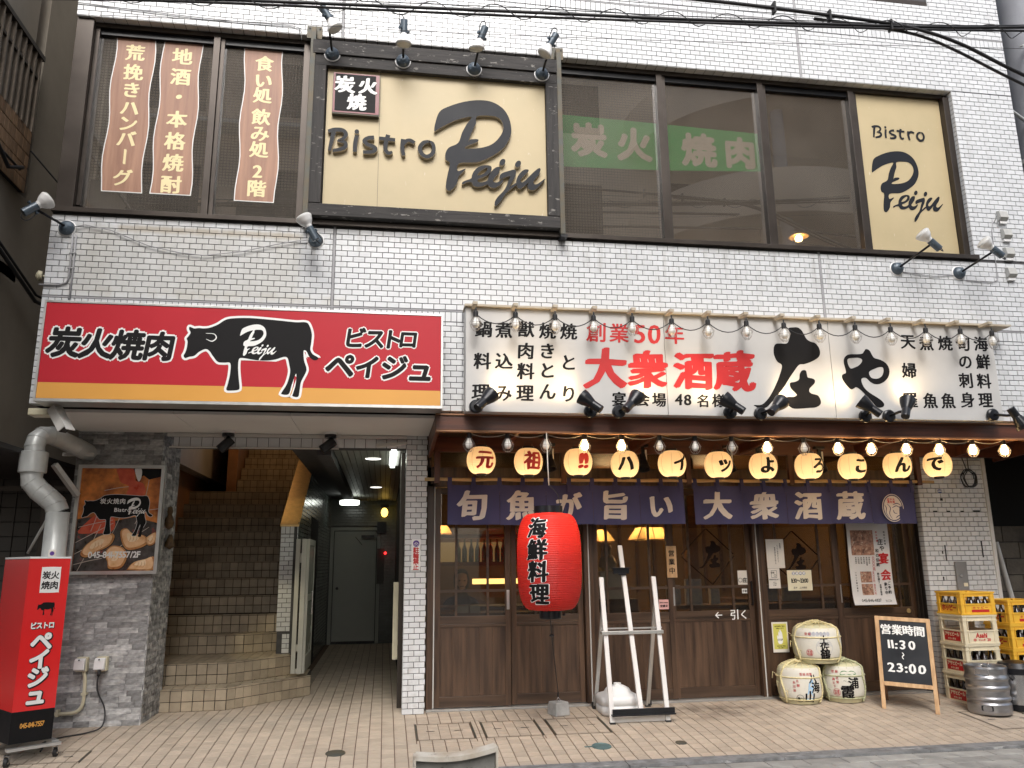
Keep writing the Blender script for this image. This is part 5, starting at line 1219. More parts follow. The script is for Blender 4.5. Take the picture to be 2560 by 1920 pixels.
# big red lantern
x, y, z = 1.33, -.10, 1.335; RB, HB = .262, .77
t = thing('red_lantern', 'big red paper lantern with black seafood lettering hanging before the doors', 'lantern', (x, y, z-HB/2))
MB().lathe(lantern_profile(RB, HB, .120, 44, 2.9, .0022), (x,y,z), 64).build('paper_shade', m_rpaper, t)
q = MB(); q.lathe([(0,-HB/2-.065),(.085,-HB/2-.065),(.088,-HB/2-.06),(.088,-HB/2+.004)], (x,y,z), 32); q.cyl((x+.09,y-.06,z-HB/2-.03),(x+.105,y-.07,z-HB/2-.03),.012,n=8); q.build('lower_rim', m_blackpaint, t)
q = MB(); q.lathe([(.110,HB/2-.006),(.118,HB/2-.004),(.118,HB/2+.058),(.110,HB/2+.058)], (x,y,z), 36); q.build('upper_rim', m_blackpaint, t)
MB().tube(catmull([(x+.10,y,z+HB/2+.05),(x+.08,y,z+HB/2+.16),(x+.01,y,z+HB/2+.23)], False, 6), .003, 5).build('handle_wire', m_cable, t)
light('lantern_light', 'POINT', (x-.0, y-.06, z+.22), 2.6, (1,.55,.25), .03, t)
ang = math.atan2(-6.66-y, -x)+R(-16)
def onred(u, v):
    k = min(abs(v)/(HB/2), .98); rad = .12+(RB-.12)*(1-k**2.9)**(1/2.9)+.004; a = ang+u/RB
    return (x+rad*math.cos(a), y+rad*math.sin(a), z+v)
it = [(c, -.03+.004*k, .26-.170*k, .17) for k, c in enumerate('海鮮料理')]
onw = lambda u, v: onred(u, v) if 0 else tuple(Vector(onred(u, v))-Vector((math.cos(ang), math.sin(ang), 0))*.0012)
letters('lettering_edge', it, onw, m_inkw, t, bold=.075, rough=.035, sub=.02, shear=.05); letters('lettering', it, onred, m_ink, t, bold=.045, rough=.035, sub=.02, shear=.05)
q = MB(); q.tube([(x+.008,y+.05,2.40),(x+.008,y+.02,2.10),(x+.01,y,z+HB/2+.23)], .0045, 6); tag(q.build('lantern_cord', m_rope_w, origin=(x,y,2.4)), 'pale cord the red lantern hangs by', 'cord')
wx, wy = 1.585, .87
q = MB(); q.tube([(x,y,z-HB/2-.065),(x+.01,y+.03,z-HB/2-.14),(x+.02,y+.06,z-HB/2-.2),(wx-.005,wy-.02,.17),(wx,wy,.135)], .0042, 6)
q.lathe([(.004,-.012),(.02,-.006),(.02,.006),(.004,.012)], (x+.02,y+.06,z-HB/2-.20), 10); q.cyl((wx-.005,wy-.01,.145),(wx-.006,wy-.02,.18),.008)
tag(q.build('tether_cord', m_cable, origin=(wx,wy,.13)), 'black cord from the red lantern down to the concrete weight', 'cord')
t = thing('concrete_weight', 'small grey concrete block with a steel ring holding the lantern cord', 'weight', (wx, wy, gz(wy)), rot=None)
q = MB(); zz = gz(wy)-.002; A = R(20)
def rq(s_, z_, ) : return [(wx+s_*(math.cos(A+k*math.pi/2+math.pi/4)), wy+s_*math.sin(A+k*math.pi/2+math.pi/4), z_) for k in range(4)]
q.add(rq(.108, zz)+rq(.094, zz+.115), [(0,1,5,4),(1,2,6,5),(2,3,7,6),(3,0,4,7),(4,5,6,7),(3,2,1,0)]); q.build('block', m_conc, t, bevel=.008)
MB().tube([(wx+.014*math.cos(k*math.pi/6), wy, zz+.128+.014*math.sin(k*math.pi/6)) for k in range(13)], .003, 6).build('ring', m_chrome, t)

# black track spots hanging behind the lanterns
for (x, lab) in ((1.50,'first black track spot from the left under the canopy'), (2.40,'black track spot behind the fourth and fifth lanterns'), (3.26,'black track spot behind the sixth lantern'), (3.56,'black track spot shining down beside the seventh lantern'), (4.20,'black track spot behind the eighth lantern')):
    y = .62; t = thing('track_spot', lab, 'spotlight', (x, y, 2.36), 'black track spots under the canopy')
    q = MB(); q.box(x-.05,x+.05,y-.025,y+.025,2.385,2.41); q.box(x-.015,x+.015,y-.01,y+.01,2.27,2.385); q.build('bracket', m_blackpaint, t)
    q = MB(); q.lathe([(0,.09),(.030,.088),(.034,.03),(.062,-.05),(.064,-.075),(.058,-.07)], (x,y,2.235), 18, ax=(.1,.3,1)); q.build('shade', m_blackpaint, t)
    MB().cyl((x+.03,y,2.26),(x+.03,y,2.36),.010,n=8).build('ballast', m_alu, t)

# ================================================================== THINGS IN FRONT OF THE SHOP
m_easelw = pm('pearl_white_tube', (.72,.70,.68), .35, .1, var=.05)
t = thing('easel_stand', 'tall white aluminium sign easel with three leaning posts, a black tray and no board', 'easel', (2.2, .8, gz(.8)))
zf, zb_ = gz(.49), gz(1.05)
for xb, xt in ((1.975,2.00),(2.475,2.505)): MB().bar((xb,.49,zf), (xt,.80,1.185), .042, .026, up=(0,1,0)).build('front_post', m_easelw, t, bevel=.004)
MB().bar((2.235,.49,zf+.09), (2.22,.90,1.475), .042, .026, up=(0,1,0)).build('centre_post', m_easelw, t, bevel=.004)
for xb, xt in ((1.968,2.005),(2.476,2.50)): MB().bar((xb,1.05,zb_), (xt,.755,.98), .036, .022, up=(0,1,0)).build('rear_leg', m_alu, t, bevel=.003)
MB().bar((1.945,.665,.70), (2.525,.665,.70), .055, .03, up=(0,0,1)).build('crossbar', m_alu, t, bevel=.003)
MB().bar((1.945,.690,.735), (2.525,.690,.735), .02, .012, up=(0,0,1)).build('crossbar', m_alu, t)
q = MB(); q.box(1.972,2.53,.455,.475,.035,.085); q.box(1.966,2.535,.44,.50,.028,.040); q.build('tray', m_blackpaint, t, bevel=.003)
MB().box(2.0,2.47,.505,.525,-.03,.012).build('lower_rail', m_easelw, t)
q = MB(); q.box(2.12,2.275,.80,.835,1.215,1.262); q.box(2.11,2.29,.785,.84,1.262,1.272); q.box(2.17,2.24,.79,.81,1.20,1.22); q.build('clamp', m_blackpaint, t, bevel=.002)
q = MB()
for xb, yy in ((1.975,.49),(2.475,.49),(1.968,1.05),(2.476,1.05)): q.box(xb-.024,xb+.024,yy-.02,yy+.02,gz(yy)-.004,gz(yy)+.012)
q.box(1.94,1.972,1.03,1.07,0.01,.055); q.box(2.475,2.51,1.03,1.07,.01,.055); q.build('foot_cap', m_blackrub, t)
# water tank weight
t = thing('water_weight', 'white plastic water filled ballast tank lying between the easel legs', 'ballast', (2.14, .85, gz(.85)))
q = MB(); zt = gz(.85)-.004
def rr_(hx, hy, z_, n=6, r_=.07, cx=2.135, cy=.86):
    o = []
    for k, (sx, sy) in enumerate(((1,-1),(1,1),(-1,1),(-1,-1))):
        for i in range(n): a = -math.pi/2+k*math.pi/2+i*(math.pi/2)/(n-1); o.append((cx+sx*(hx-r_)+r_*math.cos(a), cy+sy*(hy-r_)+r_*math.sin(a), z_))
    return o
rings = [rr_(.165,.15,zt), rr_(.178,.165,zt+.02), rr_(.180,.168,zt+.075), rr_(.168,.156,zt+.083), rr_(.180,.168,zt+.092), rr_(.182,.17,zt+.145), rr_(.165,.15,zt+.165), rr_(.12,.10,zt+.185), rr_(.10,.085,zt+.22), rr_(.06,.05,zt+.24,r_=.045), rr_(.05,.045,zt+.243,r_=.04)]
n_ = len(rings[0]); q.add([p for r_ in rings for p in r_], [(i*n_+k, i*n_+(k+1)%n_, (i+1)*n_+(k+1)%n_, (i+1)*n_+k) for i in range(len(rings)-1) for k in range(n_)]+[tuple(reversed(range(n_))), tuple(range((len(rings)-1)*n_, len(rings)*n_))], sm=True)
q.build('tank', m_whiteplas, t); MB().cyl((2.135,.86,zt+.24),(2.135,.86,zt+.262),.035,n=20).build('cap', m_whiteplas, t, bevel=.003)

# sake barrels
m_straw = pm('straw_matting', (.58,.55,.36), .8, var=.12, scale=30, stretch=(.3,.3,4), bump=.8, bscale=90)
m_barpaper = pm('off_white_printed_wrap', (.66,.64,.56), .6, var=.05, scale=4, bump=.3, bscale=60)
m_rope = pm('straw_rope', (.66,.58,.33), .85, var=.2, scale=50, bump=1, bscale=120)
m_ropeg = pm('greenish_straw_rope', (.45,.46,.29), .85, var=.2, scale=50, bump=1, bscale=120)
def twist(q, pts, r, turns=9):                    # rope of two twisted strands
    P = catmull(pts, False, 6); n = len(P)
    for s_ in (0, math.pi):
        o = []
        for i, p in enumerate(P):
            d = (P[min(i+1, n-1)]-P[max(i-1, 0)]).normalized(); x_ = d.orthogonal().normalized() if i == 0 else (x_-d*x_.dot(d)).normalized(); y_ = d.cross(x_)
            a = s_+i/n*turns*2*math.pi; o.append(p+(x_*math.cos(a)+y_*math.sin(a))*r*.55)
        q.tube(o, r*.72, 6)
def barrel(cx, cy, cz, R_, H, lab, words, deco, rope, face=0, tilt=0):
    t = thing('sake_barrel', lab, 'barrel', (cx, cy, cz), 'straw wrapped sake barrels stacked by the door')
    ang = math.atan2(-6.66-cy, -cx)+R(face)
    prof = [(R_*.80,0),(R_*.88,.035*H/.37),(R_*.97,.09*H/.37),(R_*1.0,H*.45),(R_*.99,H*.68),(R_*.95,H*.86),(R_*.86,H*.955),(R_*.70,H)]
    MB().lathe([(0,0)]+prof+[(0,H*1.03)], (cx,cy,cz), 40).build('body', m_straw, t)
    def rad(h): 
        for (r0_, h0), (r1_, h1) in zip(prof, prof[1:]):
            if h0 <= h <= h1: return r0_+(r1_-r0_)*(h-h0)/(h1-h0)
        return prof[-1][0]
    # printed wrap covering the front
    q = MB(); hs_ = [H*.17+(H*.94-H*.17)*j/10 for j in range(11)]; na = 26; a0, a1 = ang-1.15, ang+1.5
    q.add([(cx+(rad(h)+.004)*math.cos(a0+(a1-a0)*k/na), cy+(rad(h)+.004)*math.sin(a0+(a1-a0)*k/na), cz+h) for h in hs_ for k in range(na+1)], [(j*(na+1)+k, j*(na+1)+k+1, (j+1)*(na+1)+k+1, (j+1)*(na+1)+k) for j in range(10) for k in range(na)], sm=True)
    q.build('printed_wrap', m_barpaper, t)
    on = lambda u, v, d=.006: (cx+(rad(v)+d)*math.cos(ang+u/R_), cy+(rad(v)+d)*math.sin(ang+u/R_), cz+v)
    for mt, bold, items in words: letters('lettering', items, on, mt, t, bold=bold, rough=.03, sub=.03)
    deco(t, on, R_, H)
    q = MB(); ring = lambda h, r_, e=.006: q.tube([(cx+(rad(h)+e)*math.cos(k*math.pi/16), cy+(rad(h)+e)*math.sin(k*math.pi/16), cz+h) for k in range(33)], r_, 6)
    ring(H*.70, .0065); ring(H*.12, .006)
    for a in (ang-.95, ang+1.1, ang+2.6, ang-2.4):
        pts = [(cx+(rad(h)+.010)*math.cos(a+.10*math.sin(h*20)), cy+(rad(h)+.010)*math.sin(a+.10*math.sin(h*20)), cz+h) for h in (H*.03,H*.15,H*.4,H*.65,H*.85,H*.95)]+[(cx+R_*.5*math.cos(a), cy+R_*.5*math.sin(a), cz+H*1.06), (cx+.02*math.cos(a), cy+.02*math.sin(a), cz+H*1.12)]
        twist(q, pts, .0095, 14)
    for k in range(16):                          # radial strands and a knot on the lid
        a = k*math.pi/8+.1; q.tube([(cx+R_*.93*math.cos(a), cy+R_*.93*math.sin(a), cz+H*.90), (cx+R_*.7*math.cos(a+.1), cy+R_*.7*math.sin(a+.1), cz+H*1.02), (cx+R_*.3*math.cos(a+.35), cy+R_*.3*math.sin(a+.35), cz+H*1.06), (cx, cy, cz+H*1.09)], .0045, 5)
    twist(q, [(cx+.035*math.cos(k*.9), cy+.035*math.sin(k*.9), cz+H*1.09+.006*math.sin(k*2)) for k in range(9)], .012, 10)
    for k in range(3): a = ang-1.7+k*.5; q.tube([(cx+R_*.95*math.cos(a), cy+R_*.95*math.sin(a), cz+H*(.7-.2*k)), (cx+R_*1.15*math.cos(a), cy+R_*1.15*math.sin(a), cz+H*(.78-.2*k)), (cx+R_*1.2*math.cos(a+.1), cy+R_*1.2*math.sin(a+.1), cz+H*(.62-.2*k))], .0035, 4)
    q.build('rope', rope, t)
    return t
m_greeni = pm('green_ink', (.03,.22,.04), .6); m_bluei = pm('pale_blue_ink', (.35,.55,.75), .6, var=.2, scale=12); m_greyi = pm('silver_grey_ink', (.42,.43,.47), .5, var=.2, scale=20); m_redb = pm('faded_red_ink', (.50,.10,.10), .6)
def circ(cu, cv, r_, w_=.003, n=20): return [[(cu+r_*math.cos(k*2*math.pi/n), cv+r_*math.sin(k*2*math.pi/n)) for k in range(n)], [(cu+(r_-w_)*math.cos(k*2*math.pi/n), cv+(r_-w_)*math.sin(k*2*math.pi/n)) for k in range(n)]]
def decoT(t, on, R_, H):
    o2 = lambda u, v: on(u, v, .0052)
    for i in range(6): shape('print', [[(-.06+.034*i+.017*math.cos(k), H*.80+.02*math.sin(k)) for k in [j*math.pi/4 for j in range(8)]]], o2, m_greyi, t)
    shape('print', circ(.065,H*.44,.078,.003), lambda u, v: on(u, v, .0052), m_greyi, t)
    for k in range(4): shape('print', [[(.065+(.02+.013*k)*math.cos(a)*1.2-.0, H*.47+(.02+.012*k)*math.sin(a)) for a in (0,.8,1.6,2.4,3.14)]+[(.065+(.016+.013*k)*math.cos(a)*1.2, H*.47+(.016+.012*k)*math.sin(a)) for a in (3.14,2.4,1.6,.8,0)]], o2, m_greyi, t, smooth=1)
    shape('print', circ(-.075,H*.30,.032), on, m_redb, t); letters('lettering', [('清',-.088,H*.33,.024),('酒',-.063,H*.33,.024),('特',-.088,H*.26,.024),('撰',-.063,H*.26,.024)], on, m_redb, t, sub=.02)
def decoH(t, on, R_, H):
    shape('print', [[(.02,H*.14),(.04,H*.35),(.055,H*.58),(.09,H*.66),(.10,H*.5),(.085,H*.3),(.11,H*.14)]], lambda u, v: on(u, v, .0052), m_bluei, t)
    shape('print', circ(-.035,H*.17,.034), on, m_ink, t); letters('lettering', [('醸',-.047,H*.17,.024),('八',-.023,H*.17,.022)], on, m_ink, t, sub=.02)
def decoU(t, on, R_, H):
    shape('print', [[(-.035,H*.74),(-.02,H*.82),(.01,H*.84),(.04,H*.815),(.07,H*.84),(.10,H*.82),(.12,H*.76),(.10,H*.735),(.08,H*.755),(.05,H*.735),(.02,H*.755),(0,H*.735)]], lambda u, v: on(u, v, .0052), m_greeni, t)
    shape('print', circ(-.075,H*.28,.034), on, m_redb, t); letters('lettering', [('特',-.088,H*.31,.024),('選',-.063,H*.31,.024),('酒',-.088,H*.25,.024),('造',-.063,H*.25,.024)], on, m_redb, t, sub=.02)
    for k in range(3): shape('print', [ribbon([(-.01+.03*k,H*.57-.01*k),(.0+.03*k,H*.59-.01*k),(.01+.03*k,H*.57-.01*k),(.02+.03*k,H*.59-.01*k)], [.001,.003,.001])], on, m_ink, t)
barrel(3.985, 1.00, gz(1.0), .205, .345, 'left bottom sake barrel with a pale blue mountain print', [(m_ink,.03,[('八',.10,.235,.09),('海',.125,.155,.105),('山',.06,.075,.11)]),(m_redb,.02,[('登',-.015,.275,.026),('録',.015,.275,.026),('銘',.05,.275,.026),('醸',.08,.275,.026),('名',-.05,.215,.026),('醸',-.045,.175,.028),('魚',-.08,.20,.026),('沼',-.08,.165,.026),('造',-.08,.13,.026)])], decoH, m_rope, face=10)
barrel(4.435, .99, gz(.99), .200, .350, 'right bottom sake barrel with a green pine print', [(m_ink,.03,[('浦',.085,.185,.105),('霞',.025,.105,.13)]),(m_redb,.02,[('登',-.10,.285,.028),('録',-.065,.285,.028),('名',-.06,.225,.026),('聲',-.06,.19,.026),('轟',-.095,.215,.026),('天',-.095,.18,.026),('下',-.09,.15,.024)])], decoU, m_ropeg, face=4)
barrel(4.20, 1.0, .355, .225, .345, 'top sake barrel with a round silver crest, resting on the other two', [(m_ink,.03,[('土',.062,.225,.085),('佐',.066,.16,.085),('鶴',.070,.09,.10)]),(m_redb,.02,[('登',-.10,.275,.028),('録',-.065,.275,.028)])], decoT, m_rope, face=2)

# blackboard A-frame
m_pine = wood('pine_frame', (.42,.24,.11), (.66,.44,.24), 3, .55, 'Z', .15); m_pined = wood('worn_brown_leg', (.14,.07,.035), (.28,.15,.08), 3, .6, 'Z', .2)
m_board = pm('chalkboard', (.012,.014,.018), .35, var=.3, scale=3, rvar=.12)
P1 = Vector((4.592,.627,gz(.627))); P2 = Vector((4.973,.341,gz(.341))); ux = (P2-P1); Wd = ux.length; ux.normalize(); nb = Vector((ux.y, -ux.x, 0)).normalized(); up = (Vector((0,0,1))-nb*.26).normalized()
t = thing('blackboard', 'small pine framed A board with white chalk opening hours, standing on the pavement', 'sign board', (P1+P2)/2)
O_ = lambda u, v, d=0: P1+ux*u+up*v+nb*d
for u_ in (.018, Wd-.018): MB().obox(O_(u_, .42), ux*.018, up*.42, nb*.011).build('leg', m_pine, t, bevel=.003)
q = MB(); q.obox(O_(Wd/2, .822), ux*(Wd/2-.036), up*.018, nb*.010); q.obox(O_(Wd/2, .225), ux*(Wd/2-.036), up*.018, nb*.010); q.build('frame_rail', m_pine, t, bevel=.002)
MB().obox(O_(Wd/2, .523, -.002), ux*(Wd/2-.034), up*.283, nb*.004).build('slate', m_board, t)
for u_ in (.018, Wd-.018):
    b0 = P1+ux*u_-nb*.40; b0.z = gz(b0.y); MB().bar(b0, O_(u_, .80, -.03), .034, .02, up=nb).build('rear_leg', m_pined, t, bevel=.002)
letters('lettering', line('営業時間', Wd/2-.005, .72, .097, 1, .98)+line('11:30', Wd/2-.02, .585, .110, 1.05, 1.42)+[('〜',Wd/2-.02,.485,.065,1,90)]+line('23:00', Wd/2-.0, .375, .115, 1.1, 1.2), lambda u, v: O_(u, v, .0028), m_inkw, t, bold=.03, rough=.05, dir=nb)

# crates and bottles
m_cry = pm('yellow_crate_plastic', (.80,.46,.045), .42, var=.06, scale=6, tint=.05); m_crw = pm('cream_crate_plastic', (.72,.64,.46), .45, var=.05, scale=6)
m_brown = pm('brown_bottle_glass', (.018,.008,.005), .08, var=.3, spec=.9)
m_woodtop = wood('pale_carton', (.30,.20,.12), (.5,.38,.25), 2, .7, 'X', .1)
def crate(x, y, z, w_, d_, h, mat, lab, grp, yellow, rot=0):
    t = thing('beer_crate', lab, 'crate', (x, y, z), grp, (0,0,R(rot))); th = .012
    q = MB(); ins = .006
    for a, b in ((0,0),(w_-.05,0),(0,d_-.05),(w_-.05,d_-.05)):      # corner posts
        q.box(a+ins, a+.05-ins, b+ins, b+.05-ins, 0, h-.002)
    q.box(ins, w_-ins, ins, d_-ins, 0, .012)
    lz, wz = h*.46, h*.80
    for (x0,x1,y0,y1) in ((.045,w_-.045,.008,.008+th),(.045,w_-.045,d_-.008-th,d_-.008)): q.box(x0,x1,y0,y1,.012,lz); q.box(x0,x1,y0,y1,wz,h)
    for (x0,x1,y0,y1) in ((.008,.008+th,.045,d_-.045),(w_-.008-th,w_-.008,.045,d_-.045)): q.box(x0,x1,y0,y1,.012,lz); q.box(x0,x1,y0,y1,wz,h)
    q.build('shell', mat, t, local=True, bevel=.004)
    q = MB()                                        # rims and ribs stand proud
    for z0, z1, e in ((h-.016,h,.0),(h*.80,h*.825,.001),(.0,.016,.0),(lz-.006,lz+.006,.001)):
        q.box(e, w_-e, e, .010, z0, z1); q.box(e, w_-e, d_-.010, d_-e, z0, z1); q.box(e, .010, .0101, d_-.0101, z0, z1); q.box(w_-.010, w_-e, .0101, d_-.0101, z0, z1)
    for a in (.052, w_*.0+.058+.0, w_-.058): 
        pass
    for a in (.047, w_-.053): q.box(a, a+.006, .0015, .012, .017, h-.017)
    for b in (.047, d_-.053): q.box(.0015, .012, b, b+.006, .017, h-.017); q.box(w_-.012, w_-.0015, b, b+.006, .017, h-.017)
    # rounded shoulders of the hand holes
    for (cx_, sgn) in ((.053, 1), (w_-.053, -1)): q.poly([(cx_,.010,wz),(cx_+sgn*.03,.010,wz),(cx_+sgn*.008,.010,wz-.012),(cx_,.010,wz-.035)], (0,1,0), .008)
    for (cy_, sgn) in ((.053, 1), (d_-.053, -1)): q.poly([(.010,cy_,wz),(.010,cy_+sgn*.03,wz),(.010,cy_+sgn*.008,wz-.012),(.010,cy_,wz-.035)], (1,0,0), .008)
    q.build('rim', mat, t, local=True)
    if yellow:
        letters('lettering', line('ホッピー', -(d_/2), h*.30, .062, .9, .92), lambda u, v: (.0065, -u, v), m_inkr, t, bold=.05, dir=(-1,0,0), local=True)
        MB().box(w_*.30, w_*.80, .0055, .0078, h*.12, h*.38).build('label', m_cry, t, local=True); MB().box(w_*.30, w_*.80, .0048, .0054, h*.12, h*.23).build('label', m_inkr, t, local=True)
        letters('lettering', line('ホッピー', w_*.55, h*.315, .026, 1.3, 1.3), flat(.0050), m_inkr, t, bold=.03, local=True)
    else:
        MB().box(.0052, .0078, d_*.20, d_*.80, h*.10, h*.42).build('label', m_inkr, t, local=True)
        letters('lettering', line('アサヒビール', -d_*.5, h*.325, .042, .85, .95)+[(c, -d_*.5+(-.05+.022*i), h*.165, .020, .9) for i, c in enumerate('中びん専用')], lambda u, v: (.0046, -u, v), m_crw, t, bold=.05, dir=(-1,0,0), local=True)
        letters('lettering', line('Asahi', w_*.5, h*.31, .062, .9, .95)+[('中',w_*.30,h*.15,.034),('20',w_*.7,h*.15,.03)][:1]+line('20', w_*.70, h*.155, .036)+line('びん入用', w_*.5, h*.155, .018), flat(.0065), m_inkr, t, bold=.04, shear=.1, local=True)
    return t
def bottles(x, y, z, w_, d_, h, lab, glassm, neck):
    where = ['front left corner bottle','second bottle from the left at the front','third bottle from the left at the front','front right corner bottle','second bottle along the left side','third bottle along the left side','rear left corner bottle','left bottle of the second row','middle bottle of the second row','right bottle of the second row']
    pts = [(.075+i*(w_-.15)/3, .05) for i in range(4)]+[(.05, .05+j*(d_-.1)/3) for j in range(1, 4)]+[(.11+i*.08, .13) for i in range(3)]
    if glassm is None: return
    for bi, (px, py) in enumerate(pts):
        key = ('b', neck)
        if key not in GLB: GLB[key] = MB().lathe([(0,0),(.028,0),(.030,.01),(.030,.12*neck),(.014,.17*neck),(.012,.225*neck),(.015,.23*neck),(0,.235*neck)], (0,0,0), 10).mesh('bottle', glassm)
        o = link(GLB[key], 'bottle', None, (x+px, y+py, z+.012)); tag(o, where[bi]+' '+lab, 'bottle', 'brown bottles in the beer crates')
GLB = {}
gy = gz(.6)
CX, CY, CW, CD = 5.475, .575, .375, .365
hs3 = [gy, gy+.272, gy+.544]
names = ['bottom cream crate of the front stack, red label on its left side', 'second cream crate from the ground in the front stack, dark bottles in its windows', 'third cream crate of the front stack with see through hand holes and red latin lettering']
for i, z in enumerate(hs3):
    crate(CX+.008*i, CY, z, CW-.004, CD, .270, m_crw, names[i], 'cream beer crates of the front stack', False, rot=0)
    if i < 2: bottles(CX+.008*i, CY, z, CW, CD, .27, ['in the bottom cream crate', 'in the second cream crate'][i], m_brown, 1.0)
crate(CX+.02, CY, gy+.816, CW, CD, .215, m_cry, 'yellow crate on top of the front stack with red katakana on both sides', 'yellow beer crates', True)
bottles(CX+.02, CY, gy+.816, CW, CD, .2, 'in the yellow crate atop the front stack', m_brown, .8)
tag(MB().box(CX+.03, CX+CW-.03, CY+.02, CY+CD-.03, gy+.544+.013, gy+.544+.125).build('carton', m_woodtop, origin=(CX+.2,CY+.2,gy+.56)), 'flat brown carton lying in the third cream crate', 'carton')
for i in range(4):
    z = gy+.02+i*.232-(.0); crate(6.00+.006*i, .60, z, .37, .36, .230, m_cry, ['bottom','second','third','top'][i]+' yellow crate of the rear stack at the right edge', 'yellow beer crates', True)
    bottles(6.00, .60, z, .37, .36, .2, 'in the '+['bottom','second','third','top'][i]+' rear yellow crate', m_brown, .85)

# beer keg and drinks cooler
def keg(cx, cy, r_, h, lab):
    z = gz(cy); t = thing('beer_keg', lab, 'keg', (cx, cy, z))
    m = pm('dull_stainless_steel', (.40,.40,.41), .34, .95, var=.18, scale=9, stretch=(1,1,3), bump=.15, bscale=30, rvar=.12)
    pr = [(r_*.80,0),(r_*.96,.006),(r_*.99,.03),(r_*.985,.09),(r_*.93,.105),(r_*.93,.115),(r_*1.0,.128),(r_*1.0,.142),(r_*.945,.155),(r_*.95,.205),(r_*1.0,.222),(r_*1.0,.236),(r_*.945,.25),(r_*.945,.29),(r_*1.0,.305),(r_*.99,.32),(r_*.95,.335),(r_*.94,.345),(r_*.975,h-.02),(r_*.96,h-.005),(r_*.92,h)]
    MB().lathe([(0,0)]+pr, (cx,cy,z), 48).build('shell', m, t)
    MB().lathe([(r_*.92,h),(r_*.88,h-.004),(r_*.86,h-.05),(r_*.3,h-.03),(r_*.12,h-.028),(r_*.12,h-.004),(0,h-.004)], (cx,cy,z), 40).build('top', m, t)
    a = math.atan2(-6.66-cy, -cx)
    on = lambda u, v, d=0: (cx+(r_*.992+d)*math.cos(a+u/r_), cy+(r_*.992+d)*math.sin(a+u/r_), z+v)
    def slot(u, v, w_, hh): return [(u+w_*c, v+hh*s_) for c, s_ in ((-.8,-1),(.8,-1),(1,-.5),(1,.5),(.8,1),(-.8,1),(-1,.5),(-1,-.5))]
    shape('hand_slot', [slot(-.02,.062,.048,.022)], lambda u, v: on(u, v, .002), m_blackrub, t); shape('hand_slot', [slot(-.03,h-.048,.06,.022), slot(-.03,h-.048,.054,.017)], lambda u, v: on(u, v, -.002), m_chrome, t)
    q = MB(); 
    for s_ in (-1, 1): q.tube([(cx+s_*.05, cy-.0, z+h-.02), (cx+s_*.05, cy-.0, z+h+.006), (cx+s_*.02, cy-.02, z+h+.006)], .006, 6)
    q.tube([(cx-.05,cy,z+h+.006),(cx+.05,cy,z+h+.006)], .006, 6); q.build('valve_guard', m_chrome, t)
keg(5.465, .325, .182, .415, 'dented silver beer keg standing before the crate stack')
t = thing('drinks_cooler', 'steel drinks cooler with black lid and base at the right edge beside the keg', 'cooler', (5.86, .42, gz(.42)))
z = gz(.42); q = MB(); q.lathe([(0,0),(.165,0),(.165,.05)], (5.86,.42,z), 32); q.build('base', m_blackpaint, t); q = MB(); q.lathe([(.150,.31),(.172,.315),(.172,.365),(.14,.41),(.06,.425),(0,.43)], (5.86,.42,z), 32); q.build('lid', m_blackpaint, t)
MB().lathe([(.157,.05),(.157,.31)], (5.86,.42,z), 32).build('drum', m_chrome, t); MB().tube([(5.70,.36,z+.36),(5.68,.30,z+.30),(5.70,.28,z+.27)], .008, 6).build('handle', m_blackpaint, t)

# red light box sign on casters at the left
m_redbox = pm('glossy_red_panel', (.70,.018,.018), .18, var=.04, scale=1, coat=.5)
A1 = Vector((-2.655,.06,0)); A2 = Vector((-2.43,.245,0)); u1 = (A2-A1).normalized(); n1 = Vector((u1.y,-u1.x,0)); l1 = Vector((-n1.x,-n1.y,0))
zb, zt = .075, 1.395
t = thing('light_box_sign', 'red upright light box sign on casters at the left edge, white katakana down its side', 'sign', (-2.75,.35,gz(.3)))
wd = (A2-A1).length; dp = .55
def bx_(p, q_, r_, s_, mt, nm, e=0): return MB().poly([p, q_, q_+r_, p+r_], Vector((0,0,1)), s_).build(nm, mt, t, bevel=e)
b0 = A1+Vector((0,0,zb)); MB().poly([b0, b0+u1*wd, b0+u1*wd+l1*dp, b0+l1*dp], (0,0,1), .22).build('black_base', m_ink, t)
b0 = A1+Vector((0,0,zb+.22)); MB().poly([b0, b0+u1*wd, b0+u1*wd+l1*dp, b0+l1*dp], (0,0,1), zt-zb-.22).build('red_panel', m_redbox, t)
b0 = A1-n1*0+Vector((0,0,zt)); MB().poly([b0-u1*.003+n1*.003, b0+u1*(wd+.003)+n1*.003, b0+u1*(wd+.003)+l1*dp, b0-u1*.003+l1*dp], (0,0,1), .014).build('cap', m_whiteplas, t)
pf = lambda u, v, d=.0015: A1+u1*u+n1*d+Vector((0,0,v))
def rrect(cx, cy, hw, hh): return [(cx-hw,cy-hh*.85),(cx-hw*.85,cy-hh),(cx+hw*.85,cy-hh),(cx+hw,cy-hh*.85),(cx+hw,cy+hh*.85),(cx+hw*.85,cy+hh),(cx-hw*.85,cy+hh),(cx-hw,cy+hh*.85)]
shape('white_patch', [rrect(wd*.55, 1.235, .068, .095)], pf, m_inkw, t, dir=n1)
letters('lettering', [('火',wd*.55+.030,1.27,.062),('肉',wd*.55+.030,1.195,.062),('炭',wd*.55-.030,1.27,.062),('焼',wd*.55-.030,1.195,.062)], lambda u, v: pf(u, v, .0022), m_ink, t, bold=.03, dir=n1)
sc_ = .125; shape('bull', [[((x+1.09)*sc_+wd*.52, (z-2.95)*sc_*1.25+1.02) for x, z in T_cow]], pf, m_ink, t, dir=n1)
a_ = column('ペイジュ', wd*.50, .785, .155, .128); c_ = line('ビストロ', wd*.48, .90, .052, .85, .95)
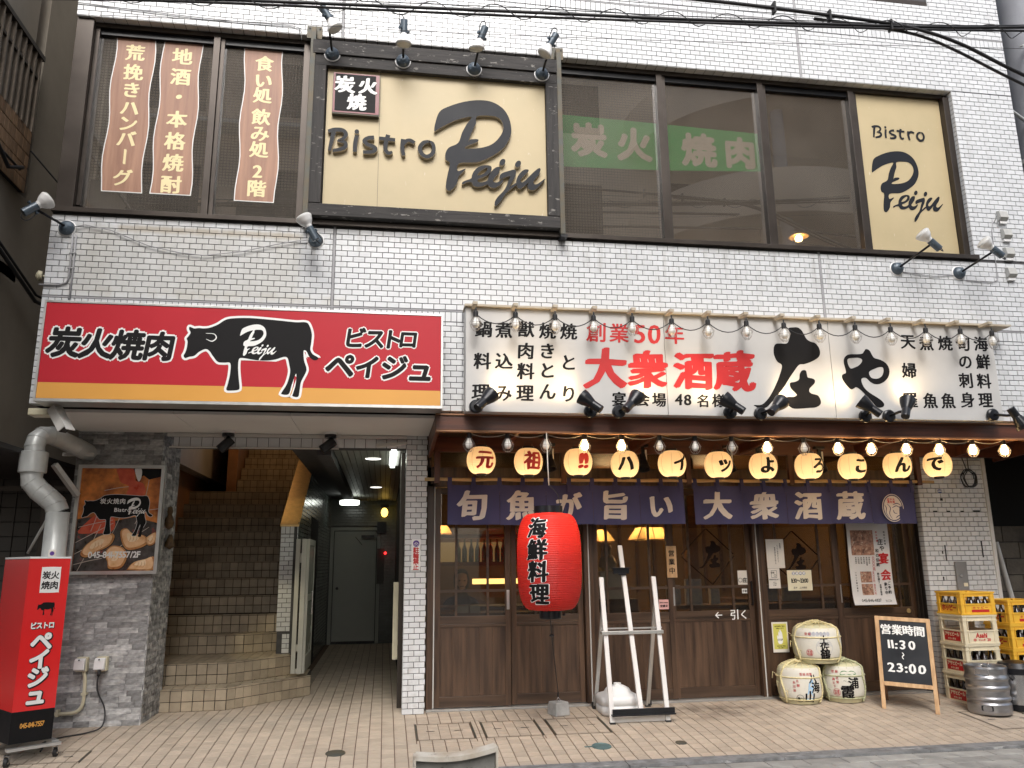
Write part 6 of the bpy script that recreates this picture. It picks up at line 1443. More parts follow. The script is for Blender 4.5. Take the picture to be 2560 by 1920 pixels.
letters('lettering_edge', a_+c_, lambda u, v: pf(u+.004, v-.003, .0015), m_ink, t, bold=.10, dir=n1); letters('lettering', a_+c_, lambda u, v: pf(u, v, .0024), m_inkw, t, bold=.05, dir=n1)
letters('lettering', line('045-841-7557', wd*.5, zb+.12, .048, .72, .86), pf, m_yel, t, bold=.03, dir=n1)
pl_ = lambda u, v: A1+l1*(-u)+(-u1)*.0015+Vector((0,0,v))
q = MB(); q.bar(A1+n1*.04+u1*-.02+Vector((0,0,.045)), A2+n1*.04+u1*.05+Vector((0,0,.045)), .05, .02, up=(0,0,1)); q.bar(A2+u1*.03+Vector((0,0,.05)), A2+u1*.03+l1*dp+Vector((0,0,.05)), .05, .02); q.build('chassis', m_alu, t)
for k, (p, ) in enumerate(((A2+u1*.035+n1*.01,), (A1+n1*.01,), (A2+u1*.035+l1*dp,))):
    zc = gz(p.y)+.032; w_ = MB(); w_.cyl((p.x-.012, p.y, zc), (p.x+.012, p.y, zc), .033, n=20, m=0); w_.cyl((p.x-.0125, p.y, zc), (p.x+.0125, p.y, zc), .014, n=14, m=1); w_.box(p.x-.02,p.x-.014,p.y-.012,p.y+.012,zc,zc+.045,m=1); w_.box(p.x+.014,p.x+.02,p.y-.012,p.y+.012,zc,zc+.045,m=1); w_.box(p.x-.02,p.x+.02,p.y-.02,p.y+.02,zc+.045,zc+.05,m=1)
    w_.build('caster', [m_blackrub, m_chrome], t)

# rusty white barrier plate at the bottom of the picture
m_rustw = pm('rust_eaten_white_paint', (.62,.60,.54), .6, alt=(.33,.24,.15), scale=4, bump=.6, bscale=30); overlay(m_rustw, (.10,.035,.015), noise_mask(9, .58, .68), .9)
m_pit = pm('pitted_grey_steel', (.20,.20,.185), .75, var=.2, scale=9, bump=.5); overlay(m_pit, (.05,.03,.02), noise_mask(60, .62, .7), .9)
gy_ = -2.30; k_ = (6.66+gy_)/(6.66-1.0); gx0, gx1, gzt = .235*k_, .757*k_, 1.32-(1.32-.125)*k_
t = thing('street_barrier', 'rusty white painted steel barrier plate with round holes at the bottom edge of the photo', 'barrier', ((gx0+gx1)/2, gy_, gz(gy_)))
bw = gx1-gx0; top = lambda u: gzt+.012*(2*u-1)-.022*math.sin(math.pi*u)
q = MB(); n_ = 14
for i in range(n_):
    a, b = i/n_, (i+1)/n_
    q.add([(gx0+bw*a,gy_-.03,top(a)),(gx0+bw*b,gy_-.03,top(b)),(gx0+bw*b,gy_+.05,top(b)+.006),(gx0+bw*a,gy_+.05,top(a)+.006),(gx0+bw*a,gy_-.03,top(a)-.022),(gx0+bw*b,gy_-.03,top(b)-.022),(gx0+bw*b,gy_+.05,top(b)-.02),(gx0+bw*a,gy_+.05,top(a)-.02)], [(0,1,2,3),(4,5,1,0),(7,6,5,4),(3,2,6,7)])
q.box(gx0-.012, gx0, gy_-.03, gy_+.05, gz(gy_), top(0)); q.box(gx1, gx1+.012, gy_-.03, gy_+.05, gz(gy_), top(1)); q.build('frame', m_rustw, t)
hz = gzt-.105; hole = lambda u, r_=.017: [(gx0+bw*u+r_*math.cos(k*math.pi/7), hz+r_*math.sin(k*math.pi/7)) for k in range(14)]
shape('plate', [[(gx0+.001,gz(gy_)+.01),(gx1-.001,gz(gy_)+.01),(gx1-.001,top(1)-.024),(gx0+bw*.75,top(.75)-.024),(gx0+bw*.5,top(.5)-.024),(gx0+bw*.25,top(.25)-.024),(gx0+.001,top(0)-.024)], hole(.18), hole(.58), hole(.79)], flat(gy_+.01), m_pit, t, depth=.004, smooth=1)

# ================================================================== POSTERS, NOTICES, SMALL FIXTURES
m_fire = pm('photo_print_embers', (.95,.33,.07), .3, alt=(.16,.03,.015), scale=5.5, coat=.3); overlay(m_fire, (.85,.42,.10), noise_mask(9, .60, .78, (1,1,.6)), .8)
m_meat = pm('photo_print_meat', (.92,.62,.36), .3, alt=(.72,.40,.18), scale=14, coat=.3); m_meatd = pm('photo_print_seared_edge', (.62,.30,.10), .3, alt=(.40,.15,.05), scale=22, coat=.3); m_meatl = pm('photo_print_fat', (.95,.76,.52), .3, alt=(.85,.60,.36), scale=18, coat=.3); m_char = pm('photo_print_char', (.03,.015,.01), .3, var=.3, coat=.3)
m_meatr = pm('photo_print_red_meat', (.75,.15,.07), .3, alt=(.55,.07,.04), scale=12, coat=.3)
m_coal = pm('photo_print_charcoal', (.10,.09,.085), .3, alt=(.02,.014,.012), scale=14, coat=.3); overlay(m_coal, (.5,.03,.015), noise_mask(7, .58, .66), .85)
t = thing('meat_poster', 'framed poster of grilled meat with a black bull silhouette on the grey stone pillar', 'poster', (-2.35, 1.05, 1.25))
x0, x1, z0, z1, yq = -2.722, -1.985, 1.262, 2.226, 1.03
frame_bars([(x0,x1,yq-.01,yq+.045,z1-.03,z1),(x0,x1,yq-.01,yq+.045,z0,z0+.03),(x0,x0+.03,yq-.01,yq+.045,z0+.03,z1-.03),(x1-.03,x1,yq-.01,yq+.045,z0+.03,z1-.03)], m_alu, t, 'frame', .003)
MB().box(x0+.03, x1-.03, yq+.008, yq+.04, z0+.03, z1-.03).build('print_upper', m_fire, t)
xa, xb, za, zb2 = x0+.032, x1-.032, z0+.032, z1-.032; Wp, Hp = xb-xa, zb2-za
PX_ = lambda P: [(xa+u*Wp, za+v*Hp) for u, v in P]
yy = yq+.0075
shape('print', [PX_([(0,0),(1,0),(1,.46),(.7,.52),(.4,.47),(.15,.52),(0,.5)])], flat(yy), m_coal, t, smooth=1)
shape('print', [PX_([(.02,.38),(.30,.58),(.46,.50),(.44,.38),(.2,.36)])], flat(yy-.0004), m_meatr, t)
shape('print', [PX_([(.44,1),(.46,.92),(.50,.86),(.60,.82),(.58,.72),(.75,.70),(.82,.76),(.78,.85),(.68,.88),(.66,.95),(.64,1)])], flat(yy-.0004), m_meatr, t)
shape('print', [PX_([(.64,1),(.70,.90),(.78,.93),(.85,.89),(1,.92),(1,1)])], flat(yy-.0007), m_ink, t, smooth=1)
shape('print', [PX_([(.66,1),(.68,.93),(.72,.87),(.75,.92),(.74,1)])], flat(yy-.001), m_inkw, t)
for P in ([(.08,.17),(.18,.28),(.38,.36),(.48,.34),(.44,.25),(.28,.18),(.15,.13)], [(.55,.38),(.62,.41),(.70,.36),(.84,.34),(.92,.28),(.82,.22),(.66,.20),(.58,.27)], [(.38,.17),(.46,.24),(.60,.22),(.66,.14),(.60,.03),(.45,.02),(.42,.09)], [(.68,.02),(.75,.08),(.90,.11),(.995,.13),(.995,.005),(.7,.005)], [(.86,.30),(.995,.37),(.995,.27),(.92,.24)]):
    mx, mz = sum(p[0] for p in P)/len(P), sum(p[1] for p in P)/len(P); sc2 = lambda k, du=0, dv=0: PX_([(mx+(u-mx)*k+du, mz+(v-mz)*k+dv) for u, v in P])
    shape('print', [sc2(1.03, .004, -.006)], flat(yy-.00075), m_char, t); shape('print', [PX_(P)], flat(yy-.0009), m_meatd, t); shape('print', [sc2(.86, -.004, .006)], flat(yy-.00105), m_meat, t); shape('print', [sc2(.42, -.012, .014)], flat(yy-.0012), m_meatl, t)
    for k in range(3): shape('print', [ribbon(PX_([(mx-.05+.04*k, mz-.03), (mx-.03+.04*k, mz), (mx-.035+.04*k, mz+.03)]), [.001,.004,.001])], flat(yy-.00125), m_meatd, t, smooth=1)
m_grid = pm('print_grill_wire', (.55,.47,.40), .3)
for (a, b) in (((.0,.27),(.45,.46)),((0,.16),(.2,.24)),((.02,.42),(.44,.49)),((.3,.52),(1,.60)),((.06,.0),(.30,.45)),((.45,.36),(.56,.62)),((.72,.45),(.80,.62)),((.0,.06),(.35,.12)),((.18,.38),(.25,.6)),((.3,.78),(.6,.82)),((.8,.6),(.86,1)),((.5,.2),(.9,.42))):
    shape('print', [ribbon(PX_([a, ((a[0]+b[0])/2+.01, (a[1]+b[1])/2+.006), b]), [.005,.006,.005])], flat(yy-.0006), m_grid, t, smooth=1)
cs_ = Wp*.88/1.03; cw = [((x+1.59)*cs_+xa+Wp*.05, (z-2.627)*cs_*1.02+za+Hp*.325) for x, z in T_cow]
shape('bull_outline', [cw], flat(yy-.0015), m_greyink, t, grow=.004); shape('bull', [cw], flat(yy-.0019), m_ink, t)
letters('lettering', line('炭火焼肉', xa+Wp*.42, za+Hp*.675, .052, 1, 1.05)+line('Bistro', xa+Wp*.55, za+Hp*.59, .048, 1.1, 1.05), flat(yy-.0024), m_inkw, t, bold=.02)
put_logo('lettering', xa+Wp*.60, za+Hp*.71,   .165, yy-.0024, m_inkw, t, dy=.0001)
letters('lettering', line('045-841-7557/2F', xa+Wp*.5, za+Hp*.155, .075, .92, .92), flat(yy-.0024), m_inkw, t, bold=.03)

t = thing('no_parking_sign', 'narrow white no bicycle parking sticker on the white tiled pillar', 'sign', (.295, 1.085, 1.27))
MB().box(.254,.338,1.079,1.086,1.268,1.552).build('plate', m_inkw, t)
m_purp = pm('purple_ink', (.09,.03,.25), .5)
shape('symbol', [[(.296+.030*math.cos(k*math.pi/8), 1.512+.030*math.sin(k*math.pi/8)) for k in range(16)]], flat(1.0785), m_purp, t)
shape('symbol', circ(.284,1.505,.011,.0025,12)+circ(.308,1.505,.011,.0025,12), flat(1.078), m_inkw, t); shape('symbol', [ribbon([(.284,1.505),(.29,1.522),(.304,1.522),(.308,1.505)],[.003,.003])], flat(1.0778), m_inkw, t)
letters('lettering', column('駐輪禁止', .296, 1.452, .056, .052), flat(1.0785), m_inkr, t, bold=.04)

def sheet(name, lab, cat, a, b, z0_, z1_, y, mt, par=None, th=.0015):
    t = thing(name, lab, cat, ((a+b)/2, y, z0_)); MB().box(a, b, y-th, y, z0_, z1_).build('sheet', mt, t); return t
m_papw = pm('white_paper', (.72,.68,.62), .7, var=.04); m_papy = pm('cream_paper', (.75,.70,.52), .7, var=.04); m_yelp = pm('yellow_green_print', (.62,.58,.12), .6, var=.06); m_bannp = pm('hung_poster_paper', (.70,.68,.66), .5, var=.04)
yE = DO[4][2]-.020; yG = DO[4][2]+.003
def P_(x, y, Y=1.275):                            # metres on the shop front plane
    return None
# notices on door five
t = sheet('notice', 'beige handwritten notice taped at the upper left of the fifth door glass', 'notice', 3.872, 4.065, 1.245, 1.535, yE, m_papw)
shape('border', [[(3.892,1.262),(4.045,1.262),(4.045,1.515),(3.892,1.515)],[(3.894,1.264),(4.043,1.264),(4.043,1.513),(3.894,1.513)]], flat(yE-.0022), m_greyink, t, smooth=1)
letters('lettering', column('お客様へ', 4.025, 1.49, .018, .017)+column('いつもご利用ありがとう', 3.995, 1.475, .015, .0165)+column('営業時間変更のお知らせ', 3.965, 1.45, .015, .016), flat(yE-.0022), m_ink, t)
t = sheet('notice', 'small white safety notice below the beige notice on the fifth door', 'notice', 3.872, 3.998, 1.045, 1.243, yE-.003, m_papw)
shape('border', [[(3.905,1.15),(3.965,1.15),(3.965,1.222),(3.905,1.222)],[(3.908,1.153),(3.962,1.153),(3.962,1.219),(3.908,1.219)]], flat(yE-.0052), m_ink, t, smooth=1)
shape('symbol', circ(3.945,1.172,.012,.003,12), flat(yE-.0054), m_ink, t); letters('lettering', line('喫煙専用室あり', 3.935, 1.132, .016)+line('禁煙', 3.92, 1.20, .02)+line('お知らせ', 3.935, 1.105, .009)+line('二十歳未満', 3.935, 1.09, .009)+line('立入禁止', 3.935, 1.075, .010), flat(yE-.0054), m_ink, t)
t = sheet('hours_notice', 'cream opening hours notice reading 11:30 to 23:00 on the fifth door', 'notice', 4.078, 4.345, 1.020, 1.222, yE-.002, m_papy)
m_blueo = pm('blue_grey_ink', (.12,.16,.35), .6)
for k in range(4): shape('dot', [[(4.148+k*.038+.017*math.cos(a), 1.190+.017*math.sin(a)) for a in [j*math.pi/5 for j in range(10)]]], flat(yE-.004), m_blueo, t)
letters('lettering', [(c, 4.148+k*.038, 1.190, .026) for k, c in enumerate('営業時間')], flat(yE-.0046), m_inkw, t, bold=.04)
letters('lettering', line('11:30〜23:00', 4.21, 1.118, .057, .80, .84), flat(yE-.0042), m_ink, t, bold=.035); letters('lettering', line('庄や　上大岡店', 4.21, 1.048, .021), flat(yE-.0042), m_ink, t, bold=.02)
t = sheet('stop_notice', 'yellow notice with a raised hand stop symbol low on the fifth door', 'notice', 3.865, 4.035, .425, .715, 1.240, m_papw, th=.002)
MB().box(3.878,4.022,1.2372,1.2378,.455,.700).build('print', m_yelp, t)
shape('hand', [[(3.922,.52),(3.915,.575),(3.920,.59),(3.928,.575),(3.930,.61),(3.936,.625),(3.942,.61),(3.945,.632),(3.952,.645),(3.958,.632),(3.962,.625),(3.970,.612),(3.973,.58),(3.975,.54),(3.965,.51),(3.94,.505)]], flat(1.2368), m_inkw, t)
letters('lettering', line('STOP', 3.946, .545, .026, .9)+line('店内禁煙ご協力', 3.95, .675, .016)+line('お願いします', 3.95, .655, .014)+line('未成年者の飲酒', 3.95, .485, .013)+line('固くお断り', 3.95, .468, .012), flat(1.2362), m_ink, t, bold=.02)
# hanging party menu poster
yP = 1.205; t = thing('menu_poster', 'long curling party menu poster with food photos and red brush characters on the sixth door', 'poster', (5.0, yP, .86))
def pc(u, v): return (u, yP-.010*math.cos((u-4.98)*4)-(.03*max(0, (1.0-v)/.15)**2 if v < 1.0 else 0)-.004*math.sin(v*9), v)
xa, xb = 4.755, 5.225; q = MB(); nx, nz = 10, 16
q.add([pc(xa+(xb-xa)*k/nx-.0, .868+(1.70-.868)*j/nz) for j in range(nz+1) for k in range(nx+1)], [(j*(nx+1)+k, j*(nx+1)+k+1, (j+1)*(nx+1)+k+1, (j+1)*(nx+1)+k) for j in range(nz) for k in range(nx)], sm=True); q.build('sheet', m_bannp, t)
m_food = pm('photo_print_food', (.55,.30,.20), .4, alt=(.10,.04,.03), scale=30); overlay(m_food, (.72,.62,.48), noise_mask(34, .56, .66), .8); overlay(m_food, (.10,.20,.05), noise_mask(18, .66, .7), .6)
pw = lambda d: (lambda u, v: tuple(Vector(pc(u, v))-Vector((0, d, 0))))
for a, b, c, d in ((4.79,5.045,1.365,1.62),(4.865,4.99,1.09,1.20),(4.865,4.99,.965,1.075)): 
    q = MB(); q.add([pw(.002)(a+(b-a)*i/3, c+(d-c)*j/3) for j in range(4) for i in range(4)], [(j*4+i, j*4+i+1, (j+1)*4+i+1, (j+1)*4+i) for j in range(3) for i in range(3)]); q.build('photo', m_food, t)
letters('lettering', [('宴',5.145,1.33,.115),('会',5.150,1.165,.115)], pw(.003), m_inkr, t, bold=.05, rough=.03, sub=.03)
letters('lettering', [('庄',5.12,1.50,.065),('や',5.135,1.435,.06)]+column('和の伝統', 5.075, 1.41, .040, .047)+column('承り中', 5.135, 1.07, .038, .042)+column('ご予約', 5.175, 1.08, .038, .044)+column('粋な横丁', 5.065, 1.175, .026, .027)+column('自慢の板前', 5.075, 1.062, .022, .023)+column('いろいろ囲み焼き', 4.815, 1.19, .017, .026), pw(.003), m_ink, t, bold=.03)
letters('lettering', column('昭和の酒場', 5.175, 1.60, .022, .030)+column('七品料理', 4.86, 1.34, .016, .018)+column('前菜三種', 4.89, 1.34, .016, .018)+column('刺身盛合', 4.92, 1.34, .016, .018)+column('焼物天婦羅', 4.95, 1.34, .016, .018)+column('御飯甘味', 4.98, 1.34, .016, .018)+column('串焼盛合', 4.83, 1.34, .016, .018), pw(.003), m_ink, t)
letters('lettering', column('六〇〇〇円', 5.025, 1.34, .030, .030)+column('五〇〇〇円', 5.01, 1.19, .022, .022)+column('四五〇〇円', 5.01, 1.065, .022, .022)+column('飲み放題', 5.085, 1.60, .022, .030), pw(.003), m_inkr, t, bold=.02)
letters('lettering', line('045-846-6837', 4.95, .912, .042, .9, 1.0)+line('なごみ', 5.14, .905, .025), pw(.004), m_ink, t, bold=.005, rough=.06)
# wooden open plate
t = thing('open_plaque', 'narrow wooden plate with black characters meaning open for business hung on the third door', 'sign', (2.845,1.235,1.17))
MB().box(2.795,2.900,1.222,1.238,1.165,1.475).build('plate', m_pine, t, bevel=.003); letters('lettering', column('営業中', 2.847, 1.402, .066, .084), flat(1.2205), m_ink, t, bold=.025, rough=.03)
MB().cyl((2.847,1.212,1.452),(2.847,1.222,1.452),.010,n=12).build('pin', m_brass, t)
t = sheet('pink_sticker', 'small pink certificate sticker on the lower glass of the third door', 'sticker', 2.70, 2.80, .862, .955, 1.243, pm('pink_paper',(.75,.42,.40),.6)); letters('lettering', line('受講済', 2.75, .893, .026)+line('消防防火管理者', 2.75, .925, .012), flat(1.2405), m_ink, t, bold=.03)
t = sheet('black_logo_sticker', 'cream sticker with a black crest and character at the right of the entrance door glass', 'sticker', 3.565, 3.665, 1.085, 1.225, 1.290, m_papw)
shape('crest', circ(3.590,1.13,.022,.004,16), flat(1.2875), m_ink, t); letters('lettering', [('庄',3.638,1.13,.05)], flat(1.2875), m_ink, t, bold=.04)
t = sheet('auto_door_label', 'tiny white label by the pull handle of the entrance door', 'sticker', 3.60, 3.655, 1.0, 1.045, 1.288, m_inkw); letters('lettering', line('手動', 3.628, 1.022, .026), flat(1.2862), m_ink, t)
# oval badge, grey box on right pillar
t = thing('meter_box', 'grey metal key box on the right white tiled pillar', 'box', (5.93,1.08,1.0)); MB().box(5.86,5.99,1.062,1.085,1.0,1.29).build('body', m_steelold if 0 else pm('grey_box_paint',(.22,.22,.22),.5), t, bevel=.004)
MB().cyl((5.905,1.052,1.145),(5.905,1.062,1.145),.012,n=12).build('lock', m_chrome, t); MB().box(5.93,5.975,1.0612,1.062,1.04,1.075).build('sticker', m_papy, t)
t = thing('round_badge', 'tiny round blue badge on the right white tiled pillar', 'badge', (5.80,1.085,2.02)); shape('disc', [[(5.80+.028*math.cos(k*math.pi/8), 2.02+.02*math.sin(k*math.pi/8)) for k in range(16)]], flat(1.0795), m_blueo, t); MB().box(5.775,5.825,1.0785,1.079,2.016,2.024).build('bar', m_inkw, t)
# coil of black cable
q = MB(); pts = []
for k in range(100): a = k*2*math.pi/24; r_ = .085+.008*math.sin(k*.37)+.004*math.sin(k*1.3); pts.append((6.12+r_*math.cos(a)*.92, 1.05-.0006*k+.01*math.sin(k*.2), 2.15+r_*1.05*math.sin(a)-.0))
q.tube(pts, .0055, 5); q.tube([(6.12,1.04,2.235),(6.05,1.0,2.36),(6.03,.95,2.42)], .005, 5); q.tube([(6.14,1.04,2.235),(6.11,1.0,2.36),(6.10,.95,2.42)], .005, 5)
tag(q.build('cable_coil', m_cable, origin=(6.12,1.05,2.15)), 'coil of black cable hanging on the right white tiled pillar', 'cable')

# weatherproof sockets on the upper right wall
for i, (x, z) in enumerate(((6.05,4.665),(6.065,4.475),(6.06,4.275),(6.05,4.065))):
    t = thing('outdoor_socket', ['topmost','second','third','lowest'][i]+' grey weatherproof socket on the white tiles at the right', 'socket', (x, 0, z), 'weatherproof sockets in a column')
    q = MB(); q.poly([(x-.045,-.002,z+.065),(x-.045,-.045,z+.05),(x-.045,-.06,z-.02),(x-.045,-.035,z-.045),(x-.045,-.002,z-.05)], (1,0,0), .09); q.build('hood', pm('grey_plastic',(.42,.42,.40),.5) if i == 0 else bpy.data.materials['grey_plastic'], t, bevel=.004)
    MB().box(x-.038,x+.038,-.03,-.002,z-.075,z-.0505).build('socket_body', m_whiteplas, t)
q = MB(); q.tube([(5.95,-.008,4.62),(5.92,-.008,4.5),(5.915,-.008,4.3),(5.91,-.008,4.1),(5.90,-.01,3.99),(5.84,-.01,3.965),(5.56,-.008,3.975)], .0045, 5); q.tube([(4.88,-.008,4.03),(5.2,-.01,4.0),(5.44,-.008,4.02)], .004, 5); q.tube([(5.96,-.01,4.60),(5.965,-.05,4.66),(6.0,-.05,4.64),(6.0,-.03,4.58)], .004, 5)
tag(q.build('wall_cable', m_alu_joint, origin=(5.6,0,4.0)), 'grey cable clipped to the tiles between the right lamps and sockets', 'cable')
q = MB(); q.tube([(-2.59,-.02,4.06),(-2.5,-.02,4.085),(-2.3,-.02,4.05),(-2.0,-.02,3.93),(-1.75,-.02,3.88),(-1.55,-.02,3.865),(-1.25,-.02,3.915),(-.95,-.02,4.0),(-.8,-.02,4.035),(-.70,-.02,4.05)], .0045, 5)
tag(q.build('wall_cable', m_alu_joint, origin=(-1.6,0,3.9)), 'thin cable sagging across the stained tiles under the left windows', 'cable')
q = MB(); q.tube([(-2.59,-.012,4.0),(-2.585,-.012,3.75),(-2.585,-.012,3.62),(-2.60,-.012,3.58),(-2.65,-.012,3.56),(-2.80,-.012,3.555)], .008, 6); q.tube([(-2.565,-.012,4.0),(-2.56,-.012,3.7),(-2.56,-.012,3.36)], .008, 6)
for z in (3.83,3.7): q.box(-2.60,-2.55,-.022,-.002,z,z+.008)
tag(q.build('wall_conduit', m_alu_joint, origin=(-2.58,0,3.7)), 'two grey conduits running down the tiles at the left corner', 'pipe')
tag(MB().lathe([(0,-.05),(.012,-.05),(.012,0),(.04,.0),(.045,.03),(.02,.045),(0,.05)], (-2.83,.10,3.665), 16, ax=(-.9,-.3,0)).build('wall_bell', m_beigepipe, origin=(-2.83,.1,3.665)), 'small cream alarm bell at the left edge of the tiled wall', 'bell')

# CCTV camera under the soffit
t = thing('security_camera', 'white box shaped security camera under the left corner of the soffit', 'camera', (-2.6,.05,2.53))
q = MB(); q.box(-2.775,-2.60,.0,.13,2.49,2.545); q.build('junction_box', m_beigepipe, t, bevel=.008)
MB().tube([(-2.60,.06,2.52),(-2.555,.0,2.50),(-2.54,-.06,2.50)], .022, 8).build('bracket', m_wtrim, t)
q = MB(); c = Vector((-2.50,-.10,2.445)); a = Vector((.55,-.25,-.80)).normalized(); sx = a.cross(Vector((0,0,1))).normalized(); sy = sx.cross(a)
q.obox(c, a*.11, sx*.038, sy*.036); q.build('housing', m_wtrim, t, bevel=.005); MB().obox(c+a*.111, a*.002, sx*.032, sy*.030).build('lens_window', m_blackrub, t)
MB().obox(c+sy*.040-a*.0+a*.02, a*.125, sx*.043, sy*.003).build('sun_shield', m_wtrim, t)

# galvanised duct at the left
m_galv = pm('galvanised_sheet', (.56,.58,.57), .42, .25, var=.12, scale=5, rvar=.1)
t = thing('vent_duct', 'fat grey galvanised duct bending down beside the stone pillar', 'duct', (-2.72,.6,1.3))
P = [(-2.66,1.15,2.33),(-2.74,.98,2.38),(-2.86,.72,2.44),(-2.905,.66,2.43),(-2.93,.62,2.39),(-2.935,.60,2.33),(-2.93,.60,2.28)]
def segduct(pts, r_, seams=True):
    q = MB(); q.tube(pts, r_, 24, caps=False)
    for p, p2 in zip(pts, pts[1:]):
        p = Vector(p); d = (Vector(p2)-p).normalized(); x_ = d.orthogonal().normalized(); y_ = d.cross(x_)
        q.tube([p+(x_*math.cos(k*math.pi/12)+y_*math.sin(k*math.pi/12))*(r_+.001) for k in range(25)], .0028, 4, caps=False)
    return q
q = segduct([Vector(p) for p in P], .078); q.build('elbow', m_galv, t)
q = MB(); q.lathe([(.080,.0),(.105,.004),(.107,.012),(.107,.175),(.10,.18),(.085,.18)], (-2.93,.60,2.10), 32); q.build('collar', m_galv, t)
q = segduct([(-2.93,.60,2.10),(-2.925,.60,2.03),(-2.87,.62,1.96),(-2.80,.64,1.90),(-2.745,.65,1.85),(-2.715,.66,1.78)], .086); q.build('offset_bend', m_galv, t)
MB().tube([(-2.715,.66,1.78),(-2.712,.66,1.2),(-2.71,.66,.95)], .090, 28).build('riser', m_galv, t)
ts = lambda u, v: (-2.712+.092*math.cos(R(-78)+u/.092), .66+.092*math.sin(R(-78)+u/.092), v)
q = MB(); q.add([ts(a, b) for b in (1.23,1.47) for a in (-.028,-.01,.01,.028)], [(0,1,5,4),(1,2,6,5),(2,3,7,6)]); q.build('sticker', m_papw, t)
tp = lambda u, v: tuple(Vector(ts(u, v))+Vector((0,-.0015,0)))
shape('symbol', [[(.017*math.cos(k*math.pi/6), 1.44+.017*math.sin(k*math.pi/6)) for k in range(12)]], tp, m_purp, t); letters('lettering', column('駐車禁止', 0, 1.375, .040, .038), tp, m_ink, t, bold=.04)
t = thing('service_pipe', 'thin slanting white pipe behind the duct at the left', 'pipe', (-2.95,.9,1.5)); MB().tube([(-3.05,1.0,1.45),(-2.86,.95,1.85)], .012, 8).build('pipe', m_galv, t)
t = thing('cable_tray', 'grey metal cable tray slanting from the duct to the stone pillar', 'bracket', (-2.75,1.05,2.0)); MB().bar((-2.84,.80,2.20),(-2.70,1.0,1.95), .05, .04).build('tray', m_galv, t); MB().box(-2.86,-2.6,1.0,1.03,2.30,2.33).build('bar', m_wtrim, t)

# electrical outlets on the stone pillar
for k, (x, lab) in enumerate(((-2.535,'left white outdoor outlet box on the grey stone pillar, with cream conduit'), (-2.375,'right white outdoor outlet box on the grey stone pillar, with a black plug in it'))):
    t = thing('outlet_box', lab, 'outlet', (x, 1.08, .42), 'outlet boxes on the stone pillar')
    q = MB(); q.box(x-.042,x+.046,1.035,1.09,.455,.575); q.build('body', m_beigepipe, t, bevel=.006); q = MB(); q.poly([(x-.048,1.03,.568),(x-.048,1.0,.553),(x-.048,.988,.475),(x-.048,1.03,.46)], (1,0,0), .085); q.build('hood', m_whiteplas, t, bevel=.005)
    MB().cyl((x-.005,.99,.556),(x-.005,.983,.556),.006,n=8).build('screw', m_ink, t)
    if k: MB().tube([(x+.0,1.0,.47),(x+.005,.985,.44),(x+.002,.99,.425)], .014, 8).build('plug', m_blackrub, t)
t = thing('conduit', 'cream conduit bending down from the left outlet at the stone pillar foot', 'pipe', (-2.52,1.05,.1))
MB().tube(catmull([(-2.515,1.055,.455),(-2.50,1.055,.40),(-2.495,1.055,.30),(-2.50,1.055,.19),(-2.54,1.055,.135),(-2.62,1.055,.122),(-2.77,1.055,.122)], False, 6), .0145, 10).build('pipe', m_beigepipe, t)
q = MB(); q.box(-2.515,-2.475,1.035,1.09,.265,.285); q.box(-2.70,-2.68,1.035,1.09,.10,.155); q.build('clip', m_beigepipe, t)
pts = [(-2.373,.99,.43),(-2.375,.98,.36),(-2.36,.99,.28),(-2.31,1.0,.18),(-2.29,.98,.09),(-2.30,.93,.02),(-2.38,.85,gz(.85)+.010),(-2.55,.74,gz(.74)+.006),(-2.62,.60,gz(.6)+.006),(-2.56,.45,gz(.45)+.006),(-2.53,.33,gz(.33)+.02)]
tag(MB().tube(catmull([Vector(p) for p in pts], False, 6), .0065, 8).build('power_cord', m_cable, origin=(-2.4,.8,0)), 'black power cord from the right outlet across the paving to the red sign', 'cord')

# spotlights on the soffit by the stairs, stone pillar ornament
for x, lab, an in ((-1.44,'left black spotlight on the soffit over the stairs',-1), (-.52,'right black spotlight on the soffit over the passage',-1.3)):
    t = thing('soffit_spot', lab, 'spotlight', (x, .95, 2.53), 'black spotlights under the white soffit')
    q = MB(); q.cyl((x,.95,2.515),(x,.95,2.535),.06,n=24,m=1); q.cyl((x,.95,2.485),(x,.95,2.515),.055,n=24); q.cyl((x,.95,2.44),(x,.95,2.485),.012,n=10); q.build('mount', [m_blackpaint, m_whiteplas], t)
    a = Vector((an*.6,-.1,-.62)).normalized(); c = Vector((x,.95,2.43)); MB().cyl(c-a*.045, c+a*.10, .045, n=24).build('head', m_blackpaint, t, bevel=.004)
m_orn = pm('dark_bronze_carving', (.16,.09,.03), .5, .3, alt=(.03,.02,.015), scale=12)
t = thing('carved_ornament', 'dark carved gourd ornament fixed to the side of the grey stone pillar', 'ornament', (-2.01,1.35,1.5))
q = MB(); q.lathe([(0,0),(.03,.02),(.045,.07),(.03,.12),(.02,.14),(.028,.17),(.02,.21),(0,.22)], (-1.995,1.36,1.66), 14); q.lathe([(0,0),(.05,.03),(.03,.10),(.015,.14)], (-1.99,1.42,1.48), 9); q.build('carving', m_orn, t)

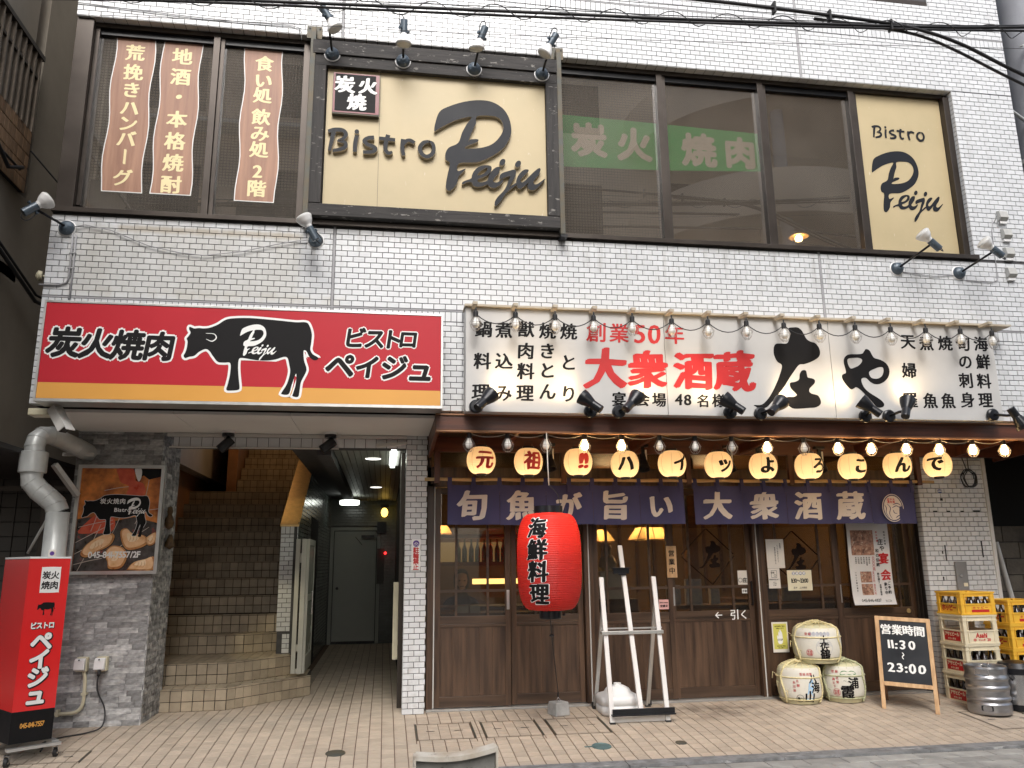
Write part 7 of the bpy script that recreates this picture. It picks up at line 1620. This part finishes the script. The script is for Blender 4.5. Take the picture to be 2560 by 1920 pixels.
# passage: lights, gate, doors
m_tube = emit('fluorescent_tube', (.93,1,.92), 4); m_disc = emit('ceiling_disc_glow', (.95,1,.9), 2.6); m_globe = emit('yellow_globe_glow', (1,.62,.10), 2.6)
t = thing('ceiling_light', 'round white glowing ceiling lamp at the end of the passage', 'lamp', (-.58,6.9,2.38)); MB().lathe([(0,-.07),(.15,-.07),(.16,-.055),(.16,-.005),(.15,0)], (-.58,6.9,2.36), 28).build('diffuser', m_disc, t)
light('passage_light', 'POINT', (-.55,6.4,2.15), .12, (.95,1,.9), .1, t)
for y in (2.1, 5.4): t = thing('downlight', ('near' if y < 3 else 'far')+' recessed downlight in the passage ceiling', 'lamp', (-.14,y,2.44)); MB().lathe([(0,0),(.075,0),(.085,.003)], (-.14,y,2.435), 24).build('diffuser', emit('downlight_glow', (1,.98,.9), 1.6) if y < 3 else bpy.data.materials['downlight_glow'], t)
t = thing('fluorescent_fitting', 'fluorescent fitting with two glowing tubes on the passage ceiling beside the tiled pillar', 'lamp', (.08,1.8,2.43))
q = MB()
for a, b in ((1.12,1.85),(1.90,2.62)): q.box(.045,.095,a,b,2.405,2.43)
q.build('tube', m_tube, t); MB().box(.03,.14,1.08,2.66,2.432,2.46).build('housing', m_whiteplas, t); MB().poly([(-.10,1.05,2.42),(.19,1.05,2.45),(.19,1.05,2.47),(-.10,1.05,2.45)], (0,1,0), .05).build('end_cap', m_wtrim, t)
light('tube_light', 'AREA', (.06,1.9,2.39), 2.2, (.95,1,.80), .25, t, (.06,1.9,0))
t = thing('globe_lamp', 'small yellow globe lamp on the back wall of the passage', 'lamp', (-.02,7.85,2.1)); MB().lathe([(.06*math.sin(k*math.pi/10)+.0 if k not in (0,10) else 0, .08*-math.cos(k*math.pi/10)) for k in range(11)], (-.01,7.8,2.22), 18).build('globe', m_globe, t); MB().box(-.08,.06,7.78,7.9,2.30,2.36).build('mount', m_blackpaint, t)
t = thing('alarm_lamp', 'tiny red alarm lamp beside the passage door', 'lamp', (-.03,7.8,1.5)); MB().cyl((.02,7.80,1.52),(.02,7.86,1.52),.022,n=12).build('lens', emit('alarm_red', (1,.02,.02), 3), t)
t = thing('wall_speaker', 'black loudspeaker under the yellow globe lamp', 'speaker', (-.05,7.8,1.9)); MB().box(-.13,.03,7.78,7.98,1.86,2.06).build('cabinet', m_blackpaint, t)
m_gate = pm('cream_grey_gate_paint', (.42,.42,.37), .5, var=.08, scale=4)
t = thing('open_gate', 'open cream metal door folded against the wall between the stairs and passage', 'gate', (-.9,2.4,.2))
q = MB(); q.box(-.930,-.885,2.33,2.36,.23,1.60); q.box(-.865,-.815,2.30,2.34,.23,1.60); q.box(-.885,-.865,2.335,2.345,.23,.28); q.box(-.885,-.865,2.335,2.345,1.35,1.45); q.box(-.885,-.865,2.335,2.345,.45,.52); q.build('folded_stile', m_gate, t, bevel=.003)
q = MB()
for b in ((2.34,2.385,.23,1.60),(3.05,3.10,.23,1.60),(2.385,3.05,1.54,1.60),(2.385,3.05,.23,.40),(2.385,3.05,.95,1.02)): q.box(-.815,-.79,*b)
q.build('leaf_frame', m_gate, t); MB().box(-.808,-.797,2.385,3.05,.40,1.54).build('leaf_panel', m_frost, t)
MB().tube([(-.79,2.42,1.05),(-.745,2.42,1.05),(-.745,2.42,.82),(-.79,2.42,.82)], .008, 8).build('pull_handle', m_chrome, t)
light('brass_fill_spot', 'SPOT', (-2.2,2.5,2.2), 35, (1,.68,.30), .05, None, (-1.04,3.0,1.92), 34, .8)  # unseen spot with no fitting, added to brighten the brass cap
light('soffit_beam', 'SPOT', (-1.50,1.0,2.36), 30, (1,.88,.56), .04, None, (-1.12,2.7,.55), 26, .5)
bpy.data.objects['brass_fill_spot'].name = 'brass_fill_spot'
light('upper_stair_lamp', 'POINT', (-1.6,4.9,3.9), 6, (1,.55,.22), .08)
t = thing('window_pendant', 'glowing bulb under a disc shade hanging inside the upper right window', 'lamp', (3.97,1.6,4.5)); MB().lathe([(.0,.03),(.10,.0),(.0,.035)], (4.13,.5,4.56), 20).build('disc_shade', m_brass, t); MB().lathe([(0,-.05),(.03,-.04),(.038,-.01),(.02,.015),(0,.02)], (4.13,.5,4.56), 14).build('bulb', m_bulbon, t)
light('pendant_light', 'POINT', (4.13,.45,4.48), .8, (1,.62,.25), .03, t)

# ================================================================== NEIGHBOURS, CABLES, STREET BEHIND
t = thing('left_neighbour_building', 'olive brown rendered building at the left with a slatted balcony', 'building', (-3.3,2,0))
q = MB(); q.box(-12,-3.30,.7,12,2.28,14); q.box(-12,-3.30,12,12.2,0,14); q.box(-3.35,-2.75,8.5,8.7,0,14); q.build('wall', m_olive, t)
m_btile = pm('brown_mosaic_tile', (.24,.145,.08), .5, var=.12, scale=4, tint=.25); m_dtile = pm('dark_wall_tile', (.05,.045,.04), .4, var=.2, tint=.2)
q = MB(); q.box(-6,-3.25,-3.0,.55,4.60,5.15); q.build('balcony_slab', m_stonejoint, t)
q = MB(); y = -3.0
while y < .5:
    for z in (4.58,4.70,4.82,4.94,5.06): q.tile((-3.25, y+.003, z+.003), (0,1,0), (0,0,1), (1,0,0), .066, .112, .008, .0015, t=random.random())
    y += .072
tag(q.build('balcony_tile', m_btile, t), kind='stuff')
m_rail = pm('champagne_aluminium', (.24,.20,.16), .4, .5)
y = -1.6
while y < .5: MB().box(-3.27,-3.235,y,y+.022,5.17,5.93).build('baluster', m_rail, t); y += .105
q = MB(); q.box(-3.28,-3.225,-3,.56,5.92,5.965); q.box(-3.265,-3.24,-3,.5,5.70,5.73); q.build('handrail', m_bronze, t)
q = MB(); q.box(-6,-3.30,-3,.5,5.16,7); q.build('balcony_screen', m_olive, t)
q = MB(); q.box(-3.40,-3.285,-.9,.28,2.85,3.80); q.build('dark_window', m_blackrub, t); q = MB(); q.box(-3.6,-3.27,-1.5,.32,3.80,3.86); q.box(-3.29,-3.262,.24,.30,2.85,3.80); q.build('window_frame', m_bronze, t)
q = MB(); z = 2.32
while z < 2.85:
    y = -1
    while y < .3: q.tile((-3.275, y+.003, z+.003), (0,1,0), (0,0,1), (1,0,0), .115, .066, .008, .0015, t=random.random()); y += .12
    z += .072
tag(q.build('parapet_tile', m_btile, t), kind='stuff'); q = MB(); q.box(-6,-3.276,-1,.3,2.3,2.9); q.box(-6,-3.3,-1.2,.7,3.8,4.6); q.box(-6,-3.3,-.9,.7,2.3,3.9); q.build('wall', m_olive, t)
# dark garage wall beneath
q = MB(); q.box(-6,-2.80,2.6,2.7,0,2.9); q.box(-6,-3.0,-1,2.6,2.26,2.30); q.build('lower_wall', m_stonejoint, t)
q = MB(); z = 0
while z < 2.5:
    x = -4.6
    while x < -2.82: q.tile((x+.004, 2.6, z+.004), (1,0,0), (0,0,1), (0,-1,0), .142, .142, .008, .0015, t=random.random()); x += .15
    z += .15
tag(q.build('lower_wall_tile', m_dtile, t), kind='stuff')
t = thing('steel_gate', 'dark steel gate posts and rail between the duct and the left edge', 'gate', (-3.0,1.2,0))
q = MB(); q.box(-3.02,-2.96,1.1,1.16,0,2.05); q.box(-3.35,-2.8,1.12,1.15,1.36,1.42); q.box(-3.4,-2.8,1.12,1.14,2.0,2.04); q.box(-2.86,-2.81,1.1,1.16,0,1.4); q.build('post', m_bronze, t)
q = MB()
for k in range(7): q.box(-3.35+k*.08,-3.335+k*.08,1.12,1.13,.1,1.36)
q.build('bar', m_bronze, t); MB().box(-3.15,-3.0,1.095,1.10,1.37,1.41).build('nameplate', m_alu, t)
t = thing('red_notice_strip', 'narrow red notice strip with white characters behind the red light box sign', 'sign', (-2.79,.9,.8)); MB().box(-2.835,-2.79,.90,.91,.75,1.27).build('strip', m_red, t); letters('lettering', column('消火栓注意', -2.812, 1.2, .04, .09), flat(.898), m_inkw, t)
# drooping wires on the left neighbour
q = MB(); q.tube([(-3.23,-1.2,5.35),(-3.2,-.5,4.9),(-3.2,.1,4.62),(-3.18,.3,4.72)], .018, 6); q.tube([(-3.23,-1.2,5.5),(-3.22,-.2,4.72),(-3.2,.3,4.70)], .012, 6); q.tube([(-3.22,.5,4.98),(-3.15,1.4,4.9),(-3.0,2.2,4.75)], .008, 5); q.tube([(-3.28,-.6,4.2),(-3.2,.9,3.7),(-2.95,2.4,3.75)], .018, 6); q.tube([(-3.28,-.6,4.25),(-3.2,.9,3.76),(-2.95,2.4,3.8)], .012, 6)
tag(q.build('service_cable', m_cable, origin=(-3.2,0,4.7)), 'black cables drooping over the left neighbour balcony and wall', 'cable')

t = thing('right_neighbour_building', 'grey panelled building behind the pole at the upper right edge', 'building', (9,4,0))
m_rpanel = pm('grey_ribbed_panel', (.30,.31,.30), .6, var=.1, scale=3)
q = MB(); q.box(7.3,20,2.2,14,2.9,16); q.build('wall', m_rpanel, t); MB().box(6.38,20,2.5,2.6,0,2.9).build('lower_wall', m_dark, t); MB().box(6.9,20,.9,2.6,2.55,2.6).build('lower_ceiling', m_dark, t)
q = MB(); z = 4
while z < 12: q.box(7.28,20,2.17,2.2,z,z+.015); z += .22
q.build('panel_rib', m_steelold, t); q = MB(); q.box(7.2,20,2.0,2.2,5.2,5.7); q.build('brown_band', pm('red_brown_band',(.16,.045,.03),.6), t)
q = MB(); q.box(7.2,20,2.02,2.19,3.0,5.1); q.build('dark_glazing', m_blackrub, t)
t = thing('block_wall', 'brown concrete block wall in the dark alley right of the crates', 'wall', (7,1.9,0))
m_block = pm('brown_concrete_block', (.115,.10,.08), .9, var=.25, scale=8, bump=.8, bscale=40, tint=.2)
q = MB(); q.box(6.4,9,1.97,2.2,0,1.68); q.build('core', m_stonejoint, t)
for r_ in range(9):
    x = 6.40-(r_%2)*.2
    while x < 8.4: q = MB(); q.tile((max(x,6.4)+.004, 1.97, r_*.188+.004), (1,0,0), (0,0,1), (0,-1,0), .392 if x >= 6.4 else .19, .180, .012, .003, t=random.random()); q.build('block', m_block, t); x += .4
t = thing('lean_to_pipe', 'pale pipe leaning upright in the alley at the right edge', 'pipe', (6.9,1.7,0)); MB().cyl((7.02,1.55,0),(6.93,1.75,1.5),.028,n=14).build('pipe', m_steelold if 0 else m_wtrim, t)
t = thing('drain_pipe', 'grey downpipes behind the right white pillar', 'pipe', (6.5,1.6,0)); MB().cyl((6.50,1.6,0),(6.50,1.6,1.12),.045,n=14).build('pipe', m_rpanel, t); MB().cyl((6.62,1.6,0),(6.62,1.6,.85),.03,n=14).build('pipe', m_rpanel, t)
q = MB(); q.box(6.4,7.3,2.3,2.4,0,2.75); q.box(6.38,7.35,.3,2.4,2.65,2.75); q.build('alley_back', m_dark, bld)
# utility pole
m_pole = pm('blue_grey_concrete_pole', (.26,.27,.30), .75, var=.12, scale=2.5, bump=.5, bscale=50)
t = thing('utility_pole', 'thick grey concrete utility pole at the upper right edge', 'pole', (7.16,.5,0)); MB().cyl((7.16,.5,gz(.5)),(7.16,.5,11),.24,.20,n=32).build('shaft', m_pole, t)
q = MB()
for z, a in ((7.3,-.9),(6.95,-1.4),(6.6,-1.8),(5.9,-2.2),(7.0,-1.75)): q.cyl((7.16+.21*math.cos(a),.5+.21*math.sin(a),z),(7.16+.235*math.cos(a),.5+.235*math.sin(a),z),.022,n=10)
q.build('bolt_hole', m_blackrub, t); q = MB(); q.cyl((6.98,.42,6.02),(6.62,.30,6.12),.018,n=10); q.cyl((6.98,.42,5.55),(6.8,.36,5.55),.022,n=10); q.lathe([(.236,0),(.236,.05)], (7.16,.5,5.6), 32); q.lathe([(.225,0),(.225,.06)], (7.16,.5,4.9), 32)
q.bar((6.99,.30,6.95),(6.72,.1,6.75),.03,.02); q.bar((6.98,.3,6.62),(6.75,.05,6.55),.03,.02); q.build('pole_fitting', m_galv, t)
# overhead cables
def cab(pts, r_, n=6): return MB().tube(catmull([Vector(p) for p in pts], False, 6), r_, n)
Yc = -1.5
def wire(lab, pts, r_, mt=None): return tag(cab(pts, r_).build('overhead_cable', mt or m_cable, origin=(2,Yc,5.4)), lab, 'cable', 'overhead cables across the top')
wire('thick messenger cable of the overhead bundle', [(-2.6,Yc,5.10),(-1.36,Yc,5.20),(.85,Yc,5.335),(2.17,Yc,5.41),(3.2,Yc,5.48),(4.5,Yc,5.58),(5.6,Yc,5.70)], .0135)
wire('lower twin of the overhead bundle', [(-2.6,Yc+.01,5.075),(-1.36,Yc+.01,5.18),(.85,Yc+.02,5.312),(2.17,Yc,5.385),(3.2,Yc,5.455),(4.5,Yc,5.555),(5.6,Yc,5.66)], .010)
wire('thin strand just above the overhead bundle', [(-2.6,Yc,5.17),(-1.36,Yc,5.235),(.85,Yc,5.37),(2.2,Yc-.0,5.44),(4.5,Yc,5.60),(5.6,Yc,5.73)], .004)
wire('thick black cable dropping to the lower right corner of the bundle', [(1.9,Yc,5.60),(2.6,Yc,5.60),(3.2,Yc,5.585),(3.9,Yc,5.56),(4.25,Yc,5.52),(4.6,Yc,5.42),(5.0,Yc,5.24),(5.6,Yc,5.0)], .0155)
wire('second thick black cable falling beside the first at the right', [(3.3,Yc+.02,5.55),(3.9,Yc+.03,5.535),(4.25,Yc+.03,5.49),(4.55,Yc+.03,5.385),(5.0,Yc+.03,5.18),(5.6,Yc+.03,4.93)], .013)
wire('thin service wire crossing under the overhead bundle', [(-2.0,Yc,5.0),(-.9,Yc,5.055),(.5,Yc,5.115),(2.2,Yc,5.22),(3.6,Yc,5.33),(5.6,Yc,5.48)], .0022)
wire('thin wire at the very top above the bundle', [(.9,Yc,5.50),(2.2,Yc,5.53),(3.5,Yc,5.56),(5.6,Yc,5.62)], .003)
q = MB(); x = -2.2; pts = []
k = 0
while x < 5.4:
    zc = 5.335+(x-.85)*.063 if x > .85 else 5.335+(x-.85)*.058
    pts.append((x, Yc+.045*math.cos(k), zc-.004+.052*math.sin(k))); x += .038; k += .52
q.tube(pts, .004, 4)
tag(q.build('spiral_hanger', m_cable, origin=(2,Yc,5.35)), 'thin wire spiralling round the overhead bundle', 'cable')
q = MB()
for x, z in ((2.95,5.60),(3.42,5.575),(3.95,5.545)): q.box(x-.008,x+.008,Yc-.025,Yc+.025,z-.055,z+.04)
tag(q.build('cable_clamp', m_blackrub, origin=(3,Yc,5.55)), 'black cable clamps on the upper thick overhead cable', 'clamp')
# thin conductor stapled over the tiles above the left window
q = MB(); q.tube([(-2.77,-.01,6.17),(-2.4,-.01,6.15),(-1.9,-.01,6.13),(-1.4,-.01,6.12),(-.95,-.01,6.13),(-.86,-.02,6.10),(-.85,-.02,5.98)], .0045, 5); tag(q.build('wall_cable', m_alu_joint, origin=(-1.8,0,6.13)), 'thin cable along the tiles above the upper left window', 'cable')

# opposite side of the street (seen mirrored in the upper windows)
t = thing('opposite_apartment_building', 'beige building with rounded balconies across the street, mirrored in the windows', 'building', (7,-13,0))
m_beige = pm('beige_render_opposite', (.66,.55,.43), .85, var=.08, scale=.6)
q = MB(); q.box(3.6,15.5,-22,-12.5,0,16); q.build('wall', m_beige, t)
for z in (3.2,6.2,9.2,12.2):
    q = MB(); q.lathe([(3.6,0),(3.7,0),(3.7,1.1),(3.6,1.1)], (10,-12.6,z), 40); q.lathe([(0,-.02),(3.7,-.02),(3.7,0)], (10,-12.6,z), 40); q.build('balcony', m_beige, t)
    q = MB(); q.box(7.2,12.8,-12.55,-12.49,z+.1,z+2.3); q.box(4.0,5.6,-12.55,-12.49,z+.6,z+2.1); q.box(13.6,15,-12.55,-12.49,z+.6,z+2.1); q.build('window', m_blackrub, t)
t = thing('opposite_brick_building', 'brown tiled building across the street on the left, mirrored in the windows', 'building', (-7,-13,0))
m_obr = pm('brown_tile_opposite', (.42,.33,.25), .7, var=.15, scale=1)
q = MB(); q.box(-10,-1.6,-22,-12.2,0,14.5); q.build('wall', m_obr, t)
for z in (2.8,5.8,8.8,11.8):
    q = MB()
    for x in (-9.4,-6.4,-3.8): q.box(x,x+1.7,-12.24,-12.18,z+.7,z+2.2)
    q.build('window', m_blackrub, t); MB().box(-10,-1.6,-12.19,-11.6,z+.1,z+.2).build('ledge', m_conc, t)
t = thing('street_pole', 'utility pole with transformer across the street, mirrored in the window', 'pole', (9.2,-9.5,0))
MB().cyl((9.2,-9.5,-.2),(9.2,-9.5,12),.20,.15,n=16).build('shaft', m_pole, t); q = MB(); q.box(8.3,10.1,-9.56,-9.44,9.3,9.4); q.box(8.5,9.9,-9.56,-9.44,10.2,10.3); q.cyl((8.8,-9.5,8.0),(8.8,-9.5,8.9),.25,n=16); q.build('crossarm', m_steelold, t)
q = MB()
for k in range(6): q.tube([(-20,-9.5+k*.1,9.5-k*.35),(-5,-9.5,8.7-k*.35),(9.2,-9.5,9.3-k*.35),(22,-9.5,8.6-k*.35)], .03, 5)
tag(q.build('street_cable', m_cable, origin=(9,-9.5,9)), 'cables across the street mirrored in the windows', 'cable')

# a guest sitting inside behind the leftmost door
t = thing('person', 'guest with dark bobbed hair in a dark top, sitting inside behind the leftmost door glass', 'person', (.93, 3.3, .45))
me = bpy.data.meshes.new('body'); o = bpy.data.objects.new('body', me); COL.objects.link(o); o.parent = t
J = [(0,0,.0),(0,0,.15),(0,0,.34),(0,-.0,.46),(0,-.01,.54),(0,-.02,.62),(0,-.02,.68),(.17,0,.42),(.23,-.06,.20),(.16,-.26,.16),(-.17,0,.42),(-.23,-.06,.20),(-.16,-.26,.16),(.10,-.2,-.0),(.11,-.42,-.02),(-.10,-.2,0),(-.11,-.42,-.02)]
Ed = [(0,1),(1,2),(2,3),(3,4),(4,5),(5,6),(3,7),(7,8),(8,9),(3,10),(10,11),(11,12),(0,13),(13,14),(0,15),(15,16)]
me.from_pydata(J, Ed, []); Rd = [.14,.13,.15,.075,.055,.095,.06,.065,.045,.035,.065,.045,.035,.09,.07,.09,.07]
sk = o.modifiers.new('skin', 'SKIN'); 
for v, r_ in zip(me.skin_vertices[0].data, Rd): v.radius = (r_, r_*.85)
me.skin_vertices[0].data[0].use_root = True
o.modifiers.new('sub', 'SUBSURF').levels = 2; o.modifiers['sub'].render_levels = 2
m_cloth = pm('dark_top', (.03,.025,.03), .9); m_skin = pm('skin', (.55,.33,.23), .5, var=.05); me.materials.append(m_cloth); me.materials.append(m_skin)
hd = MB(); hd.lathe([(.0,-.115),(.035,-.105),(.060,-.07),(.074,-.02),(.078,.03),(.070,.08),(.045,.115),(0,.125)], (.93,3.27,1.11), 24); hd.cyl((.93,3.29,.96),(.93,3.28,1.03),.042,n=14); hd.obox((.93,3.185,1.09),(.010,0,0),(0,.014,0),(0,0,.02)); hd.build('face', m_skin, t)
hd = MB(); hd.lathe([(.088,-.08),(.095,-.02),(.094,.05),(.078,.105),(.045,.135),(0,.145)], (.93,3.30,1.12), 24); hd.build('hair', m_ink, t)
hd = MB()
for s_ in (-1, 1): hd.cyl((.93+s_*.03,3.195,1.125),(.93+s_*.03,3.19,1.125),.009,n=10)
hd.box(.908,.952,3.192,3.20,1.055,1.063); hd.build('eyes_and_mouth', m_ink, t)
